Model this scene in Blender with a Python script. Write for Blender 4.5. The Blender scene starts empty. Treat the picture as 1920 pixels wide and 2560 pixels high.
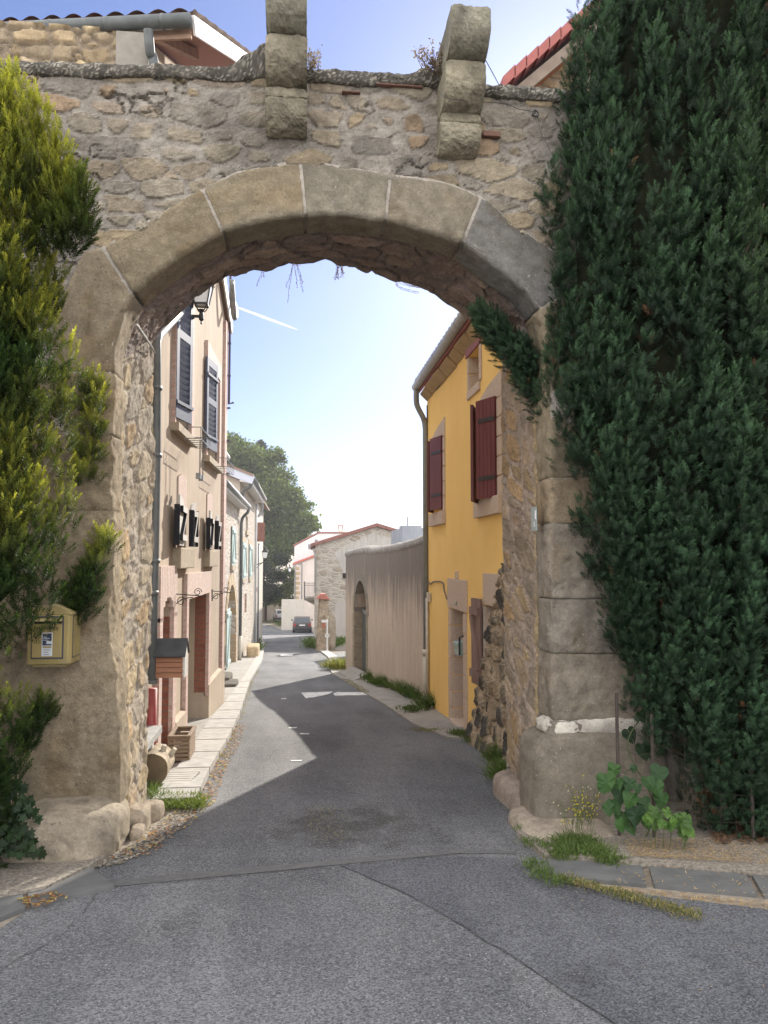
import bpy, bmesh, math, random
import numpy as np
from mathutils import Vector, Matrix

# ------------------------------------------------------------------ camera, light
sc = bpy.context.scene
COL = sc.collection
FPX, PITCH, YAW, EYE, SLOPE = 1924.0, math.radians(3.42), math.radians(6.32), 1.65, .073
cam = bpy.data.cameras.new('camera')
cam.sensor_fit = 'VERTICAL'
cam.sensor_height = 36.0
cam.sensor_width = 27.0
cam.lens = FPX / 2560 * 36.0
cam.clip_start = .05
cam.clip_end = 20000
camo = bpy.data.objects.new('camera', cam)
COL.objects.link(camo)
camo.location = (0, 0, EYE)
camo.rotation_euler = (math.pi / 2 + PITCH, 0, -YAW)
sc.camera = camo

SUN_AZ, SUN_EL = math.radians(23.0), math.radians(26.5)      # azimuth measured from +Y towards +X
SKY_GAMMA, SKY_TINT, FILL_CLOUD = .82, (.57, .665, 1.0), (17.5, 17.2, 17)
world = bpy.data.worlds.new('World')
sc.world = world
world.use_nodes = True
wt = world.node_tree
wt.nodes.clear()
wo = wt.nodes.new('ShaderNodeOutputWorld')
bg = wt.nodes.new('ShaderNodeBackground')
sky = wt.nodes.new('ShaderNodeTexSky')
sky.sky_type = 'NISHITA'
sky.sun_disc = False
sky.sun_elevation = SUN_EL
sky.sun_rotation = SUN_AZ
sky.altitude = 300
sky.air_density = 1.0
sky.dust_density = .9
sky.ozone_density = 1.0
bg.inputs['Strength'].default_value = .12
# broken bright cloud added to fill the shade, in unseen sky away from the sun
tc = wt.nodes.new('ShaderNodeTexCoord')
def wn(t, **k):
    n = wt.nodes.new(t)
    for q, v in k.items(): setattr(n, q, v)
    return n
def wmap(val, a, b, c=0, d=1):
    n = wn('ShaderNodeMapRange'); n.clamp = True
    for i, v in enumerate((a, b, c, d)): n.inputs[i + 1].default_value = v
    wt.links.new(val, n.inputs[0]); return n.outputs[0]
def wmath(op, x, y):
    n = wn('ShaderNodeMath', operation=op)
    for i, v in enumerate((x, y)):
        if isinstance(v, (int, float)): n.inputs[i].default_value = v
        else: wt.links.new(v, n.inputs[i])
    return n.outputs[0]
dt = wn('ShaderNodeVectorMath', operation='DOT_PRODUCT')
wt.links.new(tc.outputs['Generated'], dt.inputs[0])
dt.inputs[1].default_value = (-math.sin(SUN_AZ), -math.cos(SUN_AZ), .15)
mp = wn('ShaderNodeMapping'); mp.inputs['Scale'].default_value = (1, 1, 2.2)
wt.links.new(tc.outputs['Generated'], mp.inputs['Vector'])
cn = wn('ShaderNodeTexNoise'); cn.inputs['Scale'].default_value = 2.6; cn.inputs['Detail'].default_value = 8
wt.links.new(mp.outputs[0], cn.inputs['Vector'])
fill_cover = wmath('MULTIPLY', wmap(dt.outputs['Value'], -.38, .12), wmap(cn.outputs['Fac'], .32, .54))
gm = wn('ShaderNodeGamma'); gm.inputs[1].default_value = SKY_GAMMA
wt.links.new(sky.outputs[0], gm.inputs[0])
gn = wn('ShaderNodeMix', data_type='RGBA', blend_type='MULTIPLY'); gn.inputs[0].default_value = 1
wt.links.new(gm.outputs[0], gn.inputs[6]); gn.inputs[7].default_value = (*SKY_TINT, 1)
cm = wn('ShaderNodeMix', data_type='RGBA')
wt.links.new(fill_cover, cm.inputs[0]); wt.links.new(gn.outputs[2], cm.inputs[6]); cm.inputs[7].default_value = (*FILL_CLOUD, 1)
wt.links.new(cm.outputs[2], bg.inputs['Color'])
wt.links.new(bg.outputs[0], wo.inputs['Surface'])
sl = bpy.data.lights.new('sun', 'SUN')
sl.energy = 5.0
sl.angle = math.radians(.5)
sl.color = (1.0, .93, .82)
slo = bpy.data.objects.new('sun', sl)
COL.objects.link(slo)
sdir = Vector((math.sin(SUN_AZ) * math.cos(SUN_EL), math.cos(SUN_AZ) * math.cos(SUN_EL), math.sin(SUN_EL)))
slo.rotation_euler = sdir.to_track_quat('Z', 'Y').to_euler()
slo.location = (20, 40, 30)
sc.view_settings.view_transform = 'Standard'
sc.view_settings.look = 'None'
sc.view_settings.exposure = .9
sc.view_settings.gamma = 1
sc.cycles.use_denoising = True
sc.cycles.max_bounces = 6
sc.cycles.diffuse_bounces = 4
sc.cycles.glossy_bounces = 2
sc.cycles.transparent_max_bounces = 6
sc.cycles.sample_clamp_indirect = 6

# ------------------------------------------------------------------ survey: where a sight line meets a surface
CROPS = dict(C1=(0, 0, 1.728), C2=(960, 0, 1.728), C3=(0, 700, 2.9625), C4=(340, 680, 3.686), C5=(340, 1200, 2.764),
             C6=(540, 1050, 3.161), C7=(840, 1250, 4.423), D1=(1000, 750, 3.687), D2=(1030, 1300, 3.16),
             D3=(1200, 1100, 2.2125), D4=(1400, 1650, 3.19), D5=(0, 1400, 2.457), D6=(340, 1550, 4.915),
             E1=(180, 380, 2.592), E2=(740, 380, 2.4397), E3=(0, 0, 2.676), E4=(600, 0, 2.37), E5=(60, 1490, 10.37),
             E6=(620, 1250, 5.53), E7=(0, 2000, 3.318), E8=(640, 1600, 2.765), DS=(0, 0, .86406), F=(0, 0, 1),
             G1=(1340, 1240, 22.1), G2=(540, 680, 12.29), G3=(400, 1230, 10.37), G4=(1100, 1480, 6.145),
             G5=(620, 1280, 11.06), G6=(1240, 180, 7.375))


def ray(c, x, y):
    a, b, s = CROPS[c]
    A = (a + x / s - 960) / FPX
    B = (1280 - b - y / s) / FPX
    f = math.cos(PITCH) - B * math.sin(PITCH)
    z = math.sin(PITCH) + B * math.cos(PITCH)
    return np.array([A * math.cos(YAW) + f * math.sin(YAW), -A * math.sin(YAW) + f * math.cos(YAW), z])


def at_y(c, x, y, Y):
    r = ray(c, x, y)
    return Vector(r * (Y / r[1])) + Vector((0, 0, EYE))


def at_x(c, x, y, X):
    r = ray(c, x, y)
    return Vector(r * (X / r[0])) + Vector((0, 0, EYE))


def at_z(c, x, y, Z):
    r = ray(c, x, y)
    return Vector(r * ((Z - EYE) / r[2])) + Vector((0, 0, EYE))


def at_g(c, x, y, o=0):
    r = ray(c, x, y)
    return Vector(r * ((EYE - o) / -(r[2] + SLOPE * r[1]))) + Vector((0, 0, EYE))


def gz(Y):
    if Y < 72:
        return -SLOPE * Y
    if Y < 112:
        return -SLOPE * 72 - .025 * (Y - 72)
    return -SLOPE * 72 - .025 * 40


# ------------------------------------------------------------------ noise
def _h(i, j, s):
    n = (i.astype(np.int64) * 374761393 + j.astype(np.int64) * 668265263 + s * 2147483647) & 0xffffffff
    n = ((n ^ (n >> 13)) * 1274126177) & 0xffffffff
    n = ((n ^ (n >> 16)) * 2246822519) & 0xffffffff
    return ((n ^ (n >> 15)) & 0xffffff) / float(0xffffff)


def vn(x, y, s=0):
    x = np.asarray(x, float); y = np.asarray(y, float)
    i = np.floor(x); j = np.floor(y)
    u = x - i; v = y - j
    u = u * u * (3 - 2 * u); v = v * v * (3 - 2 * v)
    a = _h(i, j, s); b = _h(i + 1, j, s); c = _h(i, j + 1, s); d = _h(i + 1, j + 1, s)
    return (a * (1 - u) + b * u) * (1 - v) + (c * (1 - u) + d * u) * v


def fbm(x, y, s=0, o=4, g=.5):
    r = 0; a = 1; t = 0
    for k in range(o):
        r = r + a * vn(np.asarray(x) * 2 ** k, np.asarray(y) * 2 ** k, s + k * 17)
        t += a; a *= g
    return r / t - .5


def sstep(a, b, x):
    t = np.clip((x - a) / (b - a), 0, 1)
    return t * t * (3 - 2 * t)


# ------------------------------------------------------------------ materials
def newmat(name):
    m = bpy.data.materials.new(name)
    m.use_nodes = True
    nt = m.node_tree
    nt.nodes.clear()
    o = nt.nodes.new('ShaderNodeOutputMaterial')
    p = nt.nodes.new('ShaderNodeBsdfPrincipled')
    nt.links.new(p.outputs[0], o.inputs[0])
    return m, nt, p, o


def N(nt, t, **k):
    n = nt.nodes.new(t)
    for a, b in k.items():
        setattr(n, a, b)
    return n


def noise(nt, vec, scale, detail=5, rough=.55):
    n = N(nt, 'ShaderNodeTexNoise')
    n.inputs['Scale'].default_value = scale
    n.inputs['Detail'].default_value = detail
    n.inputs['Roughness'].default_value = rough
    nt.links.new(vec, n.inputs['Vector'])
    return n.outputs['Fac']


def ramp(nt, fac, a, b):
    r = N(nt, 'ShaderNodeMapRange')
    r.inputs[1].default_value = a
    r.inputs[2].default_value = b
    r.clamp = True
    nt.links.new(fac, r.inputs[0])
    return r.outputs[0]


def mixc(nt, fac, A, B, mode='MIX'):
    n = N(nt, 'ShaderNodeMix', data_type='RGBA', blend_type=mode)
    for i, v in ((0, fac), (6, A), (7, B)):
        if isinstance(v, (int, float)):
            n.inputs[i].default_value = v
        elif isinstance(v, (tuple, list)):
            n.inputs[i].default_value = (*v[:3], 1)
        else:
            nt.links.new(v, n.inputs[i])
    return n.outputs[2]


def pos(nt, scale=(1, 1, 1)):
    g = N(nt, 'ShaderNodeNewGeometry')
    if scale == (1, 1, 1):
        return g.outputs['Position']
    m = N(nt, 'ShaderNodeMapping')
    m.inputs['Scale'].default_value = scale
    nt.links.new(g.outputs['Position'], m.inputs['Vector'])
    return m.outputs[0]


def bump(nt, p, h, strength, dist=.01):
    b = N(nt, 'ShaderNodeBump')
    b.inputs['Strength'].default_value = strength
    b.inputs['Distance'].default_value = dist
    nt.links.new(h, b.inputs['Height'])
    nt.links.new(b.outputs[0], p.inputs['Normal'])
    return b


def simple(name, col, col2=None, ns=6, scale=(1, 1, 1), rough=.8, metal=0, bs=0, bst=.3, bd=.01, spec=.4, lo=.35, hi=.65, attr=False):
    m, nt, p, o = newmat(name)
    p.inputs['Roughness'].default_value = rough
    p.inputs['Metallic'].default_value = metal
    p.inputs['Specular IOR Level'].default_value = spec
    P = pos(nt, scale)
    c = col
    if attr:
        a = N(nt, 'ShaderNodeAttribute', attribute_name='Col')
        c = a.outputs['Color']
        if col:
            c = mixc(nt, 1.0, c, col, 'MULTIPLY')
    if col2:
        f = ramp(nt, noise(nt, P, ns), lo, hi)
        c = mixc(nt, f, c, mixc(nt, 1.0, c, col2, 'MULTIPLY') if attr else col2)
    if isinstance(c, tuple):
        p.inputs['Base Color'].default_value = (*c, 1)
    else:
        nt.links.new(c, p.inputs['Base Color'])
    if bs:
        bump(nt, p, noise(nt, pos(nt), bs, 6, .6), bst, bd)
    return m


def m_stone(name, speck=True, bst=.6, bs=35):
    """stone whose block colours come from the mesh (attribute Col), weathered and pitted"""
    m, nt, p, o = newmat(name)
    p.inputs['Roughness'].default_value = .92
    p.inputs['Specular IOR Level'].default_value = .2
    P = pos(nt)
    a = N(nt, 'ShaderNodeAttribute', attribute_name='Col').outputs['Color']
    c = mixc(nt, ramp(nt, noise(nt, P, 9, 6, .65), .3, .7), mixc(nt, 1, a, (.72, .70, .68), 'MULTIPLY'), mixc(nt, 1, a, (1.2, 1.19, 1.16), 'MULTIPLY'))
    c = mixc(nt, ramp(nt, noise(nt, P, 55, 5, .7), .25, .75), mixc(nt, 1, c, (.75, .74, .72), 'MULTIPLY'), mixc(nt, 1, c, (1.2, 1.2, 1.2), 'MULTIPLY'))
    if speck:
        f = ramp(nt, noise(nt, P, 28, 3, .6), .64, .70)
        c = mixc(nt, f, c, mixc(nt, .55, c, (.06, .06, .055)))
        f = ramp(nt, noise(nt, pos(nt, (1.01, 1.02, 1.03)), 41, 3, .6), .66, .71)
        c = mixc(nt, f, c, mixc(nt, .45, c, (.5, .49, .45)))
    nt.links.new(c, p.inputs['Base Color'])
    h = N(nt, 'ShaderNodeMath', operation='ADD')
    nt.links.new(noise(nt, P, bs, 8, .7), h.inputs[0])
    nt.links.new(noise(nt, P, 140, 4, .7), h.inputs[1])
    bump(nt, p, h.outputs[0], bst, .012)
    return m


def m_plaster(name, c1, c2, c3=None, dark=None, streak=.25, bst=.25):
    m, nt, p, o = newmat(name)
    p.inputs['Roughness'].default_value = .93
    p.inputs['Specular IOR Level'].default_value = .15
    f = ramp(nt, noise(nt, pos(nt), 1.3, 7, .62), .35, .65)
    c = mixc(nt, f, c1, c2)
    s = ramp(nt, noise(nt, pos(nt, (5, 5, .5)), 1.6, 6, .6), .42, .68)
    sm = N(nt, 'ShaderNodeMath', operation='MULTIPLY')
    nt.links.new(s, sm.inputs[0])
    sm.inputs[1].default_value = streak
    c = mixc(nt, sm.outputs[0], c, c3 or c2)
    g = ramp(nt, noise(nt, pos(nt), 60, 5, .7), .2, .8)
    c = mixc(nt, g, mixc(nt, 1, c, (.86, .86, .86), 'MULTIPLY'), mixc(nt, 1, c, (1.1, 1.1, 1.1), 'MULTIPLY'))
    nt.links.new(c, p.inputs['Base Color'])
    bump(nt, p, noise(nt, pos(nt), 70, 6, .65), bst, .008)
    return m


def m_leaf(name, tr=.35, rough=.55, gain=(1, 1, 1), spec=.3):
    m, nt, p, o = newmat(name)
    p.inputs['Roughness'].default_value = rough
    p.inputs['Specular IOR Level'].default_value = spec
    a = N(nt, 'ShaderNodeAttribute', attribute_name='Col').outputs['Color']
    nt.links.new(a, p.inputs['Base Color'])
    t = N(nt, 'ShaderNodeBsdfTranslucent')
    c = mixc(nt, 1, a, (1.5 * gain[0], 1.5 * gain[1], .8 * gain[2]), 'MULTIPLY')
    nt.links.new(c, t.inputs['Color'])
    mx = N(nt, 'ShaderNodeMixShader')
    mx.inputs[0].default_value = tr
    nt.links.new(p.outputs[0], mx.inputs[1])
    nt.links.new(t.outputs[0], mx.inputs[2])
    nt.links.new(mx.outputs[0], o.inputs[0])
    return m


STAIN = tuple(at_g('DS', 740, 1785))


def m_asphalt():
    m, nt, p, o = newmat('asphalt')
    P = pos(nt)
    p.inputs['Specular IOR Level'].default_value = .2
    big = ramp(nt, noise(nt, P, .55, 6, .6), .35, .65)
    c = mixc(nt, big, (.086, .088, .093), (.138, .140, .147))
    tr = ramp(nt, noise(nt, pos(nt, (1.1, .16, 1)), 1.5, 5, .6), .42, .66)       # wear along the wheel tracks
    c = mixc(nt, tr, c, mixc(nt, .5, c, (.195, .195, .197)))
    st = ramp(nt, noise(nt, pos(nt, (1, .8, 1)), 1.1, 7, .7), .58, .70)
    c = mixc(nt, st, c, mixc(nt, .5, c, (.040, .039, .038)))
    # old oil and moss stain in the middle of the lane
    vd = N(nt, 'ShaderNodeVectorMath', operation='DISTANCE'); nt.links.new(P, vd.inputs[0]); vd.inputs[1].default_value = STAIN
    so = N(nt, 'ShaderNodeMath', operation='MULTIPLY_ADD'); nt.links.new(noise(nt, P, 4, 7, .65), so.inputs[0]); so.inputs[1].default_value = -1.9; nt.links.new(vd.outputs['Value'], so.inputs[2])
    c = mixc(nt, ramp(nt, so.outputs[0], -.30, -.75), c, mixc(nt, .6, c, (.040, .036, .03)))
    v = N(nt, 'ShaderNodeTexVoronoi', feature='F1')
    v.inputs['Scale'].default_value = 125
    nt.links.new(P, v.inputs['Vector'])
    sp = N(nt, 'ShaderNodeSeparateColor')
    nt.links.new(v.outputs['Color'], sp.inputs[0])
    c = mixc(nt, ramp(nt, sp.outputs[0], .0, 1.0), mixc(nt, 1, c, (.5, .5, .5), 'MULTIPLY'), mixc(nt, 1, c, (1.6, 1.58, 1.55), 'MULTIPLY'))
    fl = ramp(nt, sp.outputs[1], .965, .99)
    c = mixc(nt, fl, c, (.26, .255, .245))
    nt.links.new(c, p.inputs['Base Color'])
    r = ramp(nt, noise(nt, P, 30, 4, .6), .2, .8)
    mr = N(nt, 'ShaderNodeMapRange')
    mr.inputs[3].default_value = .78
    mr.inputs[4].default_value = .9
    nt.links.new(r, mr.inputs[0])
    nt.links.new(mr.outputs[0], p.inputs['Roughness'])
    h = N(nt, 'ShaderNodeMath', operation='ADD')
    nt.links.new(v.outputs['Distance'], h.inputs[0])
    nt.links.new(noise(nt, P, 120, 5, .7), h.inputs[1])
    bump(nt, p, h.outputs[0], .75, .006)
    return m


def m_brick(name, c1, c2, mortar, su=1, axis='yz', bw=.22, rh=.07):
    m, nt, p, o = newmat(name)
    p.inputs['Roughness'].default_value = .88
    g = N(nt, 'ShaderNodeNewGeometry')
    s = N(nt, 'ShaderNodeSeparateXYZ')
    nt.links.new(g.outputs['Position'], s.inputs[0])
    k = N(nt, 'ShaderNodeCombineXYZ')
    ad = N(nt, 'ShaderNodeMath', operation='ADD')
    nt.links.new(s.outputs[0], ad.inputs[0])
    nt.links.new(s.outputs[1], ad.inputs[1])
    if axis == 'yz':
        nt.links.new(ad.outputs[0], k.inputs[0]); nt.links.new(s.outputs[2], k.inputs[1])
    else:
        nt.links.new(s.outputs[2], k.inputs[0]); nt.links.new(ad.outputs[0], k.inputs[1])
    b = N(nt, 'ShaderNodeTexBrick')
    b.inputs['Scale'].default_value = 1
    b.inputs['Brick Width'].default_value = bw
    b.inputs['Row Height'].default_value = rh
    b.inputs['Mortar Size'].default_value = .007
    b.inputs['Color1'].default_value = (*c1, 1)
    b.inputs['Color2'].default_value = (*c2, 1)
    b.inputs['Mortar'].default_value = (*mortar, 1)
    nt.links.new(k.outputs[0], b.inputs['Vector'])
    c = mixc(nt, ramp(nt, noise(nt, g.outputs['Position'], 30, 5, .6), .3, .7), mixc(nt, 1, b.outputs[0], (.75, .75, .75), 'MULTIPLY'), mixc(nt, 1, b.outputs[0], (1.15, 1.15, 1.15), 'MULTIPLY'))
    nt.links.new(c, p.inputs['Base Color'])
    bump(nt, p, b.outputs['Fac'], -.5, .01)
    return m


def m_rubble(name, cols, mortar, scale=2.6, flat=1.8, bst=.8):
    """far rubble masonry: flattened voronoi stones"""
    m, nt, p, o = newmat(name)
    p.inputs['Roughness'].default_value = .95
    p.inputs['Specular IOR Level'].default_value = .15
    P0 = pos(nt, (1, 1, flat))
    nz = N(nt, 'ShaderNodeTexNoise')
    nz.inputs['Scale'].default_value = 3
    nt.links.new(P0, nz.inputs['Vector'])
    ad = N(nt, 'ShaderNodeMixRGB', blend_type='LINEAR_LIGHT')
    ad.inputs[0].default_value = .12
    nt.links.new(P0, ad.inputs[1]); nt.links.new(nz.outputs['Color'], ad.inputs[2])
    v = N(nt, 'ShaderNodeTexVoronoi', feature='F1'); v.inputs['Scale'].default_value = scale
    e = N(nt, 'ShaderNodeTexVoronoi', feature='DISTANCE_TO_EDGE'); e.inputs['Scale'].default_value = scale
    nt.links.new(ad.outputs[0], v.inputs['Vector']); nt.links.new(ad.outputs[0], e.inputs['Vector'])
    sp = N(nt, 'ShaderNodeSeparateColor'); nt.links.new(v.outputs['Color'], sp.inputs[0])
    c = mixc(nt, sp.outputs[0], cols[0], cols[1])
    c = mixc(nt, ramp(nt, sp.outputs[1], .6, .95), c, cols[2])
    c = mixc(nt, ramp(nt, noise(nt, pos(nt), 22, 5, .7), .3, .7), mixc(nt, 1, c, (.75, .75, .75), 'MULTIPLY'), mixc(nt, 1, c, (1.15, 1.15, 1.15), 'MULTIPLY'))
    c = mixc(nt, ramp(nt, e.outputs['Distance'], .03, .09), mortar, c)
    nt.links.new(c, p.inputs['Base Color'])
    bump(nt, p, ramp(nt, e.outputs['Distance'], .0, .2), bst, .03)
    return m


# ------------------------------------------------------------------ meshes
def tag(o, label=None, cat=None, group=None, kind=None):
    if label: o['label'] = label
    if cat: o['category'] = cat
    if group: o['group'] = group
    if kind: o['kind'] = kind
    return o


def empty(name, loc, label=None, cat=None, group=None):
    o = bpy.data.objects.new(name, None)
    o.empty_display_size = .2
    COL.objects.link(o)
    o.location = loc
    return tag(o, label, cat, group)


def wloc(o):
    v = Vector((0, 0, 0))
    while o is not None:
        v += Vector(o.location)
        o = o.parent
    return v


def link(name, me, mat, parent=None, loc=None):
    o = bpy.data.objects.new(name, me)
    COL.objects.link(o)
    for x in (mat if isinstance(mat, (list, tuple)) else [mat]):
        me.materials.append(x)
    base = wloc(parent) if parent is not None else Vector(loc or (0, 0, 0))
    if base.length:
        me.transform(Matrix.Translation(-base))
    if parent is not None:
        o.parent = parent
    else:
        o.location = base
    return o


def mesh_np(name, V, F, mat, parent=None, col=None, smooth=False, loc=None):
    V = np.asarray(V, np.float32); F = np.asarray(F, np.int32)
    me = bpy.data.meshes.new(name)
    n, k = F.shape
    me.vertices.add(len(V)); me.vertices.foreach_set('co', V.ravel())
    me.loops.add(n * k); me.loops.foreach_set('vertex_index', F.ravel())
    me.polygons.add(n)
    me.polygons.foreach_set('loop_start', np.arange(0, n * k, k, dtype=np.int32))
    me.polygons.foreach_set('loop_total', np.full(n, k, np.int32))
    me.polygons.foreach_set('use_smooth', np.full(n, bool(smooth)))
    me.update(calc_edges=True)
    if col is not None:
        a = me.attributes.new('Col', 'FLOAT_COLOR', 'POINT')
        c = np.ones((len(V), 4), np.float32); c[:, :3] = col
        a.data.foreach_set('color', c.ravel())
    return link(name, me, mat, parent, loc)


def grid_faces(nr, ncol, mask=None, flip=False):
    i = np.arange(nr * ncol).reshape(nr, ncol)
    F = np.stack([i[:-1, :-1], i[:-1, 1:], i[1:, 1:], i[1:, :-1]], -1)
    if flip:
        F = F[..., ::-1]
    F = F.reshape(-1, 4)
    if mask is not None:
        mk = (mask[:-1, :-1] & mask[:-1, 1:] & mask[1:, 1:] & mask[1:, :-1]).ravel()
        F = F[mk]
    return F


class MB:
    """collects simple solids; build() links them as ONE mesh object"""
    def __init__(s):
        s.v = []; s.f = []; s.c = []

    def add(s, vs, fs, col=None):
        n = len(s.v)
        s.v += [tuple(v) for v in vs]
        s.f += [tuple(n + i for i in f) for f in fs]
        s.c += [col or (1, 1, 1)] * len(vs)
        return s

    def poly(s, pts, col=None):
        return s.add(pts, [range(len(pts))], col)

    def hexa(s, p, col=None):       # 8 points: 0-3 bottom ring, 4-7 top ring
        return s.add(p, [(3, 2, 1, 0), (4, 5, 6, 7), (0, 1, 5, 4), (1, 2, 6, 5), (2, 3, 7, 6), (3, 0, 4, 7)], col)

    def box(s, x0, x1, y0, y1, z0, z1, col=None):
        return s.hexa([(x0, y0, z0), (x1, y0, z0), (x1, y1, z0), (x0, y1, z0), (x0, y0, z1), (x1, y0, z1), (x1, y1, z1), (x0, y1, z1)], col)

    def obox(s, c, ax, ay, az, hx, hy, hz, col=None):   # oriented box: centre, axes, half sizes
        c = Vector(c); ax = Vector(ax).normalized() * hx; ay = Vector(ay).normalized() * hy; az = Vector(az).normalized() * hz
        return s.hexa([c - ax - ay - az, c + ax - ay - az, c + ax + ay - az, c - ax + ay - az,
                       c - ax - ay + az, c + ax - ay + az, c + ax + ay + az, c - ax + ay + az], col)

    def bar(s, a, b, w, h=None, up=(0, 0, 1), col=None):
        a = Vector(a); b = Vector(b); d = (b - a)
        u = Vector(up)
        sd = d.cross(u)
        if sd.length < 1e-6: sd = d.cross(Vector((1, 0, 0)))
        u = sd.cross(d)
        return s.obox((a + b) / 2, d, sd, u, d.length / 2, w / 2, (h or w) / 2, col)

    def prism(s, ring, off, col=None):
        n = len(ring); off = Vector(off)
        return s.add([Vector(p) for p in ring] + [Vector(p) + off for p in ring],
                     [tuple(range(n))[::-1], tuple(range(n, 2 * n))] + [(i, (i + 1) % n, n + (i + 1) % n, n + i) for i in range(n)], col)

    def tube(s, path, r, n=8, col=None, cap=True):
        path = [Vector(p) for p in path]
        if not isinstance(r, (list, tuple)): r = [r] * len(path)
        vs = []; up = None
        for i, p in enumerate(path):
            d = (path[min(i + 1, len(path) - 1)] - path[max(i - 1, 0)])
            d = d.normalized() if d.length > 1e-9 else Vector((0, 0, 1))
            if up is None:
                up = Vector((1, 0, 0)) if abs(d.x) < .8 else Vector((0, 1, 0))
            a = (up - d * up.dot(d))
            if a.length < 1e-6: a = Vector((0, 1, 0)) - d * d.y
            a.normalize(); up = a
            b = d.cross(a)
            vs += [p + (a * math.cos(t * 2 * math.pi / n) + b * math.sin(t * 2 * math.pi / n)) * r[i] for t in range(n)]
        fs = [(i * n + j, i * n + (j + 1) % n, (i + 1) * n + (j + 1) % n, (i + 1) * n + j) for i in range(len(path) - 1) for j in range(n)]
        if cap:
            fs += [tuple(range(n))[::-1], tuple((len(path) - 1) * n + j for j in range(n))]
        return s.add(vs, fs, col)

    def build(s, name, mat, parent=None, loc=None, smooth=False, bevel=0, attr=False):
        me = bpy.data.meshes.new(name)
        me.from_pydata(s.v, [], s.f)
        bm = bmesh.new(); bm.from_mesh(me)
        bmesh.ops.recalc_face_normals(bm, faces=bm.faces)
        bm.to_mesh(me); bm.free()
        if attr:
            a = me.attributes.new('Col', 'FLOAT_COLOR', 'POINT')
            a.data.foreach_set('color', np.array([(*c, 1) for c in s.c], np.float32).ravel())
        if smooth:
            me.polygons.foreach_set('use_smooth', [True] * len(me.polygons))
        o = link(name, me, mat, parent, loc)
        if bevel:
            b = o.modifiers.new('bevel', 'BEVEL'); b.width = bevel; b.segments = 2; b.limit_method = 'ANGLE'
        return o


def smoothpath(pts, n=6):
    P = [Vector(p) for p in pts]; out = []
    for i in range(len(P) - 1):
        a = P[max(i - 1, 0)]; b = P[i]; c = P[i + 1]; d = P[min(i + 2, len(P) - 1)]
        for k in range(n):
            t = k / n
            out.append(.5 * ((2 * b) + (c - a) * t + (2 * a - 5 * b + 4 * c - d) * t * t + (3 * b - a - 3 * c + d) * t ** 3))
    return out + [P[-1]]


def resample(P, n):
    P = np.asarray(P, float)
    d = np.r_[0, np.cumsum(np.linalg.norm(np.diff(P, axis=0), axis=1))]
    t = np.linspace(0, d[-1], n)
    return np.stack([np.interp(t, d, P[:, k]) for k in range(P.shape[1])], 1)


# ------------------------------------------------------------------ masonry: numpy stones -> height and colour
PAL = np.array([(.36, .285, .18), (.42, .33, .20), (.33, .29, .225), (.29, .265, .225), (.345, .24, .145), (.42, .355, .25), (.25, .235, .21), (.38, .31, .22), (.31, .27, .2)])


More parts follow.
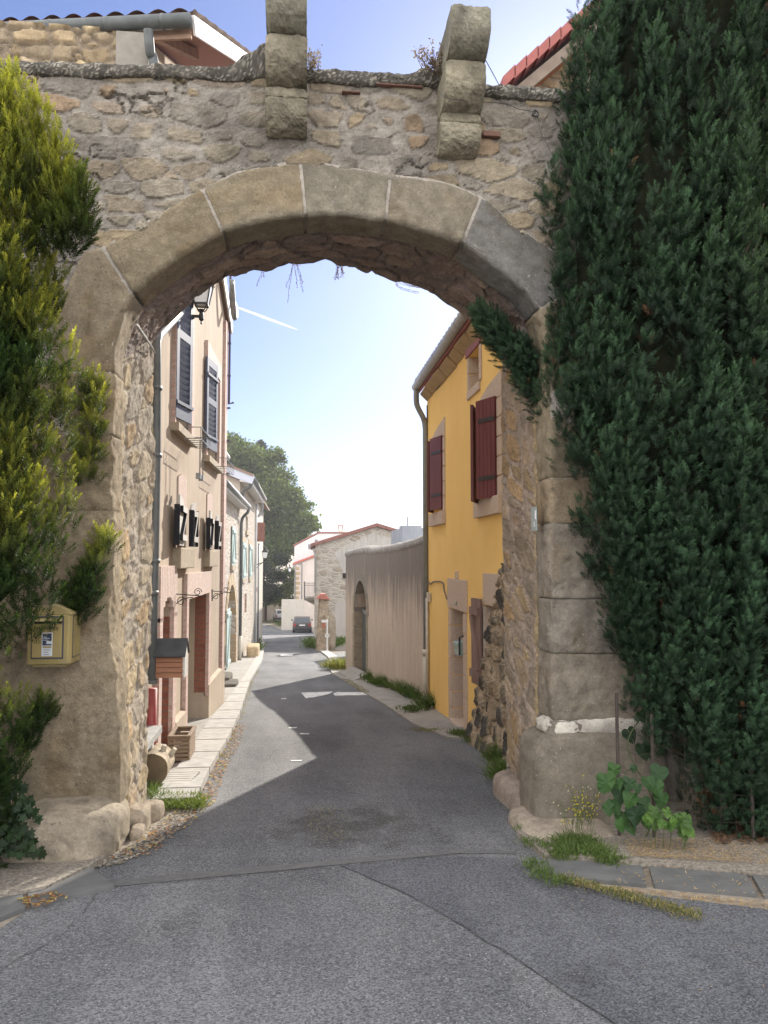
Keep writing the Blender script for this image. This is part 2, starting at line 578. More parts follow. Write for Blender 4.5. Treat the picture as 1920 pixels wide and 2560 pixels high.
def masonry(s, t, seed=1, ch=(.09, .2), sw=(.15, .5), mortar=(.33, .285, .25), pal=PAL, bury=.5, edge=.03, rough=.012, warp=.05):
    """irregular rubble: (relief, colour) at wall coordinates s (along) and t (up), metres; cells of a weighted
    Voronoi diagram whose seeds sit on wandering courses"""
    rng = np.random.RandomState(seed)
    ss = s + warp * .35 * fbm(s * 5, t * 5, seed + 5) + .022 * fbm(s * 22, t * 22, seed + 6)
    tt = t + warp * .7 * fbm(s * 1.6, t * 2, seed + 9) + .018 * fbm(s * 19, t * 19, seed + 8)
    S0, S1, T0, T1 = ss.min() - .5, ss.max() + .5, tt.min() - .4, tt.max() + .4
    sx, sy, sr = [], [], []
    y = T0
    while y < T1:
        h = rng.uniform(*ch); x = S0 - rng.rand()
        while x < S1:
            w = rng.uniform(*sw) * (.55 + .9 * rng.rand())
            sx.append(x + w / 2); sy.append(y + h / 2 + rng.uniform(-.22, .22) * h); sr.append(w)
            if rng.rand() < .18: sx.append(x + w); sy.append(y + h * rng.uniform(.05, .3)); sr.append(.05)
            x += w
        y += h
    sx, sy, sr = np.array(sx), np.array(sy), np.array(sr)
    an = np.clip(np.mean(sw) / np.mean(ch), 1.2, 2.4)
    sh = ss.shape; ps = ss.ravel(); pt = tt.ravel() * an
    F1 = np.full(len(ps), 1e9); F2 = np.full(len(ps), 1e9); sid = np.zeros(len(ps), int)
    for i in range(len(sx)):                            # only the points near each seed
        R = .34 + sr[i]
        m = np.flatnonzero((np.abs(ps - sx[i]) < R) & (np.abs(pt - sy[i] * an) < R))
        if not len(m): continue
        d = np.sqrt((ps[m] - sx[i]) ** 2 + (pt[m] - sy[i] * an) ** 2) - .28 * sr[i]
        b = d < F1[m]
        F2[m] = np.where(b, F1[m], np.minimum(F2[m], d))
        F1[m] = np.where(b, d, F1[m]); sid[m] = np.where(b, i, sid[m])
    d = (np.minimum(F2, 5) - F1).reshape(sh) * .5 / 1.3; sid = sid.reshape(sh)
    rr = _h(sid, sid * 0 + 7, seed); r2 = _h(sid, sid * 0 + 13, seed); r3 = _h(sid, sid * 0 + 29, seed)
    nz = fbm(s * 22, t * 22, seed + 3, 4)
    h = sstep(.004 + bury * .035 * r2 ** 2, .004 + edge * .5 + bury * .045 * r2 ** 2, d + .02 * nz)
    c = pal[(rr * len(pal)).astype(int) % len(pal)] * (.8 + .4 * r3)[..., None]
    c = c * (1 + .5 * fbm(s * 7, t * 9, seed + 31)[..., None] + .35 * fbm(s * 30, t * 34, seed + 33)[..., None])
    mo = np.array(mortar) * (1 + .4 * fbm(s * 5, t * 5, seed + 41)[..., None] + .4 * fbm(s * 34, t * 34, seed + 43)[..., None])
    hc = h[..., None] * (1 - .45 * (_h(sid, sid * 0 + 41, seed) < .35)[..., None])
    colr = mo * (1 - hc) + c * hc
    band = np.clip(1 - np.abs(h - .3) / .3, 0, 1) * sstep(-.03, .10, fbm(s * 4, t * 4, seed + 71, 4))
    colr = colr * (1 - .55 * band[..., None])
    H = h * (.5 + .5 * r3) - .4 * band + rough * 40 * nz * .5 + .35 * fbm(s * 6, t * 8, seed + 51)
    return H, np.clip(colr, .02, .8)

# ------------------------------------------------------------------ shared materials
STONE = m_stone('weathered_stone')
STONE_SMOOTH = m_stone('cut_sandstone', bst=.9, bs=50)
ASPHALT = m_asphalt()
EARTH = simple('gravelly_earth', (.20, .165, .125), (.30, .26, .21), ns=18, rough=.95, bs=90, bst=.9, bd=.012)
PAVE = simple('pavement_slab', (.22, .205, .18), (.31, .295, .265), ns=5, rough=.9, bs=70, bst=.35, bd=.006)
KERB = simple('kerb_concrete', (.27, .26, .235), (.37, .355, .33), ns=7, rough=.9, bs=90, bst=.35, bd=.005)
GUTTER_STONE = simple('gutter_slab', (.085, .087, .088), (.125, .125, .122), ns=6, rough=.8, bs=110, bst=.35, bd=.004)
EXPOSED = simple('exposed_aggregate', (.135, .115, .095), (.30, .265, .22), ns=45, rough=.95, bs=70, bst=1.0, bd=.012)
LEAF = m_leaf('foliage', .35)
NEEDLE = m_leaf('yew_needles', .22, .5)
WOODY = simple('bark', (.07, .05, .035), (.13, .10, .07), ns=20, rough=.95)
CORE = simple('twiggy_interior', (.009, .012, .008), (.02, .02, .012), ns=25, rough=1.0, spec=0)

# ------------------------------------------------------------------ ground, road, pavements
def sheet(name, pts, mat, dz=0.0, kind='structure', thick=0, parent=None):
    """flat polygon laid on the sloping ground, points (x, y) anticlockwise or not"""
    bm = bmesh.new()
    vs = [bm.verts.new((x, y, gz(y) + dz)) for x, y in pts]
    f = bm.faces.new(vs)
    f.normal_update()
    if f.normal.z < 0: f.normal_flip()
    if thick:
        r = bmesh.ops.extrude_face_region(bm, geom=[f])
        up = [v for v in r['geom'] if isinstance(v, bmesh.types.BMVert)]
        bmesh.ops.translate(bm, verts=up, vec=(0, 0, thick))
        bmesh.ops.recalc_face_normals(bm, faces=bm.faces)
    bmesh.ops.triangulate(bm, faces=bm.faces[:], quad_method='BEAUTY', ngon_method='EAR_CLIP')
    me = bpy.data.meshes.new(name); bm.to_mesh(me); bm.free()
    o = link(name, me, mat, parent, (pts[0][0], pts[0][1], gz(pts[0][1]) + dz) if parent is None else None)
    if kind: o['kind'] = kind
    return o


ys = [-80, 0, 72, 112, 2500]
V = [(x, y, -.006 + gz(y)) for y in ys for x in (-900, 900)]
mesh_np('ground', V, [(2 * i, 2 * i + 1, 2 * i + 3, 2 * i + 2) for i in range(4)], EARTH)['kind'] = 'structure'

# road: the cross street in front, the lane through the gate, the opening of the side street on the right
sheet('road', [(-14, -8), (14, -8), (14, 2.9), (5.5, 3.0), (2.9, 4.0), (1.95, 4.50), (1.62, 4.75), (1.66, 5.1), (1.80, 5.8), (1.98, 6.6), (2.12, 8.2), (2.2, 10.0),
               (1.85, 11.5), (1.60, 14.0), (1.25, 18.5), (.98, 21.5), (1.0, 24.0), (1.6, 24.6), (6, 24.4), (9, 34.0), (2.6, 34.6), (1.15, 34.0), (.75, 40), (.55, 52), (1.3, 62), (1.4, 72),
               (-5.1, 72), (-3.3, 66.5), (-1.94, 46), (-1.55, 36), (-1.26, 27.7), (-1.165, 19.5), (-.94, 12.9), (-.90, 10.4), (-.914, 8.5), (-.884, 7.2), (-1.12, 6.2), (-1.31, 5.40), (-1.5, 4.75), (-1.6, 4.3), (-2.6, 3.2), (-5, 1.6), (-14, -1)], ASPHALT, 0.0)
sheet('road', [(-5.1, 72), (1.4, 72), (1.3, 75.5), (-1.6, 77), (-3.5, 86), (-9, 97), (-20, 108), (-26, 104), (-12, 93), (-6.8, 84), (-5.4, 76)], ASPHALT, 0.0)
# worn patch and joint lines of the crossing street
sheet('road_seam', [(-1.25, 4.98), (.2, 5.22), (1.1, 5.36), (1.5, 5.30), (1.5, 5.36), (1.1, 5.44), (.2, 5.33), (-1.25, 5.10)], simple('worn_seam', (.115, .113, .11), (.085, .084, .083), ns=20, rough=.85, bs=120, bst=.6, bd=.004), .004)

PATCH = m_asphalt(); PATCH.name = 'newer_asphalt'
for n_ in PATCH.node_tree.nodes:
    if n_.type == 'BSDF_PRINCIPLED':
        l_ = n_.inputs['Base Color'].links[0]; s_ = l_.from_socket
        PATCH.node_tree.links.new(mixc(PATCH.node_tree, 1, s_, (.74, .75, .80), 'MULTIPLY'), n_.inputs['Base Color'])
sheet('road_patch', [(.30, 5.2), (.60, 4.72), (.77, 4.40), (1.02, 3.78), (1.22, 3.25), (1.9, 1.5), (12, 1.5), (12, 2.2), (5.5, 2.85), (2.9, 3.98), (1.95, 4.48), (1.58, 4.75), (1.46, 5.2), (1.1, 5.3)], PATCH, .003)
CRACK = simple('road_crack', (.035, .034, .033), (.075, .073, .07), ns=30, rough=1)
def crack(pts, w, seed):
    r = random.Random(seed); P = resample(np.array(pts, float), 40); L, R = [], []
    for i, (x, y) in enumerate(P):
        x += r.uniform(-.012, .012); y += r.uniform(-.012, .012); k = w * r.uniform(.3, 1.2)
        d = P[min(i + 1, 39)] - P[max(i - 1, 0)]; d = d / np.linalg.norm(d)
        L.append((x - d[1] * k, y + d[0] * k)); R.append((x + d[1] * k, y - d[0] * k))
    sheet('road_crack', L + R[::-1], CRACK, .0055)
crack([(.30, 5.2), (.60, 4.72), (.77, 4.40), (1.02, 3.78), (1.22, 3.25), (1.9, 1.5)], .0035, 1)
crack([(-1.18, 4.9), (-1.2, 4.35), (-1.42, 3.8), (-1.5, 3.5), (-1.9, 2.6)], .003, 2)
crack([(-.95, 4.98), (-.6, 5.06), (.2, 5.2), (1.1, 5.33)], .003, 3)
crack([(-.5, 9.5), (.2, 9.9), (1.2, 10.6)], .004, 4)

# left pavement behind the gate and its broad kerb
sheet('pavement', [(-1.62, 7.0), (-1.27, 7.0), (-1.28, 9), (-1.34, 11.7), (-1.34, 14.6), (-1.40, 20.4), (-1.62, 30.6), (-2.05, 41), (-2.4, 48), (-2.6, 48), (-2.35, 36), (-2.2, 22), (-2.0, 15), (-2.3, 14.5), (-2.3, 9.2), (-1.9, 9.2)], PAVE, -.05, thick=.10)
kl = [(-1.25, 7.0), (-1.26, 9), (-1.33, 11.7), (-1.33, 14.6), (-1.39, 20.4), (-1.61, 30.6), (-2.05, 41.5), (-2.7, 52), (-3.9, 66), (-6, 72)]
kr = [(-.884, 7.0), (-.914, 8.5), (-.90, 10.4), (-.94, 12.9), (-1.165, 19.5), (-1.26, 27.7), (-1.55, 36), (-1.94, 46), (-3.3, 66.5), (-5.2, 72)]
sheet('kerb', kl + kr[::-1], KERB, -.05, thick=.125)
J = MB()
for y in [7.4, 8.35, 9.3, 10.2, 11.2, 12.2, 13.3, 14.6, 16, 17.4, 19]:
    xa = np.interp(y, [q[1] for q in kl], [q[0] for q in kl]); xb = np.interp(y, [q[1] for q in kr], [q[0] for q in kr])
    J.box(xa, xb + .004, y - .008, y + .008, gz(y) - .06, gz(y) + .078)
J.box(-1.256, -1.244, 7.0, 12, gz(9.5) - .3, gz(9.5) - .2)
J.build('kerb_joint', simple('joint_dirt', (.09, .08, .06), rough=1), loc=(-1.2, 7.4, gz(7.4)))['kind'] = 'structure'

# right: concrete drain slabs under the garden wall and the yellow house
sheet('pavement', [(2.0, 10.2), (1.72, 11.6), (1.58, 14.0), (1.22, 18.5), (.96, 21.6), (.95, 23.8), (1.42, 23.2), (2.4, 14.3), (2.4, 10.2)], PAVE, -.05, thick=.075)
rk = [(1.02, 24), (1.15, 30), (1.02, 34), (.70, 40), (.5, 48), (.55, 54)]
sheet('kerb', rk + [(x + .38, y) for x, y in rk][::-1], KERB, -.05, thick=.10)
# verge of bare earth and exposed aggregate in front of the hedges
sheet('pavement', [(-1.31, 5.42), (-1.5, 4.95), (-1.75, 4.83), (-2.9, 3.75), (-6, 1.9), (-6, 5.95), (-2.2, 5.95), (-1.25, 5.95)], EXPOSED, -.06, thick=.10)
sheet('pavement', [(1.66, 5.15), (2.15, 4.93), (2.95, 4.60), (6, 3.6), (6, 6.2), (1.95, 6.2), (1.62, 5.7)], EXPOSED, -.06, thick=.10)


def slab(name, pts, mat, dz, label, group):
    o = sheet(name, pts, mat, -.05, None, thick=.05 + dz)
    b = o.modifiers.new('bevel', 'BEVEL'); b.width = .008; b.segments = 2; b.limit_method = 'ANGLE'
    o['kind'] = 'structure'
    return o


for q in ([(-1.345, 5.36), (-1.64, 5.02), (-1.50, 4.70), (-1.10, 4.98)], [(-1.66, 5.0), (-1.93, 4.66), (-1.72, 4.36), (-1.52, 4.68)], [(-1.96, 4.63), (-2.6, 3.97), (-2.3, 3.66), (-1.75, 4.33)],
          [(1.60, 4.78), (2.10, 4.57), (2.22, 4.89), (1.66, 5.12)], [(2.14, 4.555), (2.66, 4.33), (2.79, 4.65), (2.26, 4.875)], [(2.69, 4.315), (3.4, 4.04), (3.5, 4.37), (2.82, 4.64)]):
    slab('gutter_slab', q, GUTTER_STONE, .022, '', '')

# worn white road markings; the first outline is sunlight on the road, painted on
WORN_SUN = simple('worn_paint_and_sun_patch', (.62, .62, .60), (.16, .16, .155), ns=9, rough=.8, lo=.5, hi=.75, bs=100, bst=.4, bd=.003)
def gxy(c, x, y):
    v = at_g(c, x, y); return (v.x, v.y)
for nm, pts in (('marking_and_sun_patch', [(312, 366), (535, 358), (500, 376), (400, 398), (345, 405)]), ('marking_and_sun_patch', [(535, 370), (560, 362), (780, 364), (800, 382), (545, 386)]),
                ('marking_and_sun_patch', [(170, 102), (255, 100), (255, 110), (170, 112)]), ('marking_and_sun_patch', [(174, 405), (210, 403), (208, 410), (174, 411)]),
                ('marking_and_sun_patch', [(225, 606), (285, 604), (280, 611), (228, 613)]), ('marking_and_sun_patch', [(302, 646), (370, 647), (366, 654), (306, 655)]), ('marking_and_sun_patch', [(240, 834), (318, 832), (312, 840), (244, 841)])):
    sheet(nm, [gxy('E8', *p) for p in pts], WORN_SUN, .006)

# ------------------------------------------------------------------ the stone gateway
Y0, YB = 5.9, 7.12
gate = empty('stone_gateway', (.3, Y0, gz(Y0)), 'weathered stone gateway with broad arch of cut voussoirs spanning the lane', 'gateway')


def P2(c, x, y, Y=Y0):
    v = at_y(c, x, y, Y)
    return (v.x, v.z)


IN = [P2('F', *q) for q in [(306, 2010), (300, 1930), (291, 1807), (284, 1620), (281, 1450), (283, 1277), (284, 1085), (285, 933), (287, 881), (296, 830), (312, 780), (338, 735),
                            (372, 703), (411, 673), (455, 643), (500, 615), (560, 583), (610, 567), (662, 555), (710, 547), (765, 542), (815, 540), (863, 541), (915, 546), (963, 554), (1010, 564), (1068, 580), (1115, 594), (1154, 609),
                            (1190, 632), (1224, 658), (1270, 692), (1314, 732), (1345, 775), (1362, 830), (1369, 900), (1370, 1000), (1369, 1195), (1371, 1308), (1374, 1497), (1377, 1633), (1376, 1800), (1360, 1900), (1350, 2005)]]
# block boundaries: (inner px, outer px)
BND = [((306, 2010), (-160, 2010)), ((291, 1807), (-160, 1807)), ((284, 1620), (-150, 1620)), ((283, 1277), (-100, 1277)), ((284, 1085), (-20, 1085)), ((285, 933), (110, 933)),
       ((338, 735), (257, 617)), ((560, 583), (506, 472)), ((765, 542), (751, 397)), ((963, 554), (977, 436)), ((1154, 609), (1203, 491)), ((1345, 775), (1480, 700)),
       ((1369, 1195), (1620, 1195)), ((1371, 1308), (1640, 1308)), ((1374, 1497), (1660, 1497)), ((1377, 1633), (1680, 1633)), ((1376, 1800), (1700, 1800)), ((1350, 2005), (1700, 2005))]
OUTX = {5: [(150, 760), (209, 630)], 6: [(330, 575), (430, 515)], 7: [(590, 430), (690, 411)], 8: [(870, 417)], 9: [(1080, 447), (1135, 462)], 10: [(1275, 550), (1360, 612)], 11: [(1570, 880)]}
INa = np.array(IN)
arc = np.r_[0, np.cumsum(np.linalg.norm(np.diff(INa, axis=0), axis=1))]


def in_at(t):
    return np.stack([np.interp(t, arc, INa[:, 0]), np.interp(t, arc, INa[:, 1])], -1)


def in_t(p):
    tt = np.linspace(0, arc[-1], 6000)
    return tt[np.argmin(((in_at(tt) - np.array(p)) ** 2).sum(1))]


bt = [in_t(P2('F', *b[0])) for b in BND]
bo = [np.array(P2('F', *b[1])) for b in BND]
OUTP = []
TINT = [(.33, .275, .19), (.35, .29, .20), (.36, .295, .20), (.345, .28, .185), (.35, .285, .19), (.35, .28, .18), (.33, .265, .165), (.32, .27, .18), (.315, .275, .195), (.31, .265, .185), (.25, .235, .20),
        (.33, .275, .19), (.33, .26, .175), (.285, .25, .2), (.275, .245, .2), (.29, .25, .195), (.25, .225, .19)]
DEP = .33


def block(i, name, gap=.010, proud=.012):
    if not 5 <= i <= 10: gap = .003
    sd = 0 if i < 3 else i
    if i < 3: gap = 0
    t0, t1 = bt[i] + gap, bt[i + 1] - gap
    o0, o1 = bo[i], bo[i + 1]
    mid = [np.array(P2('F', *q)) for q in OUTX.get(i, [])]
    oc = np.array([o0] + mid + [o1])
    OUTP.append(oc)
    nu = max(24, int((t1 - t0) / .014))
    oc = resample(oc, 400)
    L = t1 - t0 + 2 * gap
    u = np.linspace(gap / L, 1 - gap / L, nu)
    ocu = np.stack([np.interp(u, np.linspace(0, 1, 400), oc[:, k]) for k in (0, 1)], 1)
    inn = in_at(t0 - gap + u * L)
    tan = in_at(np.minimum(t0 - gap + u * L + .02, arc[-1])) - in_at(np.maximum(t0 - gap + u * L - .02, 0))
    tan /= np.linalg.norm(tan, axis=1)[:, None] + 1e-9
    nrm = np.stack([tan[:, 1], -tan[:, 0]], 1)        # towards the opening
    rad = np.linalg.norm(ocu - inn, axis=1).mean()
    nw = max(16, int(rad / .014))
    R = .045
    ws = np.linspace(1, 0, nw)                         # face, from extrados to the arris
    rows, nm, sc_, dd = [], [], [], []
    for w in ws:
        q = inn + (ocu - inn) * w - nrm * R * (1 - w)
        rows.append(np.stack([q[:, 0], np.full(nu, Y0 - proud), q[:, 1]], 1)); nm.append(np.tile([0, -1., 0], (nu, 1))); sc_.append(w * rad); dd.append(w * rad)
    for a in np.linspace(.15, 1, 6) * math.pi / 2:     # rounded arris
        q = inn - nrm * R * (1 - math.sin(a))
        rows.append(np.stack([q[:, 0], np.full(nu, Y0 - proud + R * (1 - math.cos(a))), q[:, 1]], 1))
        nm.append(np.stack([nrm[:, 0] * math.sin(a), np.full(nu, -math.cos(a)), nrm[:, 1] * math.sin(a)], 1)); sc_.append(-a * R); dd.append(.3)
    for d in np.linspace(R + .014, DEP, 20):           # soffit / reveal
        rows.append(np.stack([inn[:, 0], np.full(nu, Y0 - proud + d), inn[:, 1]], 1)); nm.append(np.stack([nrm[:, 0], np.zeros(nu), nrm[:, 1]], 1)); sc_.append(-d); dd.append(.3)
    for d in (.03, .09):                               # back of the rebate
        q = inn - nrm * d
        rows.append(np.stack([q[:, 0], np.full(nu, Y0 - proud + DEP + .002), q[:, 1]], 1)); nm.append(np.tile([0, 1., 0], (nu, 1))); sc_.append(-DEP - d); dd.append(.3)
    Vv = np.array(rows); Nn = np.array(nm)
    S, T = np.meshgrid(bt[i] + u * L, np.array(sc_))
    jag = 1.0 if 5 <= i <= 10 else 1.7
    disp = .030 * jag * fbm(S * 2.2, T * 2.2, sd, 3) + .022 * jag * fbm(S * 9, T * 9, 70 + sd, 5, .6) + .006 * fbm(S * 45, T * 45, 90 + sd, 3)
    if not 5 <= i <= 10:
        z = Vv[:, :, 2]
        disp += -.035 * sstep(.0, .22, fbm(S * 2.5, T * 2.5, 200 + sd, 5, .6)) * np.exp(-((np.array(sc_)[:, None]) / .16) ** 2)     # bitten arris
    eu = np.minimum(u, 1 - u)[None, :] * L + .010 * fbm(S * 14, T * 14, 120 + sd)
    if i >= 3: disp -= (.012 if 5 <= i <= 10 else .008) * (1 - sstep(.0, .022 if 5 <= i <= 10 else .014, eu))
    disp -= .016 * (1 - sstep(0, .03, rad - np.array(sc_)[:, None] + .02 * fbm(S * 11, T * 11, 130 + sd)))
    Vv = Vv + Nn * disp[..., None]
    c = np.array(TINT[i]) * np.array([.77, .80, .90] if 5 <= i <= 10 else [.82, .82, .85] if i < 5 else [.86, .87, .9]) * (1 + .55 * fbm(S * 1.6, T * 2.4, 150 + sd, 5)[..., None] + .35 * fbm(S * 24, T * 24, 160 + sd, 4)[..., None])
    c = c * (1 - .25 * sstep(.05, .25, fbm(S * 3, T * 5, 170 + sd, 5))[..., None] * np.array([.6, .8, 1.1]))
    if 6 <= i <= 10:
        w = .7 * (sstep(0.02, .25, fbm(S * 1.3 + 5, T * 1.6, 190 + sd, 4)) * sstep(-.02, .05, T))[..., None]
        c = c * (1 - w) + w * np.array([.31, .245, .155])
    nr = Vv.shape[0]
    return mesh_np(name, Vv.reshape(-1, 3), grid_faces(nr, nu), STONE_SMOOTH, gate, np.clip(c.reshape(-1, 3), .02, .7), True)


for i in range(len(BND) - 1):
    block(i, 'voussoir' if 5 <= i <= 10 else 'jamb_stone')
OUTL = np.concatenate(OUTP)

# pale mortar behind the joints
tt = np.linspace(bt[4], bt[13], 320)
inn = in_at(tt)
ta_ = np.gradient(inn, axis=0); ta_ /= np.linalg.norm(ta_, axis=1)[:, None]
inn = inn - np.stack([ta_[:, 1], -ta_[:, 0]], 1) * .024
oj = resample(np.concatenate(OUTP[4:13]), 320)
mb = []
for w in np.linspace(1, 0.0, 6):
    q = inn + (oj - inn) * w
    mb.append(np.stack([q[:, 0], np.full(320, Y0 + .0), q[:, 1]], 1))
mb.append(np.stack([inn[:, 0], np.full(320, Y0 + DEP - .03), inn[:, 1]], 1))
mb = np.array(mb)
mb += .004 * (np.random.RandomState(2).rand(*mb.shape) - .5)
jc = np.tile(np.array([.42, .385, .345]), (mb.shape[0] * 320, 1))
mesh_np('mortar_joints', mb.reshape(-1, 3), grid_faces(mb.shape[0], 320), STONE, gate, jc, True)

# vault and jamb linings of rough rubble behind the cut stones
RC = [P2('F', *q, YB) for q in [(366, 2050), (368, 1800), (376, 1600), (380, 1450), (383, 1200), (385, 950), (383, 843), (427, 800), (473, 762), (519, 714), (566, 692), (624, 677), (720, 660), (816, 654), (900, 672), (953, 687), (994, 704),
                                (1068, 728), (1158, 786), (1203, 835), (1240, 872), (1256, 905), (1254, 1000), (1254, 1236), (1259, 1416), (1264, 1700), (1268, 1900)]]
RCa = np.array(RC)
nf = []
for t in np.linspace(0, arc[-1], 900):
    a = in_at(min(t + .02, arc[-1])) - in_at(max(t - .02, 0)); a /= np.linalg.norm(a)
    nf.append(in_at(t) - np.array([a[1], -a[0]]) * .045)
FC = np.array(nf)
FC[0, 1] = FC[-1, 1] = -.75


def seg(P, a, b, n):
    return resample(P[a:b + 1], n)


fi = [0, np.argmin(((FC - np.array(P2('F', 287, 881))) ** 2).sum(1)), np.argmax(FC[:, 1]), np.argmin(((FC - np.array(P2('F', 1369, 900))) ** 2).sum(1)), 899]
ri = [0, 6, int(np.argmax(RCa[:, 1])), 21, len(RCa) - 1]
names = ['jamb_lining', 'vault', 'vault', 'jamb_lining']
yd = np.linspace(Y0 + DEP - .03, YB, 70)


def lining(k0, k1, name, seed, mort, pal, amp=.028, bury=.75):
    A, B = [], []
    for k in range(k0, k1):
        n = 230
        A.append(seg(FC, fi[k], fi[k + 1], n)); B.append(seg(RCa, ri[k], ri[k + 1], n))
    A = np.concatenate(A); B = np.concatenate(B); n = len(A)
    d = np.r_[0, np.cumsum(np.linalg.norm(np.diff(A, axis=0), axis=1))]
    w = (yd - yd[0]) / (yd[-1] - yd[0])
    X = A[None] * (1 - w)[:, None, None] + B[None] * w[:, None, None]
    ta = np.gradient(X, axis=1); ta /= np.linalg.norm(ta, axis=2)[..., None] + 1e-9
    nr = np.stack([ta[..., 1], -ta[..., 0]], -1)
    T, S = np.meshgrid(d, yd - yd[0])
    if name == 'vault':
        H, C = masonry(T, S, seed, (.12, .3), (.2, .5), mort, pal, bury, rough=.03, warp=.1)
    else:
        H, C = masonry(S, T, seed, (.1, .32), (.15, .5), mort, pal, bury, rough=.02, warp=.08)
    disp = amp * (H - .5) + .05 * fbm(S * 3, T * 3, seed + 60, 4) + .032 * fbm(S * 13, T * 17, seed + 61, 6, .65)
    ragged = .05 * fbm(T * 6, T * 0, seed + 62, 4)
    Q = np.stack([X[..., 0] + nr[..., 0] * disp, np.repeat(yd[:, None], n, 1) + ragged * w[:, None], X[..., 1] + nr[..., 1] * disp], -1)
    if name == 'jamb_lining':                          # a paler dressed strip along the front of the jamb
        f = (1 - sstep(.12, .2, S + .05 * fbm(T * 4, T * 0, seed)))[..., None]
        C = C * (1 - f) + f * np.array([.40, .315, .19]) * (1 + .4 * fbm(S * 8, T * 8, 3)[..., None])
    o = mesh_np(name, Q.reshape(-1, 3), grid_faces(len(yd), n), STONE, gate, C.reshape(-1, 3), False)
    return Q


PALJ = np.array([(.36, .30, .22), (.40, .32, .21), (.33, .28, .22), (.38, .28, .17), (.34, .30, .25)])
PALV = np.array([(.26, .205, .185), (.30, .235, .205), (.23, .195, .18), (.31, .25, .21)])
QL = lining(0, 1, 'jamb_lining', 5, (.38, .33, .27), PALJ, .020, 1.1)
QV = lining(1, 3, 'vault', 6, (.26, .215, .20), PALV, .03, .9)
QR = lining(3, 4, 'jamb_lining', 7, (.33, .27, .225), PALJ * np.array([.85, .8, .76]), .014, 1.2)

# wall tops
TOPX = [(-9, 0), ] 
tl = [P2('DS', *q) for q in [(0, 137), (150, 141), (300, 144), (560, 150), (680, 154), (800, 160), (940, 172), (1055, 188), (1220, 197)]]
tx = np.array([q[0] for q in tl]); tz = np.array([q[1] for q in tl])
tx = np.r_[-9, tx, 9]; tz = np.r_[tz[0] + .02, tz, tz[-1] - .05]


def topz(x):
    return np.interp(x, tx, tz)


# body of the wall: back face, ends and top (the front is the rubble skin below)
body = MB()
rear = np.concatenate([QL[-1], QV[-1], QR[-1]])
rx = np.r_[rear[:, 0]]; rz = np.r_[rear[:, 2]]
o_ = np.argsort(QV[-1][:, 0]); vx = QV[-1][o_, 0]; vz = QV[-1][o_, 2]
xs = np.linspace(vx[0], vx[-1], 60)
for a, b in zip(xs[:-1], xs[1:]):
    body.poly([(a, YB, np.interp(a, vx, vz) - .01), (b, YB, np.interp(b, vx, vz) - .01), (b, YB, topz(b) - .02), (a, YB, topz(a) - .02)])
xl_, xr_ = QL[-1][:, 0].max() , QR[-1][:, 0].min()
for X0, X1, edge, e in ((-7, vx[0], QL[-1], 1), (vx[-1], 7, QR[-1], -1)):
    zz = edge[:, 2]; xx = edge[:, 0]; o2 = np.argsort(zz); zz = zz[o2]; xx = xx[o2]
    zs = np.linspace(-.75, zz[-1], 40)
    for a, b in zip(zs[:-1], zs[1:]):
        xa, xb = np.interp(a, zz, xx), np.interp(b, zz, xx)
        p = [(X0 if e > 0 else xa, YB, a), (xa if e > 0 else X1, YB, a), (xb if e > 0 else X1, YB, b), (X0 if e > 0 else xb, YB, b)]
        body.poly(p)
    body.poly([(X0, YB, zz[-1]), (X1, YB, zz[-1]), (X1, YB, topz(X1) - .02), (X0, YB, topz(X0) - .02)])
for X0, X1 in ((-7, -2.9), (2.9, 7)):
    body.poly([(X0, Y0 + .06, -.75), (X1, Y0 + .06, -.75), (X1, Y0 + .06, topz(X1)), (X0, Y0 + .06, topz(X0))])
body.poly([(-7, Y0, -.75), (-7, YB, -.75), (-7, YB, topz(-7)), (-7, Y0, topz(-7))])
body.poly([(7, Y0, -.75), (7, YB, -.75), (7, YB, topz(7)), (7, Y0, topz(7))])
body.build('wall_core', m_rubble('rear_rubble', [(.34, .29, .22), (.28, .25, .2), (.4, .32, .2)], (.33, .29, .25), 3.0), gate)


def in_poly(px, py, poly):
    r = np.zeros(px.shape, bool); n = len(poly)
    for i in range(n):
        x1, y1 = poly[i]; x2, y2 = poly[(i + 1) % n]
        if y1 == y2: continue
        k = ((y1 > py) != (y2 > py)) & (px < (x2 - x1) * (py - y1) / (y2 - y1) + x1)
        r ^= k
    return r


# rubble skin of the front, 14 mm grid
gx = np.arange(-3.3, 3.4, .014)
gzv = np.arange(1.6, topz(-3) + .05, .014)
GX, GZ = np.meshgrid(gx, gzv)
keep = (GZ < topz(GX) - .015) & ~in_poly(GX, GZ, [tuple((q - np.array([.25, 1.5])) * .985 + np.array([.25, 1.5])) for q in OUTL])
H, C = masonry(GX, GZ, 21, (.09, .19), (.13, .42), (.375, .345, .31), bury=1.3, edge=.02, warp=.12)
C = C * .72 + .28 * np.array([.345, .315, .275])
sp = sstep(.08, .25, fbm(GX * 1.1 + 3, GZ * 1.3, 77, 4))
C = C * (1 - .35 * sp[..., None])
dark = sstep(1.0, 2.3, GX)                              # grey lichen to the right
gl = sstep(-.05, .15, fbm(GX * 2.5, GZ * 2.5, 78, 5)) * dark
C = C * (1 - .5 * gl[..., None]) + .5 * gl[..., None] * np.array([.21, .205, .195])
crk = sstep(.035, 0.0, np.abs(fbm(GX * 3.2, GZ * 4.5, 79, 5, .55))) * sstep(-.02, .12, fbm(GX * 1.7, GZ * 1.7, 80))
C = C * (1 - .6 * crk[..., None])
DY = -.016 * (H - .5) - .03 * fbm(GX * 1.5, GZ * 1.5, 81, 3) - .040 * fbm(GX * 9, GZ * 13, 82, 6, .62) + .022 * crk
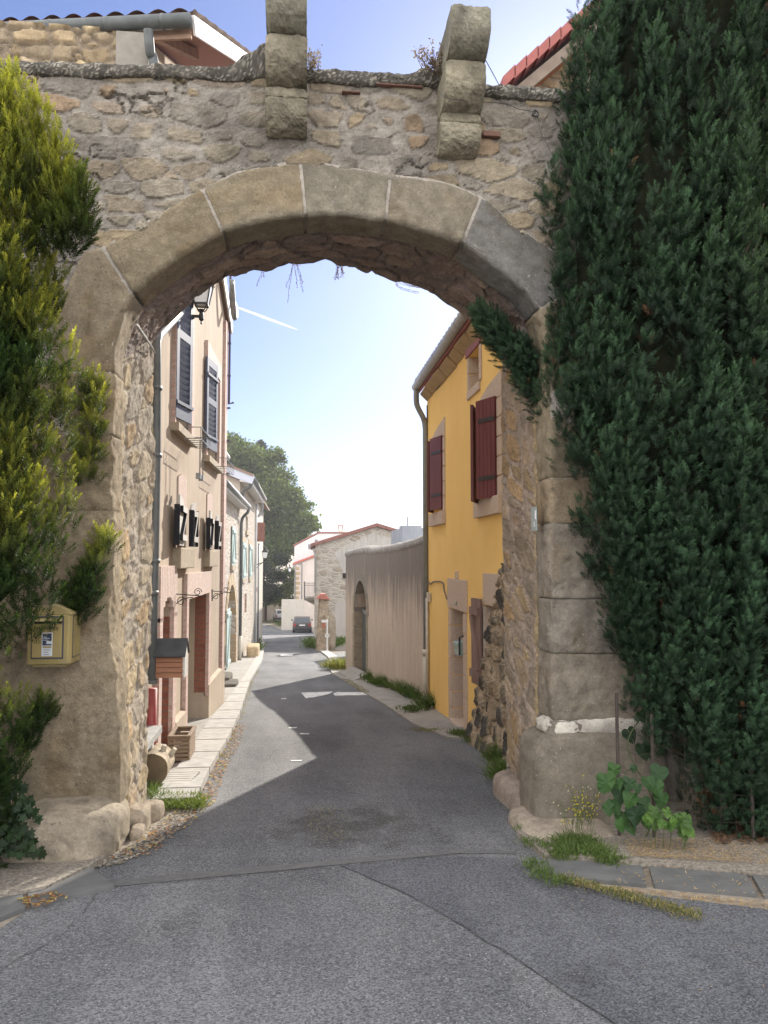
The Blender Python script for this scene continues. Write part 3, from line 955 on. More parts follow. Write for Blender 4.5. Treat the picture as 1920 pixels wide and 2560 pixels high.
mesh_np('rubble_face', np.stack([GX, Y0 + DY, GZ], -1).reshape(-1, 3), grid_faces(*GX.shape, keep), STONE, gate, np.clip(C * .82, .02, .7).reshape(-1, 3), False)
# small brick fragments set in the mortar
OLDBRICK = simple('old_brick', (.20, .105, .08), (.16, .095, .075), ns=30, rough=.95, bs=90, bst=.5)
for c, x, y, w, h in (('E4', 1440, 770, 105, 38), ('E4', 605, 532, 110, 16), ('E4', 805, 496, 280, 10)):
    a = at_y(c, x, y, Y0 - .035); b = at_y(c, x + w, y + h, Y0 - .035)
    MB().box(a.x, b.x, Y0 - .035, Y0 + .05, b.z, a.z).build('brick_fragment', OLDBRICK, gate, bevel=.006)

# pebbly dark coping
cx = np.arange(-4.5, 4.5, .013)
prof = [(Y0 + .05, -.14), (Y0 - .02, -.12), (Y0 - .035, -.09), (Y0 - .04, -.06), (Y0 - .04, -.03), (Y0 - .025, -.005), (Y0 + .0, .01), (Y0 + .05, .02)] + [(Y0 + .08 + .03 * k, .025) for k in range(12)] + [(YB - .3, .03), (YB - .02, .02), (YB + .02, -.05), (YB - .02, -.1)]
prof = [(y, z * .8) for y, z in prof]
pr = np.concatenate([resample(np.array(prof[:7]), 22)[:-1], resample(np.array(prof[6:]), 38)])
NP = len(pr)
arcp = np.r_[0, np.cumsum(np.linalg.norm(np.diff(pr, axis=0), axis=1))]
lump = .20 * np.exp(-((cx + .30) / .10) ** 2) + .07 * np.exp(-((cx + .45) / .08) ** 2) + .08 * np.exp(-((cx - 1.0) / .10) ** 2)
S, T = np.meshgrid(cx, arcp)
nz = .03 * fbm(S * 14, T * 14, 301, 5, .65) + .022 * vn(S * 45, T * 45, 302) * vn(S * 45, T * 45, 303) + .03 * fbm(S * 3, T * 3, 304)
CV = np.stack([S, pr[:, 0][:, None] - nz * .8, topz(cx)[None] + pr[:, 1][:, None] + lump[None] * sstep(-.14, .02, pr[:, 1])[:, None] + nz * .6], -1)
low = .03 * fbm(S * 2, S * 0, 305, 4)
CV[:, :, 2] += np.where(pr[:, 1] < -.05, 1, 0)[:, None] * low * 2
v1 = vn(S * 105, T * 105, 306)
cc = np.array([.115, .108, .095]) * (1 + 1.0 * fbm(S * 12, T * 12, 307, 5)[..., None])
cc = np.where((v1 > .74)[..., None], np.array([.34, .32, .28]) * (.6 + .8 * vn(S * 20, T * 20, 309))[..., None], cc)
mesh_np('coping', CV.reshape(-1, 3), grid_faces(NP, len(cx)), STONE, gate, np.clip(cc, .02, .6).reshape(-1, 3), False)

# corbels: three stones each, stepping out
def corbel(xa, xb, zb, seed):
    root = empty('corbel', ((xa + xb) / 2, Y0, zb[0]))
    root.parent = gate
    root.location = Vector(root.location) - wloc(gate)
    for k in range(3):
        z0, z1 = zb[k], zb[k + 1]
        yf = Y0 - (.20, .38, .56)[k]; yi = Y0 - (.0, .17, .35)[k]
        hgt = z1 - z0
        pts = [(Y0 + .25, z1), (yf + .01, z1), (yf, z1 - .015), (yf, z1 - hgt * .38)]
        if k == 0:
            pts = [(Y0 + .25, z1), (yf + .02, z1), (yf + .012, z1 - .07), (yf + .03, z1 - .085), (yf, z1 - .10), (yf, z1 - hgt * .5)]
        zc = pts[-1][1]
        for a in np.linspace(.1, 1, 9) * math.pi / 2:
            pts.append((yf + (yi - yf) * (1 - math.cos(a)), zc - (zc - z0) * math.sin(a)))
        pts += [(Y0 + .25, z0 + .002)]
        NX, NR = 34, 96
        pr = resample(np.array(pts), NR)
        xs = np.linspace(xa + .006 * k, xb - .004 * k, NX)
        S, T = np.meshgrid(xs, np.arange(NR) * .0146)
        tn = np.gradient(pr, axis=0); tn /= np.linalg.norm(tn, axis=1)[:, None]
        nn = np.stack([tn[:, 1], -tn[:, 0]], 1)
        e = np.minimum(S - xs[0], xs[-1] - S)
        d = .026 * fbm(S * 9, T * 9, seed + k, 5, .6) + .022 * fbm(S * 30, T * 30, seed + 9 + k, 4, .65) - .014 * (1 - sstep(0, .035, e))
        Vv = np.stack([S + .012 * fbm(T * 8, S * 0, seed + 4) , pr[:, 0][:, None] + nn[:, 0][:, None] * d, pr[:, 1][:, None] + nn[:, 1][:, None] * d], -1)
        F = grid_faces(NR, NX).tolist()
        V2 = Vv.reshape(-1, 3)
        # close the sides with strips towards the profile's middle
        n0 = len(V2)
        cenL = V2.reshape(NR, NX, 3)[:, 0].mean(0); cenR = V2.reshape(NR, NX, 3)[:, -1].mean(0)
        add = [cenL, cenR]
        for r in range(NR - 1):
            F.append([r * NX, (r + 1) * NX, n0, n0]); F.append([(r + 1) * NX + NX - 1, r * NX + NX - 1, n0 + 1, n0 + 1])
        F.append([(NR - 1) * NX, 0, n0, n0]); F.append([NX - 1, NR * NX - 1, n0 + 1, n0 + 1])
        V2 = np.concatenate([V2, np.array(add)])
        col = np.array([.30, .275, .21]) * (1 + .7 * fbm(S * 7, T * 7, seed + 20 + k, 5)[..., None] + .3 * fbm(S * 30, T * 30, seed + 23, 4)[..., None])
        col = col * (1 - .35 * sstep(.0, .2, fbm(S * 3, T * 3, seed + 33 + k))[..., None])
        if k == 2:
            col = col * np.array([.82, .86, .9])
        col = np.concatenate([col.reshape(-1, 3), np.tile(col.reshape(-1, 3).mean(0) * .8, (2, 1))])
        me_f = [f if f[2] != f[3] else f[:3] for f in F]
        m = MB(); m.v = [tuple(v) for v in V2]; m.f = [tuple(f) for f in me_f]; m.c = [tuple(c) for c in np.clip(col, .02, .6)]
        m.build('corbel_stone', STONE, root, smooth=False, attr=True)
        me = bpy.data.objects[-1] if False else None


def cz(v, Y):
    return at_y('F', 960, v, Y).z


corbel(at_y('E4', 148, 700, Y0 - .2).x, at_y('E4', 398, 700, Y0 - .2).x, [cz(362, Y0), cz(231, Y0 - .2), cz(100, Y0 - .38), cz(100, Y0 - .38) + .44], 401)
corbel(at_y('E4', 1194, 760, Y0 - .2).x, at_y('E4', 1432, 760, Y0 - .2).x, [cz(388, Y0), cz(264, Y0 - .2), cz(134, Y0 - .38), cz(7, Y0 - .5)], 431)

# plinth, whitish repair band and raised footing of the right-hand pier
def lumpy(name, x0, x1, y0, y1, z0, z1, mat, parent, col, seed, amp=.03, p=4, n=48, loc=None):
    """a weathered block: superellipsoid with noise"""
    th = np.linspace(-math.pi / 2, math.pi / 2, n); ph = np.linspace(0, 2 * math.pi, 2 * n)
    PH, TH = np.meshgrid(ph, th)
    sg = lambda a, e: np.sign(a) * np.abs(a) ** (2 / e)
    X = sg(np.cos(TH), p) * sg(np.cos(PH), p); Yy = sg(np.cos(TH), p) * sg(np.sin(PH), p); Z = sg(np.sin(TH), p)
    px, py, pz = (x0 + x1) / 2 + X * (x1 - x0) / 2, (y0 + y1) / 2 + Yy * (y1 - y0) / 2, (z0 + z1) / 2 + Z * (z1 - z0) / 2
    r = 1 + amp * 3 * fbm(px * 4 + pz * 3, py * 4 + pz * 2.2, seed, 5, .55) + amp * fbm(px * 17 + pz * 9, py * 17 + pz * 13, seed + 3, 4)
    px, py, pz = (x0 + x1) / 2 + X * r * (x1 - x0) / 2, (y0 + y1) / 2 + Yy * r * (y1 - y0) / 2, (z0 + z1) / 2 + Z * r * (z1 - z0) / 2
    C = np.array(col) * (1 + .6 * fbm(px * 5 + pz * 4, py * 5 + pz * 3, seed + 7, 5)[..., None] + .3 * fbm(px * 28 + pz * 19, py * 23 + pz * 29, seed + 8, 4)[..., None])
    return mesh_np(name, np.stack([px, py, pz], -1).reshape(-1, 3), grid_faces(n, 2 * n), mat, parent, np.clip(C, .02, .75).reshape(-1, 3), True, loc)


xr0 = P2('F', 1336, 1900, 5.82)[0]
zw = P2('F', 1400, 1822)[1]
lumpy('plinth', xr0, xr0 + 1.1, Y0 - .12, Y0 + .45, gz(5.9) - .2, zw - .02, STONE_SMOOTH, gate, (.215, .19, .155), 501, .018, 6, 90)
lumpy('mortar_band', xr0 + .10, xr0 + 1.0, Y0 - .045, Y0 + .3, zw - .085, zw + .10, STONE, gate, (.50, .47, .42), 511, .10, 3, 90)
lumpy('footing_stone', 1.66, 2.35, 5.42, 6.25, gz(5.8) - .25, gz(5.8) + .10, STONE, gate, (.32, .275, .225), 521, .022, 5, 60)
lumpy('footing_stone', 1.78, 2.2, 6.2, 7.25, gz(6.6) - .3, gz(6.6) + .19, STONE, gate, (.31, .26, .22), 531, .03, 4, 60)

# big guard stone at the foot of the left pier
b = lumpy('guard_stone', -2.02, -1.24, 5.42, 6.25, gz(5.6) - .12, gz(5.6) + .33, STONE, None, (.30, .26, .205), 541, .06, 3.2, 120, (-1.62, 5.8, gz(5.6)))
tag(b, 'large weathered guard stone at the foot of the left pier', 'boulder')
for x, y, w, h, sd in ((-1.24, 6.32, .20, .19, 1), (-1.18, 6.66, .17, .13, 2), (-1.19, 6.08, .11, .09, 3)):
    b = lumpy('loose_stone', x - w / 2, x + w / 2, y - w * .7, y + w * .7, gz(y) - .05, gz(y) + h, STONE, None, (.33, .28, .22), 550 + sd, .14, 3.6, 60, (x, y, gz(y)))
    tag(b, {1: 'rough stone leaning on the left jamb just behind the guard stone', 2: 'rounded stone farthest along the foot of the left jamb', 3: 'small rubble stone wedged between guard stone and lane'}[sd], 'stone')

# ------------------------------------------------------------------ yew hedges: sprigs of needles
def sprig(rng, L, n, nl, w):
    V, T = [], []
    for k in range(n):
        t = (k + .5) / n
        ph = k * 2.4 + rng.uniform(-.3, .3)
        al = math.radians(rng.uniform(48, 75) - 38 * t * t)
        l = nl * rng.uniform(.75, 1.1) * (1 - .25 * t)
        d = np.array([math.sin(al) * math.cos(ph), math.sin(al) * math.sin(ph), math.cos(al)])
        sd = np.array([-math.sin(ph), math.cos(ph), 0]) * w * .5
        b = np.array([0, 0, L * t])
        tip = b + d * l
        mid = b + d * l * .45
        V += [b, mid + sd, tip, mid - sd]
        T += [t * .6, t * .8 + .1, t * .8 + .25, t * .8 + .1]
    return np.array(V), np.array(T)


def frames(D, rng):
    D = D / np.linalg.norm(D, axis=1)[:, None]
    r = rng.normal(size=D.shape)
    a = np.cross(D, r); a /= np.linalg.norm(a, axis=1)[:, None]
    b = np.cross(D, a)
    return np.stack([a, b, D], 2)


def scatter(templates, P, D, S, tint, rng, grad):
    """instances of quad templates merged into arrays; tint (m,3) per instance, grad(t)->(k,3) multiplier"""
    Vs, Cs, n = [], [], 0
    R = frames(D, rng)
    idx = rng.randint(len(templates), size=len(P))
    for i, (tv, tt_) in enumerate(templates):
        m = idx == i
        if not m.any(): continue
        v = np.einsum('mij,kj->mki', R[m], tv) * S[m][:, None, None] + P[m][:, None]
        c = tint[m][:, None, :] * grad(tt_)[None]
        Vs.append(v.reshape(-1, 3)); Cs.append(c.reshape(-1, 3))
    V = np.concatenate(Vs); C = np.concatenate(Cs)
    return V, C


def quads(V):
    return np.arange(len(V), dtype=np.int32).reshape(-1, 4)


rng = np.random.RandomState(7)
SPR = [sprig(rng, .085, 34, .044, .0062) for _ in range(5)]
SPRF = [sprig(rng, .11, 36, .036, .0066) for _ in range(4)]


def plume(rng, tip, down, L, r0, n, up=.9, pw=.75):
    """sprig positions/directions on a feathery upright shoot ending at tip, running back along `down`"""
    t = rng.rand(n) ** .8
    down = np.asarray(down, float); down /= np.linalg.norm(down)
    a = np.cross(down, [0, 1, .2]); a /= np.linalg.norm(a); b = np.cross(down, a)
    ph = rng.rand(n) * 2 * math.pi
    rad = r0 * (.12 + .88 * t ** pw) * (.75 + .35 * rng.rand(n))
    out = np.cos(ph)[:, None] * a + np.sin(ph)[:, None] * b
    P = np.asarray(tip) + down * (t * L)[:, None] + out * rad[:, None]
    D = out * (.35 + .6 * t)[:, None] - down * up + rng.normal(size=(n, 3)) * .18
    return P, D, t


# --- the tall dark yew on the right
HB = [(-120, 1262), (0, 1256), (60, 1240), (130, 1226), (230, 1218), (330, 1193), (400, 1188), (480, 1192), (600, 1202), (700, 1205), (790, 1192), (830, 1185), (930, 1203), (1010, 1232), (1100, 1262), (1180, 1292), (1280, 1330), (1400, 1345), (1500, 1374), (1545, 1420), (1640, 1455), (1720, 1520), (1790, 1560)]
hz, hx = [], []
for v, u in HB:
    p = at_y('DS', u, v, 5.55); hz.append(p.z); hx.append(p.x)
hz = np.array(hz)[::-1]; hx = np.array(hx)[::-1]


def hedge_left(z): return np.interp(z, hz, hx)


def hedge_y(x, z):
    d = np.clip(x - hedge_left(z), 0, 5)
    y = 5.78 - .68 * (1 - np.exp(-d / .35)) - .05 * d
    y = y - .16 * fbm(x * 2.3, z * .8, 611, 3) - .30 * np.abs(vn(x * 3.6, z * .45, 612) - .5)
    return y


hedge = empty('yew_hedge', (3.0, 5.6, gz(5.6)), 'tall dark green yew covering the right pier of the gateway', 'hedge')
PP, DD, TTt, KK = [], [], [], []
for gxx in np.arange(1.7, 4.75, .155):
    for gzz in np.arange(-.45, 6.2, .165):
        x = gxx + rng.uniform(-.1, .1); z = gzz + rng.uniform(-.12, .12)
        xl0 = hedge_left(z)
        if x < xl0 + .055 or (z < -.15 and x < 2.75 + .3 * rng.rand()): continue
        if fbm(np.array(x * 2.6), np.array(z * 1.1), 615, 3) < -.10 and x - xl0 > .4 and rng.rand() < .45: continue
        y = hedge_y(np.array(x), np.array(z)) + rng.uniform(-.10, .10)
        L = rng.uniform(.4, .85); r0 = rng.uniform(.05, .09)
        if x - xl0 < .2: r0 *= .65; L *= .8
        lean = rng.uniform(-.08, .08)
        p, d, t = plume(rng, (x, y - .03, z + .12), (lean, .22, -1), L, r0, int(42 * L / .45))
        d[:, 1] -= .30
        PP.append(p); DD.append(d); TTt.append(t); KK.append(np.full(len(t), rng.rand()))
for zz_ in np.arange(.2, 6.2, .055):                      # the trimmed left flank, filled in front to wall
    for _ in range(2):
        x = hedge_left(zz_) + rng.uniform(.0, .42)
        y = rng.uniform(float(hedge_y(np.array(x), np.array(zz_))) - .02, 5.82)
        L = rng.uniform(.22, .4)
        p, d, t = plume(rng, (x + .03, y, zz_ + .1), (rng.uniform(-.05, .2), .1, -1), L, rng.uniform(.05, .085), int(60 * L))
        PP.append(p); DD.append(d); TTt.append(t); KK.append(np.full(len(t), rng.rand()))
# boughs grown round the arris, under the right haunch of the arch
for k in range(150):
    s = rng.rand() * 1.16
    a = np.array([1.36 + .62 * s, 6.15 + .55 * rng.rand(), 0])
    sof = np.interp(a[0], INa[900 // 24:, 0], INa[900 // 24:, 1]) if False else None
    u = 1010 + 190 * s
    v = 628 + 190 * s ** 1.15
    q = at_y('DS', u + rng.uniform(4, 30), v + rng.uniform(22, 44 + 115 * s), 6.1 + .35 * rng.rand())
    p, d, t = plume(rng, (q.x, q.y, q.z), (.5, .2, -.6), .20, .06, 22)
    PP.append(p); DD.append(d); TTt.append(t); KK.append(np.full(len(t), rng.rand()))
PP = np.concatenate(PP); DD = np.concatenate(DD); TTt = np.concatenate(TTt); KK = np.concatenate(KK)
m = len(PP)
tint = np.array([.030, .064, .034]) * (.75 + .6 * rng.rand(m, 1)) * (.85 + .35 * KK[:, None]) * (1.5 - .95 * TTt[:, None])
y2 = sstep(.35, .8, fbm(PP[:, 0] * .9 + 9, PP[:, 2] * .7, 620) + .5) * sstep(2.2, 4.2, PP[:, 0])
tint = tint * (1 + y2[:, None] * np.array([.9, .45, 0]))
dead = (rng.rand(m) < .004) | ((fbm(PP[:, 0] * 3, PP[:, 2] * 3, 621) > .30) & (PP[:, 2] < .45) & (rng.rand(m) < .5))
tint[dead] = np.array([.11, .055, .03]) * (.7 + .6 * rng.rand(dead.sum(), 1))
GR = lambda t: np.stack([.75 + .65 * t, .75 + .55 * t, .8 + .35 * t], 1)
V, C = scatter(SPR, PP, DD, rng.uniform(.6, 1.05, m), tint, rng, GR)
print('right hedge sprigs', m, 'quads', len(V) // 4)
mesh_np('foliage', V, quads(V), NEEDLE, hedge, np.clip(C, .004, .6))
# the twiggy body behind the sprigs
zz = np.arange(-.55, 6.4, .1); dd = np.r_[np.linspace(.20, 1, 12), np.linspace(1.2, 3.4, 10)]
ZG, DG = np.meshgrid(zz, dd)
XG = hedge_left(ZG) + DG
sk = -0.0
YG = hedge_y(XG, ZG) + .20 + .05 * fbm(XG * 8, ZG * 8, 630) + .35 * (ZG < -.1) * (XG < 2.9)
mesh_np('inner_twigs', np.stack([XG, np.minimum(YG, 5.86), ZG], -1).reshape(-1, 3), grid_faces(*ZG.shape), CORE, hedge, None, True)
tr = MB()
for (x, zt) in ((3.1, 3.0), (3.5, 2.6), (4.2, 3.2)):
    tr.tube([(x, 5.72, gz(5.7) - .1), (x + .05, 5.7, 1), (x + .1, 5.65, zt)], [.06, .05, .03], 7)
b0 = at_y('C2', 1530, 1140, 4.97); b1 = at_y('C2', 1640, 880, 4.97)
tr.tube([b0, (b0 + b1) / 2 + Vector((.03, 0, 0)), b1], [.014, .011, .006], 6)
b2 = at_y('C2', 1575, 1140, 4.96)
tr.tube([b2, b2 + (b1 - b0) * .6], [.012, .006], 6)
tr.build('stems', WOODY, hedge)

# --- the yellow-green yew on the left
lh = empty('yew_hedge', (-2.3, 5.5, gz(5.5)), 'yellow green yew with feathery upright tips climbing the left pier', 'hedge')
LB = [(150, 34), (215, 60), (212, 100), (300, 128), (385, 178), (430, 172), (480, 180), (560, 178), (640, 186), (720, 176), (790, 172), (850, 168), (960, 160), (1060, 158), (1130, 150), (1220, 142), (1290, 112), (1340, 50), (1400, 30), (1470, 36), (1520, 76), (1600, 74), (1660, 40), (1720, 18), (1790, 10)]
lz, lx = [], []
for v, u in LB:
    p = at_y('DS', u, v, 5.0); lz.append(p.z); lx.append(p.x - (.13 if v > 660 or v < 320 else .20))
lz = np.array(lz)[::-1]; lx = np.array(lx)[::-1]


def lh_right(z): return np.interp(z, lz, lx)


PP, DD, TTt = [], [], []


def lh_plume(x, y, z, L, r0, n, down=(0, .15, -1)):
    p, d, t = plume(rng, (x, y, z), down, L, r0, n, 1.0)
    PP.append(p); DD.append(d); TTt.append(t)


# free standing tips along the top
for u, v, L in ((38, 148, .75), (16, 190, .6), (62, 205, .6), (100, 207, .95), (88, 262, .7), (118, 300, .7), (140, 262, .85), (160, 385, .45), (30, 250, .6), (176, 372, .4), (135, 330, .5), (5, 160, .7), (-30, 170, .8), (-60, 150, .8)):
    q = at_y('DS', u - 6, v + 4, 4.85 + .1 * rng.rand())
    lh_plume(q.x, q.y, q.z, L, .085, 130)
for gxx in np.arange(-2.6, -1.3, .075):
    for gzz in np.arange(-.5, 4.75, .105):
        x = gxx + rng.uniform(-.05, .05); z = gzz + rng.uniform(-.08, .08)
        e = lh_right(z) - x
        if e < .04: continue
        y = 5.72 - (.92 if z > .1 else .55) * (1 - math.exp(-e / .09)) - .16 * float(vn(np.array(x * 4.5), np.array(z * .5), 641)) + rng.uniform(-.04, .05)
        if z > 4.0 + .45 * min(1, e / .6) and e < 1.2: continue
        lh_plume(x, y, z + .1, rng.uniform(.3, .6), rng.uniform(.06, .1) * (.75 if e < .15 else 1), 30)
# low side sprays lying on the pier
for pts in ([(205, 812), (203, 850), (196, 900), (190, 950), (180, 1000)], [(222, 1150), (212, 1190), (190, 1225), (165, 1250), (140, 1280)], [(196, 1250), (180, 1290), (150, 1310)], [(92, 1510), (70, 1540), (55, 1580)]):
    for (u, v) in pts:
        for _ in range(3):
            q = at_y('DS', u + rng.uniform(-10, 10), v, 5.72 + .08 * rng.rand())
            lh_plume(q.x, q.y, q.z, .17, .05, 18)
PP = np.concatenate(PP); DD = np.concatenate(DD); TTt = np.concatenate(TTt); m = len(PP)
f = sstep(-.2, .15, fbm(PP[:, 0] * 2.2, PP[:, 2] * 1.4, 650) + (PP[:, 2] - 3.1) * .13)[:, None]
f = np.clip(f * 1.3, 0, 1) * np.clip(1.1 - TTt, 0, 1)[:, None] ** 1.2
tint = (np.array([.030, .060, .016]) * (1 - f) + np.array([.25, .27, .05]) * f) * (.75 + .55 * rng.rand(m, 1)) * (1.25 - .6 * TTt[:, None])
GR2 = lambda t: np.stack([.65 + .9 * t, .7 + .7 * t, .8 + .2 * t], 1)
V, C = scatter(SPRF, PP, DD, rng.uniform(.7, 1.1, m), tint, rng, GR2)
print('left hedge sprigs', m)
mesh_np('foliage', V, quads(V), m_leaf('golden_yew_needles', .3, .6, spec=.12), lh, np.clip(C, .004, .7))
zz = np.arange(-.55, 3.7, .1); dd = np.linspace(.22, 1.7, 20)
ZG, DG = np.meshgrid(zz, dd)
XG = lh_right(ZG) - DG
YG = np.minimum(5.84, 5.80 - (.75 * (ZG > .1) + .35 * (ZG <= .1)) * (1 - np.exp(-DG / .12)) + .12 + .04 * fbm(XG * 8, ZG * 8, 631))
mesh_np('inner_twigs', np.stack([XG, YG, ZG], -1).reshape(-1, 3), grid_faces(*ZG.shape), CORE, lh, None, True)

# ------------------------------------------------------------------ walls with openings
def facade(name, mat, parent, T, y0, y1, zb, zt, holes, depth, back=True, backmat=None, thick=None):
    """one wall skin in (y, z) with real openings; T(y, z, o) maps to the world (o = outward). holes: (ya, yb, za, zb_, rise)"""
    f = lambda g, y: g(y) if callable(g) else g
    cuts = {y0, y1}
    for h in holes:
        cuts |= {h[0], h[1]}
        if len(h) > 4 and h[4]:
            cuts |= set(np.linspace(h[0], h[1], 9))
    for g in (zb, zt):
        if callable(g): cuts |= set(np.linspace(y0, y1, 25))
    cuts = sorted(c for c in cuts if y0 <= c <= y1)

    def top(h, y):
        if len(h) > 4 and h[4]:
            t = (y - h[0]) / (h[1] - h[0]) * 2 - 1
            return h[3] - h[4] + h[4] * math.sqrt(max(0, 1 - t * t))
        return h[3]
    m = MB()
    for a, b in zip(cuts[:-1], cuts[1:]):
        if b - a < 1e-6: continue
        c = (a + b) / 2
        hs = sorted([h for h in holes if h[0] < c < h[1]], key=lambda h: h[2])
        la, lb = f(zb, a), f(zb, b)
        for h in hs:
            if h[2] > la + 1e-6: m.poly([T(a, la, 0), T(b, lb, 0), T(b, h[2], 0), T(a, h[2], 0)])
            ta, tb = top(h, a), top(h, b)
            m.poly([T(a, ta, 0), T(b, tb, 0), T(b, tb, -depth), T(a, ta, -depth)])
            m.poly([T(a, h[2], 0), T(b, h[2], 0), T(b, h[2], -depth), T(a, h[2], -depth)])
            la, lb = ta, tb
        m.poly([T(a, la, 0), T(b, lb, 0), T(b, f(zt, b), 0), T(a, f(zt, a), 0)])
    for h in holes:
        for y in (h[0], h[1]):
            t = top(h, y)
            if t > h[2] + .01: m.poly([T(y, h[2], 0), T(y, t, 0), T(y, t, -depth), T(y, h[2], -depth)])
        if back:
            m.poly([T(h[0], h[2], -depth), T(h[1], h[2], -depth), T(h[1], h[3], -depth), T(h[0], h[3], -depth)])
    if thick:
        za, zc = f(zb, y0), f(zb, y1)
        m.poly([T(y0, za, 0), T(y0, f(zt, y0), 0), T(y0, f(zt, y0), -thick), T(y0, za, -thick)])
        m.poly([T(y1, zc, 0), T(y1, f(zt, y1), 0), T(y1, f(zt, y1), -thick), T(y1, zc, -thick)])
        cs = [c for c in cuts]
        for a, b in zip(cs[:-1], cs[1:]):
            m.poly([T(a, f(zt, a), 0), T(b, f(zt, b), 0), T(b, f(zt, b), -thick), T(a, f(zt, a), -thick)])
        m.poly([T(y0, za, -thick), T(y1, zc, -thick), T(y1, f(zt, y1), -thick), T(y0, f(zt, y0), -thick)])
    return m.build(name, mat, parent)


def at_plane(c, x, y, n, d):
    r = Vector(ray(c, x, y)); n = Vector(n); e = Vector((0, 0, EYE))
    return e + r * ((d - n.dot(e)) / n.dot(r))


METAL = simple('zinc', (.20, .21, .21), (.28, .29, .29), ns=12, rough=.45, metal=.6)
PIPE = simple('grey_pipe', (.085, .093, .093), (.12, .13, .128), ns=9, rough=.5, spec=.5)
CREAMPIPE = simple('cream_pipe', (.45, .41, .34), (.52, .48, .40), ns=9, rough=.5)
IRON = simple('black_iron', (.018, .018, .019), rough=.5, spec=.5)
WHITE = simple('white_paint', (.72, .71, .69), (.55, .54, .52), ns=12, rough=.6)
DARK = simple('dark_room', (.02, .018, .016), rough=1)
BRICKP = m_brick('pink_brick', (.47, .31, .265), (.54, .38, .33), (.48, .41, .36), bw=.22, rh=.072)
BRICKR = m_brick('red_brick', (.20, .065, .04), (.27, .10, .06), (.17, .11, .09), bw=.23, rh=.075)
BRICKH = m_brick('soldier_brick', (.48, .34, .29), (.55, .42, .36), (.50, .43, .37), axis='zy', bw=.24, rh=.07)
SILL = simple('sandstone_sill', (.38, .31, .22), (.30, .25, .185), ns=14, rough=.9, bs=60, bst=.5)
PEACH = m_plaster('pinkish_buff_render', (.41, .335, .26), (.49, .405, .315), (.33, .28, .225), streak=.55)
BLUEGREY = simple('blue_grey_shutter', (.060, .078, .13), (.085, .105, .16), ns=20, rough=.6)
OLDWOOD = simple('weathered_wood', (.40, .385, .36), (.50, .485, .455), ns=14, scale=(6, 6, .6), rough=.85, bs=50, bst=.3)
BATTEN_SHADE = simple('painted_shade', (.018, .018, .022), rough=.8, spec=.15)  # near-black for the shaded batten sides and the shadow gap of the leaf
BROWNWOOD = simple('brown_wood', (.17, .10, .06), (.24, .15, .09), ns=12, scale=(1, 1, 6), rough=.75)

# ------------------------------------------------------------------ left house (gable wall to the lane)
FXN, FXD = (1, -.02, 0), -1.702


def fx(y): return FXD + .02 * y


def TL(y, z, o=0): return Vector((fx(y) + o, y, z))


def at_f(c, x, y, o=0): return at_plane(c, x, y, FXN, FXD + o)


lhouse = empty('town_house', (fx(7.4), 7.4, gz(7.4)), 'tall buff rendered house with blue grey louvred shutters on the left', 'house')
YN, YF = 7.35, 14.62
eaveN = 6.70; zridge = 8.45; eaveF = at_f('G2', 200, 1300).z


def gable(y):
    return min(eaveN + (y - YN) * .50, eaveF + (YF - y) * .36)


def win(c, xa, xb, ybot, ytop, xs=None):
    a = at_f(c, xa, ybot); b = at_f(c, xb, ybot)
    t = at_f(c, xs or xa, ytop)
    return a.y, b.y, a.z, t.z


w1 = list(win('C4', 352, 480, 1395, 300)); w1[3] = w1[2] + 2.0
w2 = win('C4', 640, 742, 1690, 812)
l1 = win('G3', 440, 622, 1440, 330, 445)
l2 = win('G3', 1195, 1312, 1510, 650, 1200)
d1 = win('C5', 143, 222, 1660, 850, 215)
d2 = win('C5', 330, 475, 1560, 800, 340)
d2 = (d2[0], d2[1], gz(d2[1]) - .05, at_f('C5', 475, 782).z)
d1 = (d1[0], d1[1], gz(d1[1]) + .03, at_f('C5', 185, 815).z)
holes = [w1, w2, (*l1, .22), (*l2, .2), (*d1, .25), d2]
facade('wall', PEACH, lhouse, TL, YN, YF, lambda y: gz(y) - .3, gable, holes, .42)
# the other walls of the house
o = MB()
o.poly([TL(YF, gz(YF) - .3), TL(YF, eaveF), (-8, YF, eaveF), (-8, YF, gz(YF) - .3)])
o.poly([(-8, YF, gz(YF) - .3), (-8, YF, eaveF), (-8, 11, zridge), (-8, YN, eaveN), (-8, YN, gz(YN) - .3)])
o.build('rear_wall', PEACH, lhouse)
o = MB(); o.poly([TL(YN, gz(YN) - .3), TL(YN, eaveN), (-8, YN, eaveN), (-8, YN, gz(YN) - .3)])
# upstairs end wall seen over the gateway: stones in relief
gxs = np.arange(-4.8, fx(YN) + .001, .02); gzs = np.arange(4.6, eaveN + .02, .02)
A, B = np.meshgrid(gxs, gzs)
H, C = masonry(A, B, 51, (.08, .16), (.1, .3), (.30, .25, .19), np.array([(.42, .33, .2), (.40, .32, .22), (.46, .37, .24), (.36, .28, .18)]), .3)
mesh_np('end_wall', np.stack([A, YN - .02 - .05 * (H - .3), B], -1).reshape(-1, 3), grid_faces(*A.shape), STONE, lhouse, C.reshape(-1, 3), True)
o.build('end_wall_render', PEACH, lhouse)
pa = at_y('E3', 780, 340, YN - .06); pb = at_y('E3', 1000, 290, YN - .06)
MB().box(pa.x, pb.x, YN - .09, YN - .01, 5.6, eaveN - .05).build('render_patch', simple('grey_render', (.30, .275, .235), (.24, .22, .19), ns=9, rough=.95, bs=50, bst=.4), lhouse)


def framestrip(mb, y0, y1, z0, z1, o=.05, inn=.02):
    mb.hexa([TL(y0, z0, -inn), TL(y0, z0, o), TL(y1, z0, o), TL(y1, z0, -inn), TL(y0, z1, -inn), TL(y0, z1, o), TL(y1, z1, o), TL(y1, z1, -inn)])


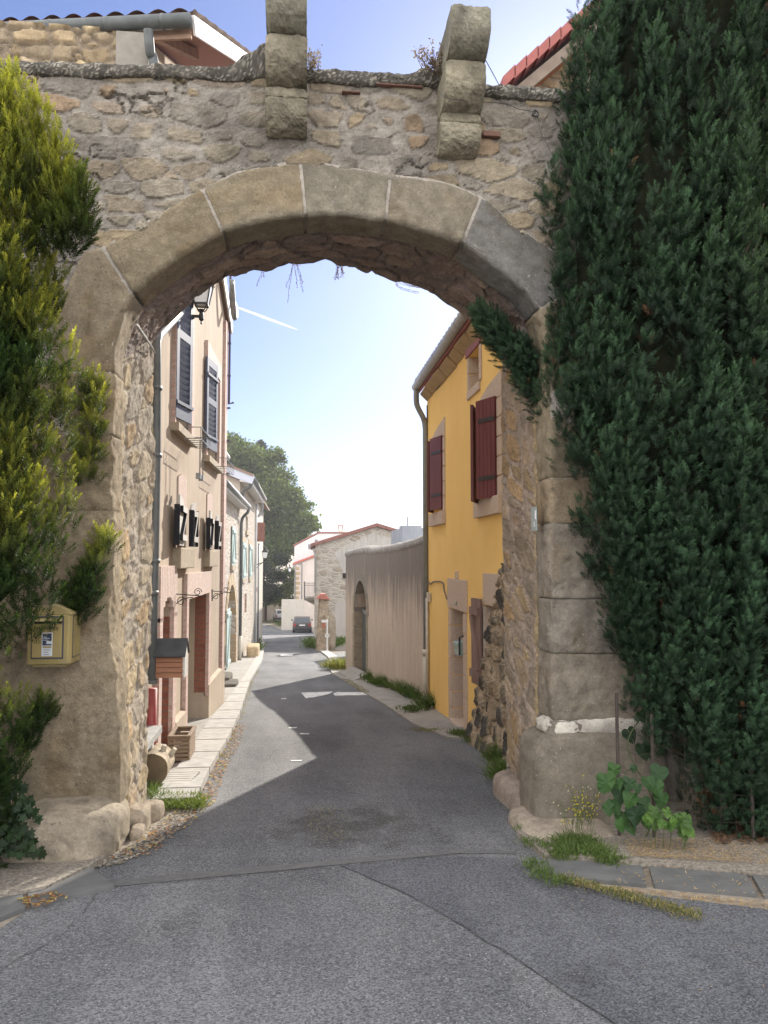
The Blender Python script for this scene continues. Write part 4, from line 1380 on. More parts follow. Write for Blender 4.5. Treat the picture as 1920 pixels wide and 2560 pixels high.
# brick surrounds, sills, quoin
for h in (w1, w2):
    m = MB(); framestrip(m, h[0] - .22, h[0], h[2] - .02, h[3] + .02); m.build('window_surround', BRICKP, lhouse)
    m = MB(); framestrip(m, h[1], h[1] + .16, h[2] - .02, h[3] + .02); m.build('window_surround', BRICKP, lhouse)
    m = MB(); framestrip(m, h[0] - .22, h[1] + .16, h[3] + .022, h[3] + .30); m.build('lintel', BRICKH, lhouse)
    m = MB(); framestrip(m, h[0] - .24, h[1] + .2, h[2] - .12, h[2] - .022, .10); m.build('window_sill', SILL, lhouse)
for h in (l1, l2):
    m = MB()
    for k in range(9):
        t0, t1 = k / 9, (k + 1) / 9 - .012
        ya, yb = h[0] - .05 + (h[1] - h[0] + .1) * t0, h[0] - .05 + (h[1] - h[0] + .1) * t1
        zc = h[3] - .2 + .22 * math.sqrt(max(0, 1 - ((t0 + t1) - 1) ** 2))
        framestrip(m, ya, yb, zc + .01, h[3] + .36 + .05 * math.sin(math.pi * t0), .018)
    m.build('arched_lintel', BRICKH, lhouse)
    m = MB(); framestrip(m, h[0] - .3, h[1] + .28, h[2] - .26, h[2] - .003, .10, .3); m.build('window_sill', SILL, lhouse, bevel=.012)
    m = MB(); m.poly([TL(h[1] - .004, h[2], -.02), TL(h[1] - .004, h[2], -.41), TL(h[1] - .004, h[3] - .2, -.41), TL(h[1] - .004, h[3] - .2, -.02)])
    m.build('reveal', BRICKR, lhouse)
for h in (d1, d2):
    m = MB(); framestrip(m, h[0] - .16, h[0], h[2], h[3] - (.2 if h is d1 else 0)); m.build('door_surround', BRICKP, lhouse)
    m = MB(); framestrip(m, h[1], h[1] + .2, h[2] + (0 if h is d1 else .45), h[3] - (.2 if h is d1 else 0)); m.build('door_surround', BRICKP, lhouse)
    m = MB()
    if h is d1:
        for k in range(11):
            t0, t1 = k / 11, (k + 1) / 11 - .01
            ya, yb = h[0] - .16 + (h[1] - h[0] + .36) * t0, h[0] - .16 + (h[1] - h[0] + .36) * t1
            tm = min(1, max(-1, ((ya + yb) / 2 - (h[0] + h[1]) / 2) / ((h[1] - h[0]) / 2)))
            zc = h[3] - .25 + .25 * math.sqrt(max(0, 1 - tm * tm))
            framestrip(m, ya, yb, zc + .005, h[3] + .36, .05)
    else:
        framestrip(m, h[0] - .16, h[1] + .2, h[3] + .003, h[3] + .34, .05)
    m.build('arched_lintel' if h is d1 else 'lintel', BRICKH, lhouse)
    dep = .41 if h is d1 else .17
    m = MB(); m.poly([TL(h[1] - .004, h[2] + (0 if h is d1 else .5), -.0), TL(h[1] - .004, h[2] + (0 if h is d1 else .5), -dep), TL(h[1] - .004, h[3] - .0, -dep), TL(h[1] - .004, h[3] - .0, -.0)])
    m.build('reveal', BRICKR, lhouse)
m = MB(); framestrip(m, YF - .30, YF + .04, gz(YF) + .7, eaveF - .05, .05); m.build('corner_pilaster', BRICKP, lhouse)
m = MB(); framestrip(m, YF - .36, YF + .05, gz(YF) - .2, gz(YF) + .69, .06); m.build('corner_base', PEACH, lhouse)
pl = at_f('C5', 300, 1585).z; 
m = MB()
for ya, yb, zt_ in ((d1[1] + .22, d2[0] - .17, pl), (d2[1] + .02, YF - .37, at_f('C5', 545, 1315).z)):
    m.hexa([TL(ya, gz(ya) - .3, -.05), TL(ya, gz(ya) - .3, .06), TL(yb, gz(yb) - .3, .06), TL(yb, gz(yb) - .3, -.05), TL(ya, zt_, -.05), TL(ya, zt_ - .06, .06), TL(yb, zt_ - .06, .06), TL(yb, zt_, -.05)])
    m.build('base_course', PEACH, lhouse); m = MB()


def leaf_frame(P, du, w, h):
    """local axes of a shutter leaf: P hinge foot, du horizontal unit vector along the leaf, n outward"""
    du = Vector(du).normalized(); n = Vector((0, 0, 1)).cross(du)
    return lambda a, b, c: P + du * a + Vector((0, 0, b)) + n * c


def louvre(parent, P, du, w, h, mat):
    F = leaf_frame(Vector(P), du, w, h); m = MB(); t = .035

    def bx(a0, a1, b0, b1, c0=-t / 2, c1=t / 2):
        m.hexa([F(a0, b0, c0), F(a1, b0, c0), F(a1, b0, c1), F(a0, b0, c1), F(a0, b1, c0), F(a1, b1, c0), F(a1, b1, c1), F(a0, b1, c1)])
    s = .085
    bx(s + .001, w - s - .001, .1, h - .1, .0165, .0172)
    bx(0, s, 0, h); bx(w - s, w, 0, h)
    for b0, b1 in ((0, .16), (h * .50, h * .50 + .10), (h - .12, h)): bx(s + .001, w - s - .001, b0, b1)
    bx(-.01, w, .17, .21, -t / 2 - .02, -t / 2); bx(-.01, w, h - .28, h - .24, -t / 2 - .02, -t / 2)
    for z0, z1 in ((.16, h * .5), (h * .5 + .10, h - .12)):
        n = int((z1 - z0) / .072)
        for k in range(n):
            z = z0 + (k + .5) * (z1 - z0) / n
            m.hexa([F(s, z - .031, .004), F(w - s, z - .031, .004), F(w - s, z - .031, .012), F(s, z - .031, .012),
                    F(s, z + .027, -.014), F(w - s, z + .027, -.014), F(w - s, z + .027, -.006), F(s, z + .027, -.006)])
    return m.build('shutter', mat, parent)


def zleaf(parent, P, du, w, h, mat, arch=0, zdir=1, nside=1, name='shutter', bt_=.034, faced=False):
    """boarded leaf with a Z of battens on the side nside"""
    F = leaf_frame(Vector(P), du, w, h); m = MB(); n = 5
    for k in range(n):
        a0, a1 = w * k / n + .002, w * (k + 1) / n - .002
        def tp(a):
            q = a / w
            return h - arch * (1 - math.sqrt(max(0, 1 - q * q))) if arch > 0 else (h - (-arch) * (1 - math.sqrt(max(0, 1 - (1 - q) ** 2))) if arch < 0 else h)
        m.hexa([F(a0, 0, -.014), F(a1, 0, -.014), F(a1, 0, .014), F(a0, 0, .014), F(a0, tp(a0), -.014), F(a1, tp(a1), -.014), F(a1, tp(a1), .014), F(a0, tp(a0), .014)])
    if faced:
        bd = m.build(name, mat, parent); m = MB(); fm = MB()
        e0, e1 = (-.05, .016)  # dark edge strips stand in for the shadow behind the leaf
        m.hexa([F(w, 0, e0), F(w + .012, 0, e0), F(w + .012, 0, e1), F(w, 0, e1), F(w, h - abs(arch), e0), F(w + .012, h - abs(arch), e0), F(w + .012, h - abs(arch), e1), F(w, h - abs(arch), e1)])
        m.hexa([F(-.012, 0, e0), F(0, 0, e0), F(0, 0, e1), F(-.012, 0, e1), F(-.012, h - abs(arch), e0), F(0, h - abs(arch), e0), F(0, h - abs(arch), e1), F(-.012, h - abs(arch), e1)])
    c0, c1 = (.016, .016 + bt_) if nside > 0 else (-.016 - bt_, -.016)
    zt_ = h - max(.16, abs(arch) + .08)
    hb, wb, lo_, hi_ = .05, .04, .20, .06
    b0_ = .14
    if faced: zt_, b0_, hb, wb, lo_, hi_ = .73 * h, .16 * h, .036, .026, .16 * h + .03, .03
    for b in (b0_, zt_):
        m.hexa([F(.02, b - hb, c0), F(w - .02, b - hb, c0), F(w - .02, b - hb, c1), F(.02, b - hb, c1), F(.02, b + hb, c0), F(w - .02, b + hb, c0), F(w - .02, b + hb, c1), F(.02, b + hb, c1)])
    a0, a1 = (.06, w - .06) if zdir > 0 else (w - .06, .06)
    m.hexa([F(a0 - wb, lo_, c0), F(a0 + wb, lo_, c0), F(a0 + wb, lo_, c1), F(a0 - wb, lo_, c1), F(a1 - wb, zt_ - hi_, c0), F(a1 + wb, zt_ - hi_, c0), F(a1 + wb, zt_ - hi_, c1), F(a1 - wb, zt_ - hi_, c1)])
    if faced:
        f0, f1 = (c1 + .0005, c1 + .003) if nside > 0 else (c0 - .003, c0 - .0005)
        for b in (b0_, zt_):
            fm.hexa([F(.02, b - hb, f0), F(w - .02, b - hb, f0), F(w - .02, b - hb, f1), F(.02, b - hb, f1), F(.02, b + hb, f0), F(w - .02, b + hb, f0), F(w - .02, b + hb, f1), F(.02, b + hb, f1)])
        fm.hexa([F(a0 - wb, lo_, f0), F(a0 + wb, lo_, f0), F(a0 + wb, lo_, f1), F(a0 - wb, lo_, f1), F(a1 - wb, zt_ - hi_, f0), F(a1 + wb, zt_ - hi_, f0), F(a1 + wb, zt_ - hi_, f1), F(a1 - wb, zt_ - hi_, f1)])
        m.build('shaded_batten', BATTEN_SHADE, bd); fm.build('batten_face', mat, bd)  # batten shade put into the colour; pale plates for the lit faces
        return bd
    return m.build(name, mat, parent)


for h, c, xa, xb, yb_, ang in ((w1, 'C4', 357, 503, 1335, 17), (w2, 'C4', 640, 738, 1615, 14)):
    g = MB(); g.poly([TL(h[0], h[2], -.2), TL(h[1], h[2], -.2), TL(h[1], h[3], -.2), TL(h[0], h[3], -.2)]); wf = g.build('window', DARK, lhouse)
    P = at_f(c, xa, yb_, .04)
    E_ = at_z(c, xb, yb_ + (70 if c == 'C4' and xa < 400 else 50), P.z)
    d = Vector((E_.x - P.x, E_.y - P.y, 0))
    pass
    louvre(lhouse, P, d, d.length, h[3] - P.z + .02, BLUEGREY)
for h, wl, wf in ((l1, at_f('G3', 440, 1000).y - at_f('G3', 210, 1000).y, at_f('G3', 800, 1000).y - at_f('G3', 650, 1000).y), (l2, at_f('G3', 1200, 1000).y - at_f('G3', 1100, 1000).y, at_f('G3', 1440, 1000).y - at_f('G3', 1350, 1000).y)):
    hh = h[3] - h[2]
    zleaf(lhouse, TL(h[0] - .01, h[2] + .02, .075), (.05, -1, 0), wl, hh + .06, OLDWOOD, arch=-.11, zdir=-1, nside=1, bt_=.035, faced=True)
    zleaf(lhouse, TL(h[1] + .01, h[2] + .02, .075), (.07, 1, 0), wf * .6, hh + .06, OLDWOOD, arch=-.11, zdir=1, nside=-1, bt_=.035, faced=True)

# roof over the end eave: tiles, boards, verge, gutter
zE = eaveN + .02
gR = at_z('E3', 1275, 190, zE); gL = at_z('E3', 0, 255, zE)
ed = (gL - gR); ed.normalize()
sl_ = math.tan(math.radians(26))
up = Vector((-ed.y, ed.x, 0)); up = up if up.y > 0 else -up
rd = (up + Vector((0, 0, sl_)))
us = np.arange(-.05, 5.2, .03); vs_ = np.linspace(-.03, 4.4, 40)
U_, V_ = np.meshgrid(us, vs_)
base = np.array(gR)[None, None] + np.array(ed)[None, None] * U_[..., None] + np.array(rd)[None, None] * V_[..., None]
base[..., 2] += .13 + .055 * np.abs(np.sin(U_ * math.pi / .21)) + .02 * ((V_ * 3) % 1)
TILE = simple('canal_tile', (.30, .20, .15), (.22, .17, .14), ns=8, rough=.9, bs=40, bst=.4)
mesh_np('roof_tiles', base.reshape(-1, 3), grid_faces(*U_.shape), TILE, lhouse, None, True)
m = MB()
q = [gR + ed * a + rd * b + Vector((0, 0, c)) for a, b, c in ((0, .02, .05), (5.2, .02, .05), (5.2, 4.4, .05), (0, 4.4, .05))]
m.prism(q, (0, 0, .03)); m.build('roof_boards', simple('roof_boarding', (.30, .13, .07), (.22, .10, .06), ns=10, scale=(1, 8, 1), rough=.85), lhouse)
m = MB(); q0 = gR + up * .03; m.bar(q0 + Vector((0, 0, -.03)), q0 + ed * 5.2 + Vector((0, 0, -.03)), .03, .11); m.build('eave_board', simple('peeling_wood', (.42, .27, .19), (.30, .20, .15), ns=6, scale=(2, 2, 8), rough=.85, bs=30, bst=.4), lhouse)
m = MB()
for k in range(7): m.bar(gR + ed * (.35 + .7 * k) + up * .05 + Vector((0, 0, -.02)), gR + ed * (.35 + .7 * k) + rd * 1.2 + Vector((0, 0, -.02)), .08, .10)
m.build('rafters', simple('old_rafter', (.20, .11, .07), (.28, .17, .11), ns=9, rough=.85), lhouse)
m = MB(); a = gR - ed * .03 + Vector((0, 0, .03)); m.bar(a, a + rd * 4.4, .025, .17); m.build('verge_board', WHITE, lhouse)
m = MB()
pth = [gR - up * .07 - ed * .02 + Vector((0, 0, .03)), gR - up * .07 + ed * 5.2 + Vector((0, 0, .03))]
m.tube(pth, .066, 14); gut = m.build('gutter', PIPE, lhouse, smooth=True)
for k in range(8): MB().tube([pth[0] + ed * (.25 + .55 * k), pth[0] + ed * (.28 + .55 * k)], .070, 14).build('gutter_collar', PIPE, gut, smooth=True)
a = at_y('E3', 992, 200, 7.12); b = at_y('E3', 1000, 300, 7.15); c_ = at_y('E3', 1030, 430, 7.22)
m = MB(); m.tube(smoothpath([a, (a + b) / 2, b, (b + c_) / 2 + Vector((-.01, 0, 0)), c_, c_ - Vector((-.05, -.05, .7))], 5), .045, 12)
m.build('downpipe', PIPE, lhouse, smooth=True)
# far slope of the roof with its white verge and gutter end
m = MB()
m.prism([TL(YF + .35, eaveF - .08, .07), TL(11, gable(11) + .15, .07), (-8, 11, gable(11) + .15), (-8, YF + .35, eaveF - .08)], (0, 0, .12)); m.build('far_roof', TILE, lhouse)
m = MB(); m.bar(TL(YF + .38, eaveF - .02, .08), TL(11, gable(11) + .16, .08), .03, .22); m.build('verge_board', WHITE, lhouse)
m = MB(); m.tube(smoothpath([TL(YF + .15, eaveF + .55, .1), TL(YF - .2, eaveF + .15, .2), TL(YF - .55, eaveF - .05, .22), TL(YF - .9, eaveF + .5, .2)], 5), .05, 8); m.build('gutter_elbow', METAL, lhouse, smooth=True)
# downpipe by the jamb
pp = [at_f('C4', 410, 365, .09), at_f('C4', 300, 480, .09), at_f('C4', 205, 580, .09), at_f('C4', 183, 640, .09), at_f('C4', 185, 1000, .09), at_f('C4', 182, 1700, .09), at_f('C5', 118, 800, .09), at_f('C5', 100, 1380, .09)]
pp = [pp[0] + Vector((0, .3, .5))] + pp
m = MB(); m.tube(pp, .052, 12); dp = m.build('downpipe', PIPE, lhouse, smooth=True)
for q in (at_f('C4', 184, 1070, .09), at_f('C4', 182, 1690, .09), at_f('C5', 124, 560, .09), at_f('C5', 112, 780, .09), at_f('C5', 104, 1340, .09), at_f('C5', 104, 1390, .09)):
    MB().tube([q + Vector((0, 0, -.02)), q + Vector((0, 0, .02))], .062, 12).build('pipe_collar', PIPE, dp, smooth=True)
a = at_f('C5', 104, 1440, .09); m = MB(); m.tube([a, (a.x, a.y, gz(a.y))], .06, 12); m.build('pipe_foot', simple('red_iron', (.22, .035, .03), (.30, .06, .05), ns=8, rough=.6), dp, smooth=True)
# conduit at the far corner and a television aerial
m = MB(); a = TL(YF + .02, eaveF + 1.6, .08); m.tube([a, TL(YF + .02, at_f('C4', 815, 1215).z, .08), TL(YF + .1, at_f('C4', 830, 1218).z, .15)], .022, 8)
for k in range(5): m.bar(TL(YF + .02, eaveF - .4 - k * .62, .05), TL(YF + .02, eaveF - .4 - k * .62, .11), .03, .03)
m.build('conduit', simple('purple_conduit', (.07, .05, .085), rough=.6), lhouse)
m = MB()
A_ = lambda x, y: at_y('G2', x, y, YF + .3)
for p, q in (((120, 790), (450, 780)), ((270, 680), (455, 775)), ((120, 905), (300, 905)), ((270, 870), (555, 1020)), ((260, 1035), (480, 1035)), ((450, 780), (550, 1020)), ((205, 560), (205, 1160)), ((120, 770), (120, 1040)), ((480, 1030), (555, 1020))):
    m.tube([A_(*p), A_(*q)], .006, 5)
ae = m.build('television_aerial', METAL, None, TL(YF + .3, eaveF))
tag(ae, 'thin metal television aerial on the far corner of the buff house', 'aerial')

# flower hangers under the two upper windows
for h in (w1, w2):
    m = MB()
    y0, y1, z0 = h[0] + .12, h[1] - .05, h[2] - .16
    for z in (z0, z0 + .14):
        m.tube([TL(y0, z, .10), TL(y0, z, .30), TL(y1, z, .30), TL(y1, z, .10)], .006, 5)
    for k in range(6):
        y = y0 + (y1 - y0) * k / 5
        m.tube([TL(y, z0 + .14, .30), TL(y, z0, .30), TL(y, z0, .1)], .005, 5)
    if h is w1:
        for dy in (.1, .36):
            for s in (-.03, .03): m.tube([TL(y0 + dy + s, z0, .28), TL(y0 + dy + s, z0 - .42, .28)], .004, 5)
            for k in range(8): m.tube([TL(y0 + dy - .03, z0 - .05 * k - .02, .28), TL(y0 + dy + .03, z0 - .05 * k - .02, .28)], .003, 4)
            m.box(fx(9) + .25, fx(9) + .31, y0 + dy - .035, y0 + dy + .035, z0 - .49, z0 - .42)
    t = m.build('flower_rack', METAL, None, TL(y0, z0, .1))
    tag(t, 'wire flower rack with hanging ladders under the nearer upper window' if h is w1 else 'empty wire flower rack under the farther upper window', 'rack', 'wire flower racks under upper windows')

# two iron sign brackets
def scroll(c, u, v, r, n=14, turns=1.4):
    return [Vector(c) + Vector(u) * (r * (1 - k / n * .7) * math.cos(k / n * turns * 2 * math.pi)) + Vector(v) * (r * (1 - k / n * .7) * math.sin(k / n * turns * 2 * math.pi)) for k in range(n + 1)]


for (c, x, ya_, yb_, x2, y2, nm) in (('C5', 267, 770, 882, 480, 772, 'nearer'), ('C5', 526, 755, 835, 655, 765, 'farther')):
    a = at_f(c, x, ya_, .03); b = at_f(c, x, yb_, .03)
    e = at_y(c, x2, y2, a.y)
    m = MB(); m.bar(a, b, .018, .018, up=(1, 0, 0))
    m.bar(a + (b - a) * .15, Vector((e.x, a.y, a.z - .06)), .012, .012)
    L_ = e.x - a.x
    m.tube(smoothpath([b + Vector((0, 0, .03)), b + Vector((L_ * .25, 0, .10)), Vector((a.x + L_ * .6, a.y, a.z - .07))], 6), .006, 6)
    for fq, r in ((.22, .06), (.75, .05)):
        m.tube(scroll((a.x + L_ * fq, a.y, a.z - .06 + (r if fq > .5 else -r)), (1, 0, 0), (0, 0, 1), r), .005, 5)
    t = m.build('sign_bracket', IRON, None, a)
    tag(t, f'{nm} of two scrolled iron sign brackets beside the deep doorway', 'bracket', 'iron sign brackets on the buff house')


# ------------------------------------------------------------------ lanterns on wall brackets
GLASS = simple('opal_glass', (.75, .77, .78), rough=.25, spec=.5)


def lantern(loc, arm, s, label, group, gl=(.0, 0)):
    """loc: centre of the foot of the lantern; arm: vector back to the wall"""
    root = empty('street_lantern', loc, label, 'street lamp', group)
    L = Vector(loc)
    m = MB()
    a = L + Vector(arm)
    m.bar(L + Vector((0, 0, -.10 * s)), a + Vector((0, 0, -.10 * s)), .03 * s, .045 * s)
    m.tube(smoothpath([a + Vector((0, 0, -.32 * s)), a * .75 + L * .25 + Vector((0, 0, -.20 * s)), a * .35 + L * .65 + Vector((0, 0, -.13 * s))], 5), .016 * s, 6)
    m.bar(a + Vector((0, 0, -.36 * s)), a + Vector((0, 0, .02 * s)), .05 * s, .03 * s, up=(1, 0, 0))
    m.build('bracket', IRON, root)
    m = MB(); m.tube([L + Vector((0, 0, z * s)) for z in (-.24, -.22, -.19, -.15, -.06, -.02, .02)], [.004 * s, .02 * s, .012 * s, .045 * s, .04 * s, .03 * s, .055 * s], 10)
    for k in range(4):
        c, d = math.cos(k * math.pi / 2 + math.pi / 4), math.sin(k * math.pi / 2 + math.pi / 4)
        m.tube(smoothpath([L + Vector((c * .03, d * .03, -.03)) * s, L + Vector((c * .10, d * .10, .03)) * s, L + Vector((c * .13, d * .13, .10)) * s], 4), .010 * s, 5)
    m.build('finial', IRON, root)
    r0, r1, h = .105 * s, .17 * s, .36 * s
    z0 = .10 * s
    m = MB()
    ring = lambda r, z: [L + Vector((r * x, r * y, z)) for x, y in ((-1, -1), (1, -1), (1, 1), (-1, 1))]
    m.hexa(ring(r0 * .97, z0) + ring(r1 * .97, z0 + h)); m.build('glass_body', GLASS, root)
    m = MB()
    b, t = ring(r0, z0), ring(r1, z0 + h)
    for k in range(4):
        m.bar(b[k], t[k], .022 * s, .022 * s, up=(1, 0, 0)); m.bar(b[k], b[(k + 1) % 4], .024 * s, .03 * s); m.bar(t[k], t[(k + 1) % 4], .024 * s, .024 * s)
    m.build('glazing_frame', IRON, root)
    m = MB(); m.add(ring(r1 * 1.16, z0 + h + .012 * s) + ring(r1 * .35, z0 + h + .20 * s), [(3, 2, 1, 0), (4, 5, 6, 7), (0, 1, 5, 4), (1, 2, 6, 5), (2, 3, 7, 6), (3, 0, 4, 7)])
    m.tube([L + Vector((0, 0, z0 + h + .2 * s)), L + Vector((0, 0, z0 + h + .26 * s)), L + Vector((0, 0, z0 + h + .33 * s))], [.05 * s, .05 * s, .006 * s], 8)
    m.build('lantern_cap', IRON, root)
    return root


q = at_y('C4', 602, 482, 9.75)
lantern((q.x, q.y, q.z + .175), (fx(q.y) - q.x + .02, 0, 0), .74, 'nearest black lantern on a bracket under the left haunch of the arch', 'black wall lanterns')

# ------------------------------------------------------------------ right: yellow house
XH = 2.35
def TR(y, z, o=0): return Vector((XH - o, y, z))
def at_r(c, x, y, o=0): return at_x(c, x, y, XH - o)


yhouse = empty('yellow_house', (XH, 11, gz(11)), 'bright ochre yellow house with dark red shutters on the right of the lane', 'house')
YELLOW = m_plaster('ochre_render', (.80, .53, .175), (.84, .57, .205), (.74, .48, .165), streak=.25, bst=.3)
BUFFST = simple('bush_hammered_stone', (.54, .43, .34), (.43, .34, .265), ns=40, rough=.95, bs=130, bst=.8, bd=.004)
MAROON = simple('maroon_shutter', (.105, .022, .024), (.135, .032, .034), ns=10, scale=(1, 1, .2), rough=.5, spec=.4)
REDWOOD = simple('pink_red_fascia', (.30, .10, .085), (.24, .085, .07), ns=8, rough=.6)
yN, yF = 8.05, 13.95
gz0 = at_x('D1', 155, 800, 2.13); gz1 = at_x('D1', 600, 170, 2.13)
ze = (gz0.z + gz1.z) / 2
print('yellow eave', gz0, gz1)
bigw = (at_r('D1', 892, 1400).y, at_r('D1', 700, 1400).y, at_r('D1', 800, 1840).z, at_r('D1', 840, 905).z)
bigw = (at_r('D1', 905, 1400).y, at_r('D1', 905, 1400).y + .95, at_r('D1', 930, 1795).z, at_r('D1', 930, 880).z)
smaw = (at_r('D1', 398, 1600).y, at_r('D1', 398, 1600).y + .95, at_r('D1', 412, 1940).z, at_r('D1', 412, 1250).z)
atw = (at_r('D1', 738, 600).y, at_r('D1', 640, 600).y, at_r('D1', 738, 745).z, at_r('D1', 745, 400).z)
door = (at_r('G4', 372, 1000).y, at_r('G4', 190, 1000).y, gz(11.3) - .05, at_r('G4', 370, 310).z)
print('yh', bigw, smaw, atw, door)
win2 = (at_r('D2', 655, 900).y, at_r('D2', 575, 900).y, at_r('D2', 525, 1290).z, at_r('D2', 560, 665).z)
facade('wall', YELLOW, yhouse, TR, yN, yF, lambda y: gz(y) - .3, ze - .02, [bigw, smaw, atw, door, win2], .30)
m = MB()
m.poly([TR(yF, gz(yF) - .3), TR(yF, ze), (9, yF, ze + 2.6), (9, yF, gz(yF) - .3)])
SIDE = simple('grey_side_render', (.34, .30, .25), (.28, .25, .21), ns=5, rough=.95, bs=50)
m.build('side_wall', SIDE, yhouse)
m = MB(); m.poly([TR(yN, gz(yN) - .3), TR(yN, ze), (9, yN, ze + 2.6), (9, yN, gz(yN) - .3)]); m.build('side_wall', SIDE, yhouse)


def rstrip(mb, y0, y1, z0, z1, o=.015, inn=.02):
    mb.hexa([TR(y0, z0, -inn), TR(y0, z0, o), TR(y1, z0, o), TR(y1, z0, -inn), TR(y0, z1, -inn), TR(y0, z1, o), TR(y1, z1, o), TR(y1, z1, -inn)])


def stonejamb(y0, y1, z0, z1, n, seed, name='door_jamb', reveal=None):
    r = random.Random(seed); m = MB()
    for k in range(n):
        a, b = z0 + (z1 - z0) * k / n, z0 + (z1 - z0) * (k + 1) / n - .012
        e = r.uniform(-.02, .03)
        rstrip(m, y0 - (e if reveal != 'far' else 0), y1 + (e if reveal == 'far' else 0), a, b, .02)
        if reveal:
            yy = y0 if reveal == 'far' else y1
            s = -1 if reveal == 'far' else 1
            m.hexa([TR(yy + s * .004, a, .019), TR(yy + s * .012, a, -.02), TR(yy + s * .012, a, -.28), TR(yy - s * .05, a, -.28), TR(yy + s * .004, b, .019), TR(yy + s * .012, b, -.02), TR(yy + s * .012, b, -.28), TR(yy - s * .05, b, -.28)])
    return m.build(name, BUFFST, yhouse, bevel=.006)


# window stonework
for h, nm in ((bigw, 'big'), (smaw, 'small')):
    stonejamb(h[0] - .20, h[0] + .02, h[2], h[3], 5, 3, 'window_jamb')
    m = MB(); y0, y1 = h[0] - .2, h[1] + .16
    m.prism([TR(y0, h[3] + .004, .012), TR(y1, h[3] + .004, .012), TR(y1 - .12, h[3] + .13, .012), TR((y0 + y1) / 2, h[3] + .24, .012), TR(y0, h[3] + .30, .012)], (.03, 0, 0)); m.build('lintel', BUFFST, yhouse)
    m = MB(); rstrip(m, h[0] - .22, h[1] + .1, h[2] - .22, h[2] - .004, .07, .2); m.build('window_sill', BUFFST, yhouse, bevel=.01)
m = MB(); y0, y1 = atw[0] - .10, atw[1] + .14
rstrip(m, y0, y1, atw[3] + .003, atw[3] + .16, .03, .25); m.build('wooden_lintel', REDWOOD, yhouse)
stonejamb(atw[0] - .10, atw[0], atw[2], atw[3], 1, 5, 'window_jamb'); stonejamb(atw[1], atw[1] + .06, atw[2], atw[3], 2, 6, 'window_jamb', 'far')
m = MB(); rstrip(m, atw[0] - .02, atw[1] + .08, atw[2] - .12, atw[2] - .004, .03, .2); m.build('window_sill', BUFFST, yhouse, bevel=.008)
m = MB(); m.box(XH + .2, XH + .24, atw[0] + .02, atw[1] - .02, atw[2], atw[3]); m.build('window_frame', BROWNWOOD, yhouse)


def boardleaf(parent, P, E, h, mat, straps=True, name='shutter'):
    P = Vector(P); d = Vector((E[0] - P.x, E[1] - P.y, 0)); w = d.length
    F = leaf_frame(P, d, w, h); m = MB(); n = 5
    for k in range(n):
        a0, a1 = w * k / n + .003, w * (k + 1) / n - .003
        m.hexa([F(a0, 0, -.017), F(a1, 0, -.017), F(a1, 0, .017), F(a0, 0, .017), F(a0, h, -.017), F(a1, h, -.017), F(a1, h, .017), F(a0, h, .017)])
    m.hexa([F(.01, .02, -.010), F(w - .01, .02, -.010), F(w - .01, .02, .010), F(.01, .02, .010), F(.01, h - .02, -.010), F(w - .01, h - .02, -.010), F(w - .01, h - .02, .010), F(.01, h - .02, .010)])
    o = m.build(name, mat, parent)
    if straps:
        for b in (.24, h - .26):
            m = MB()
            for s in (-1, 1):
                c0, c1 = s * .018, s * .026
                m.hexa([F(0, b - .025, c0), F(w * .85, b - .025, c0), F(w * .85, b - .025, c1), F(0, b - .025, c1), F(0, b + .025, c0), F(w * .85, b + .025, c0), F(w * .85, b + .025, c1), F(0, b + .025, c1)])
            m.build('hinge_strap', IRON, o)
    return o


for h, P, E_, Q, Q2 in ((bigw, (2.32, 8.875), (2.173, 9.23), (2.125, 9.304), (2.32, 9.78)), (smaw, (2.32, 12.343), (2.209, 12.782), (2.18, 12.86), (2.32, 13.2))):
    zf = h[2] + (-.02 if h is bigw else .03)
    boardleaf(yhouse, (P[0], P[1], zf), E_, h[3] - zf + .02, MAROON)
    boardleaf(yhouse, (Q2[0], Q2[1], zf - .02), Q, h[3] - zf + .02, MAROON, False)

# door
m = MB(); rstrip(m, door[0] - .26, door[1] + .24, door[3] + .005, door[3] + .46, .03, .2); 
yc = (door[0] + door[1]) / 2
m.prism([TR(yc - .09, door[3] + .46, .03), TR(yc + .09, door[3] + .46, .03), TR(yc + .07, door[3] + .58, .03), TR(yc - .07, door[3] + .58, .03)], (.05, 0, 0))
m.build('door_lintel', BUFFST, yhouse, bevel=.01)
stonejamb(door[1], door[1] + .22, door[2], door[3], 7, 11, 'door_jamb', 'far')
stonejamb(door[0] - .22, door[0], door[2], door[3], 6, 12, 'door_jamb', 'near')
m = MB()
rstrip(m, door[0] + .001, door[1] - .05, door[2] + .1, door[3] - .002, -.20, .27); dr = m.build('door', simple('red_brown_door', (.14, .035, .022), (.18, .05, .03), ns=9, scale=(6, 6, .5), rough=.5), yhouse)
m = MB(); rstrip(m, door[0] + .0, door[1], door[2] - .2, door[2] + .09, .05, .3); m.build('door_step', BUFFST, yhouse, bevel=.012)
m = MB(); a = at_r('G4', 228, 140, .034); b = at_r('G4', 258, 210, .034)
m.box(a.x - .002, a.x + .012, b.y, a.y, b.z, a.z); npl = m.build('number_plate', simple('green_enamel', (.05, .11, .07), rough=.4), yhouse)


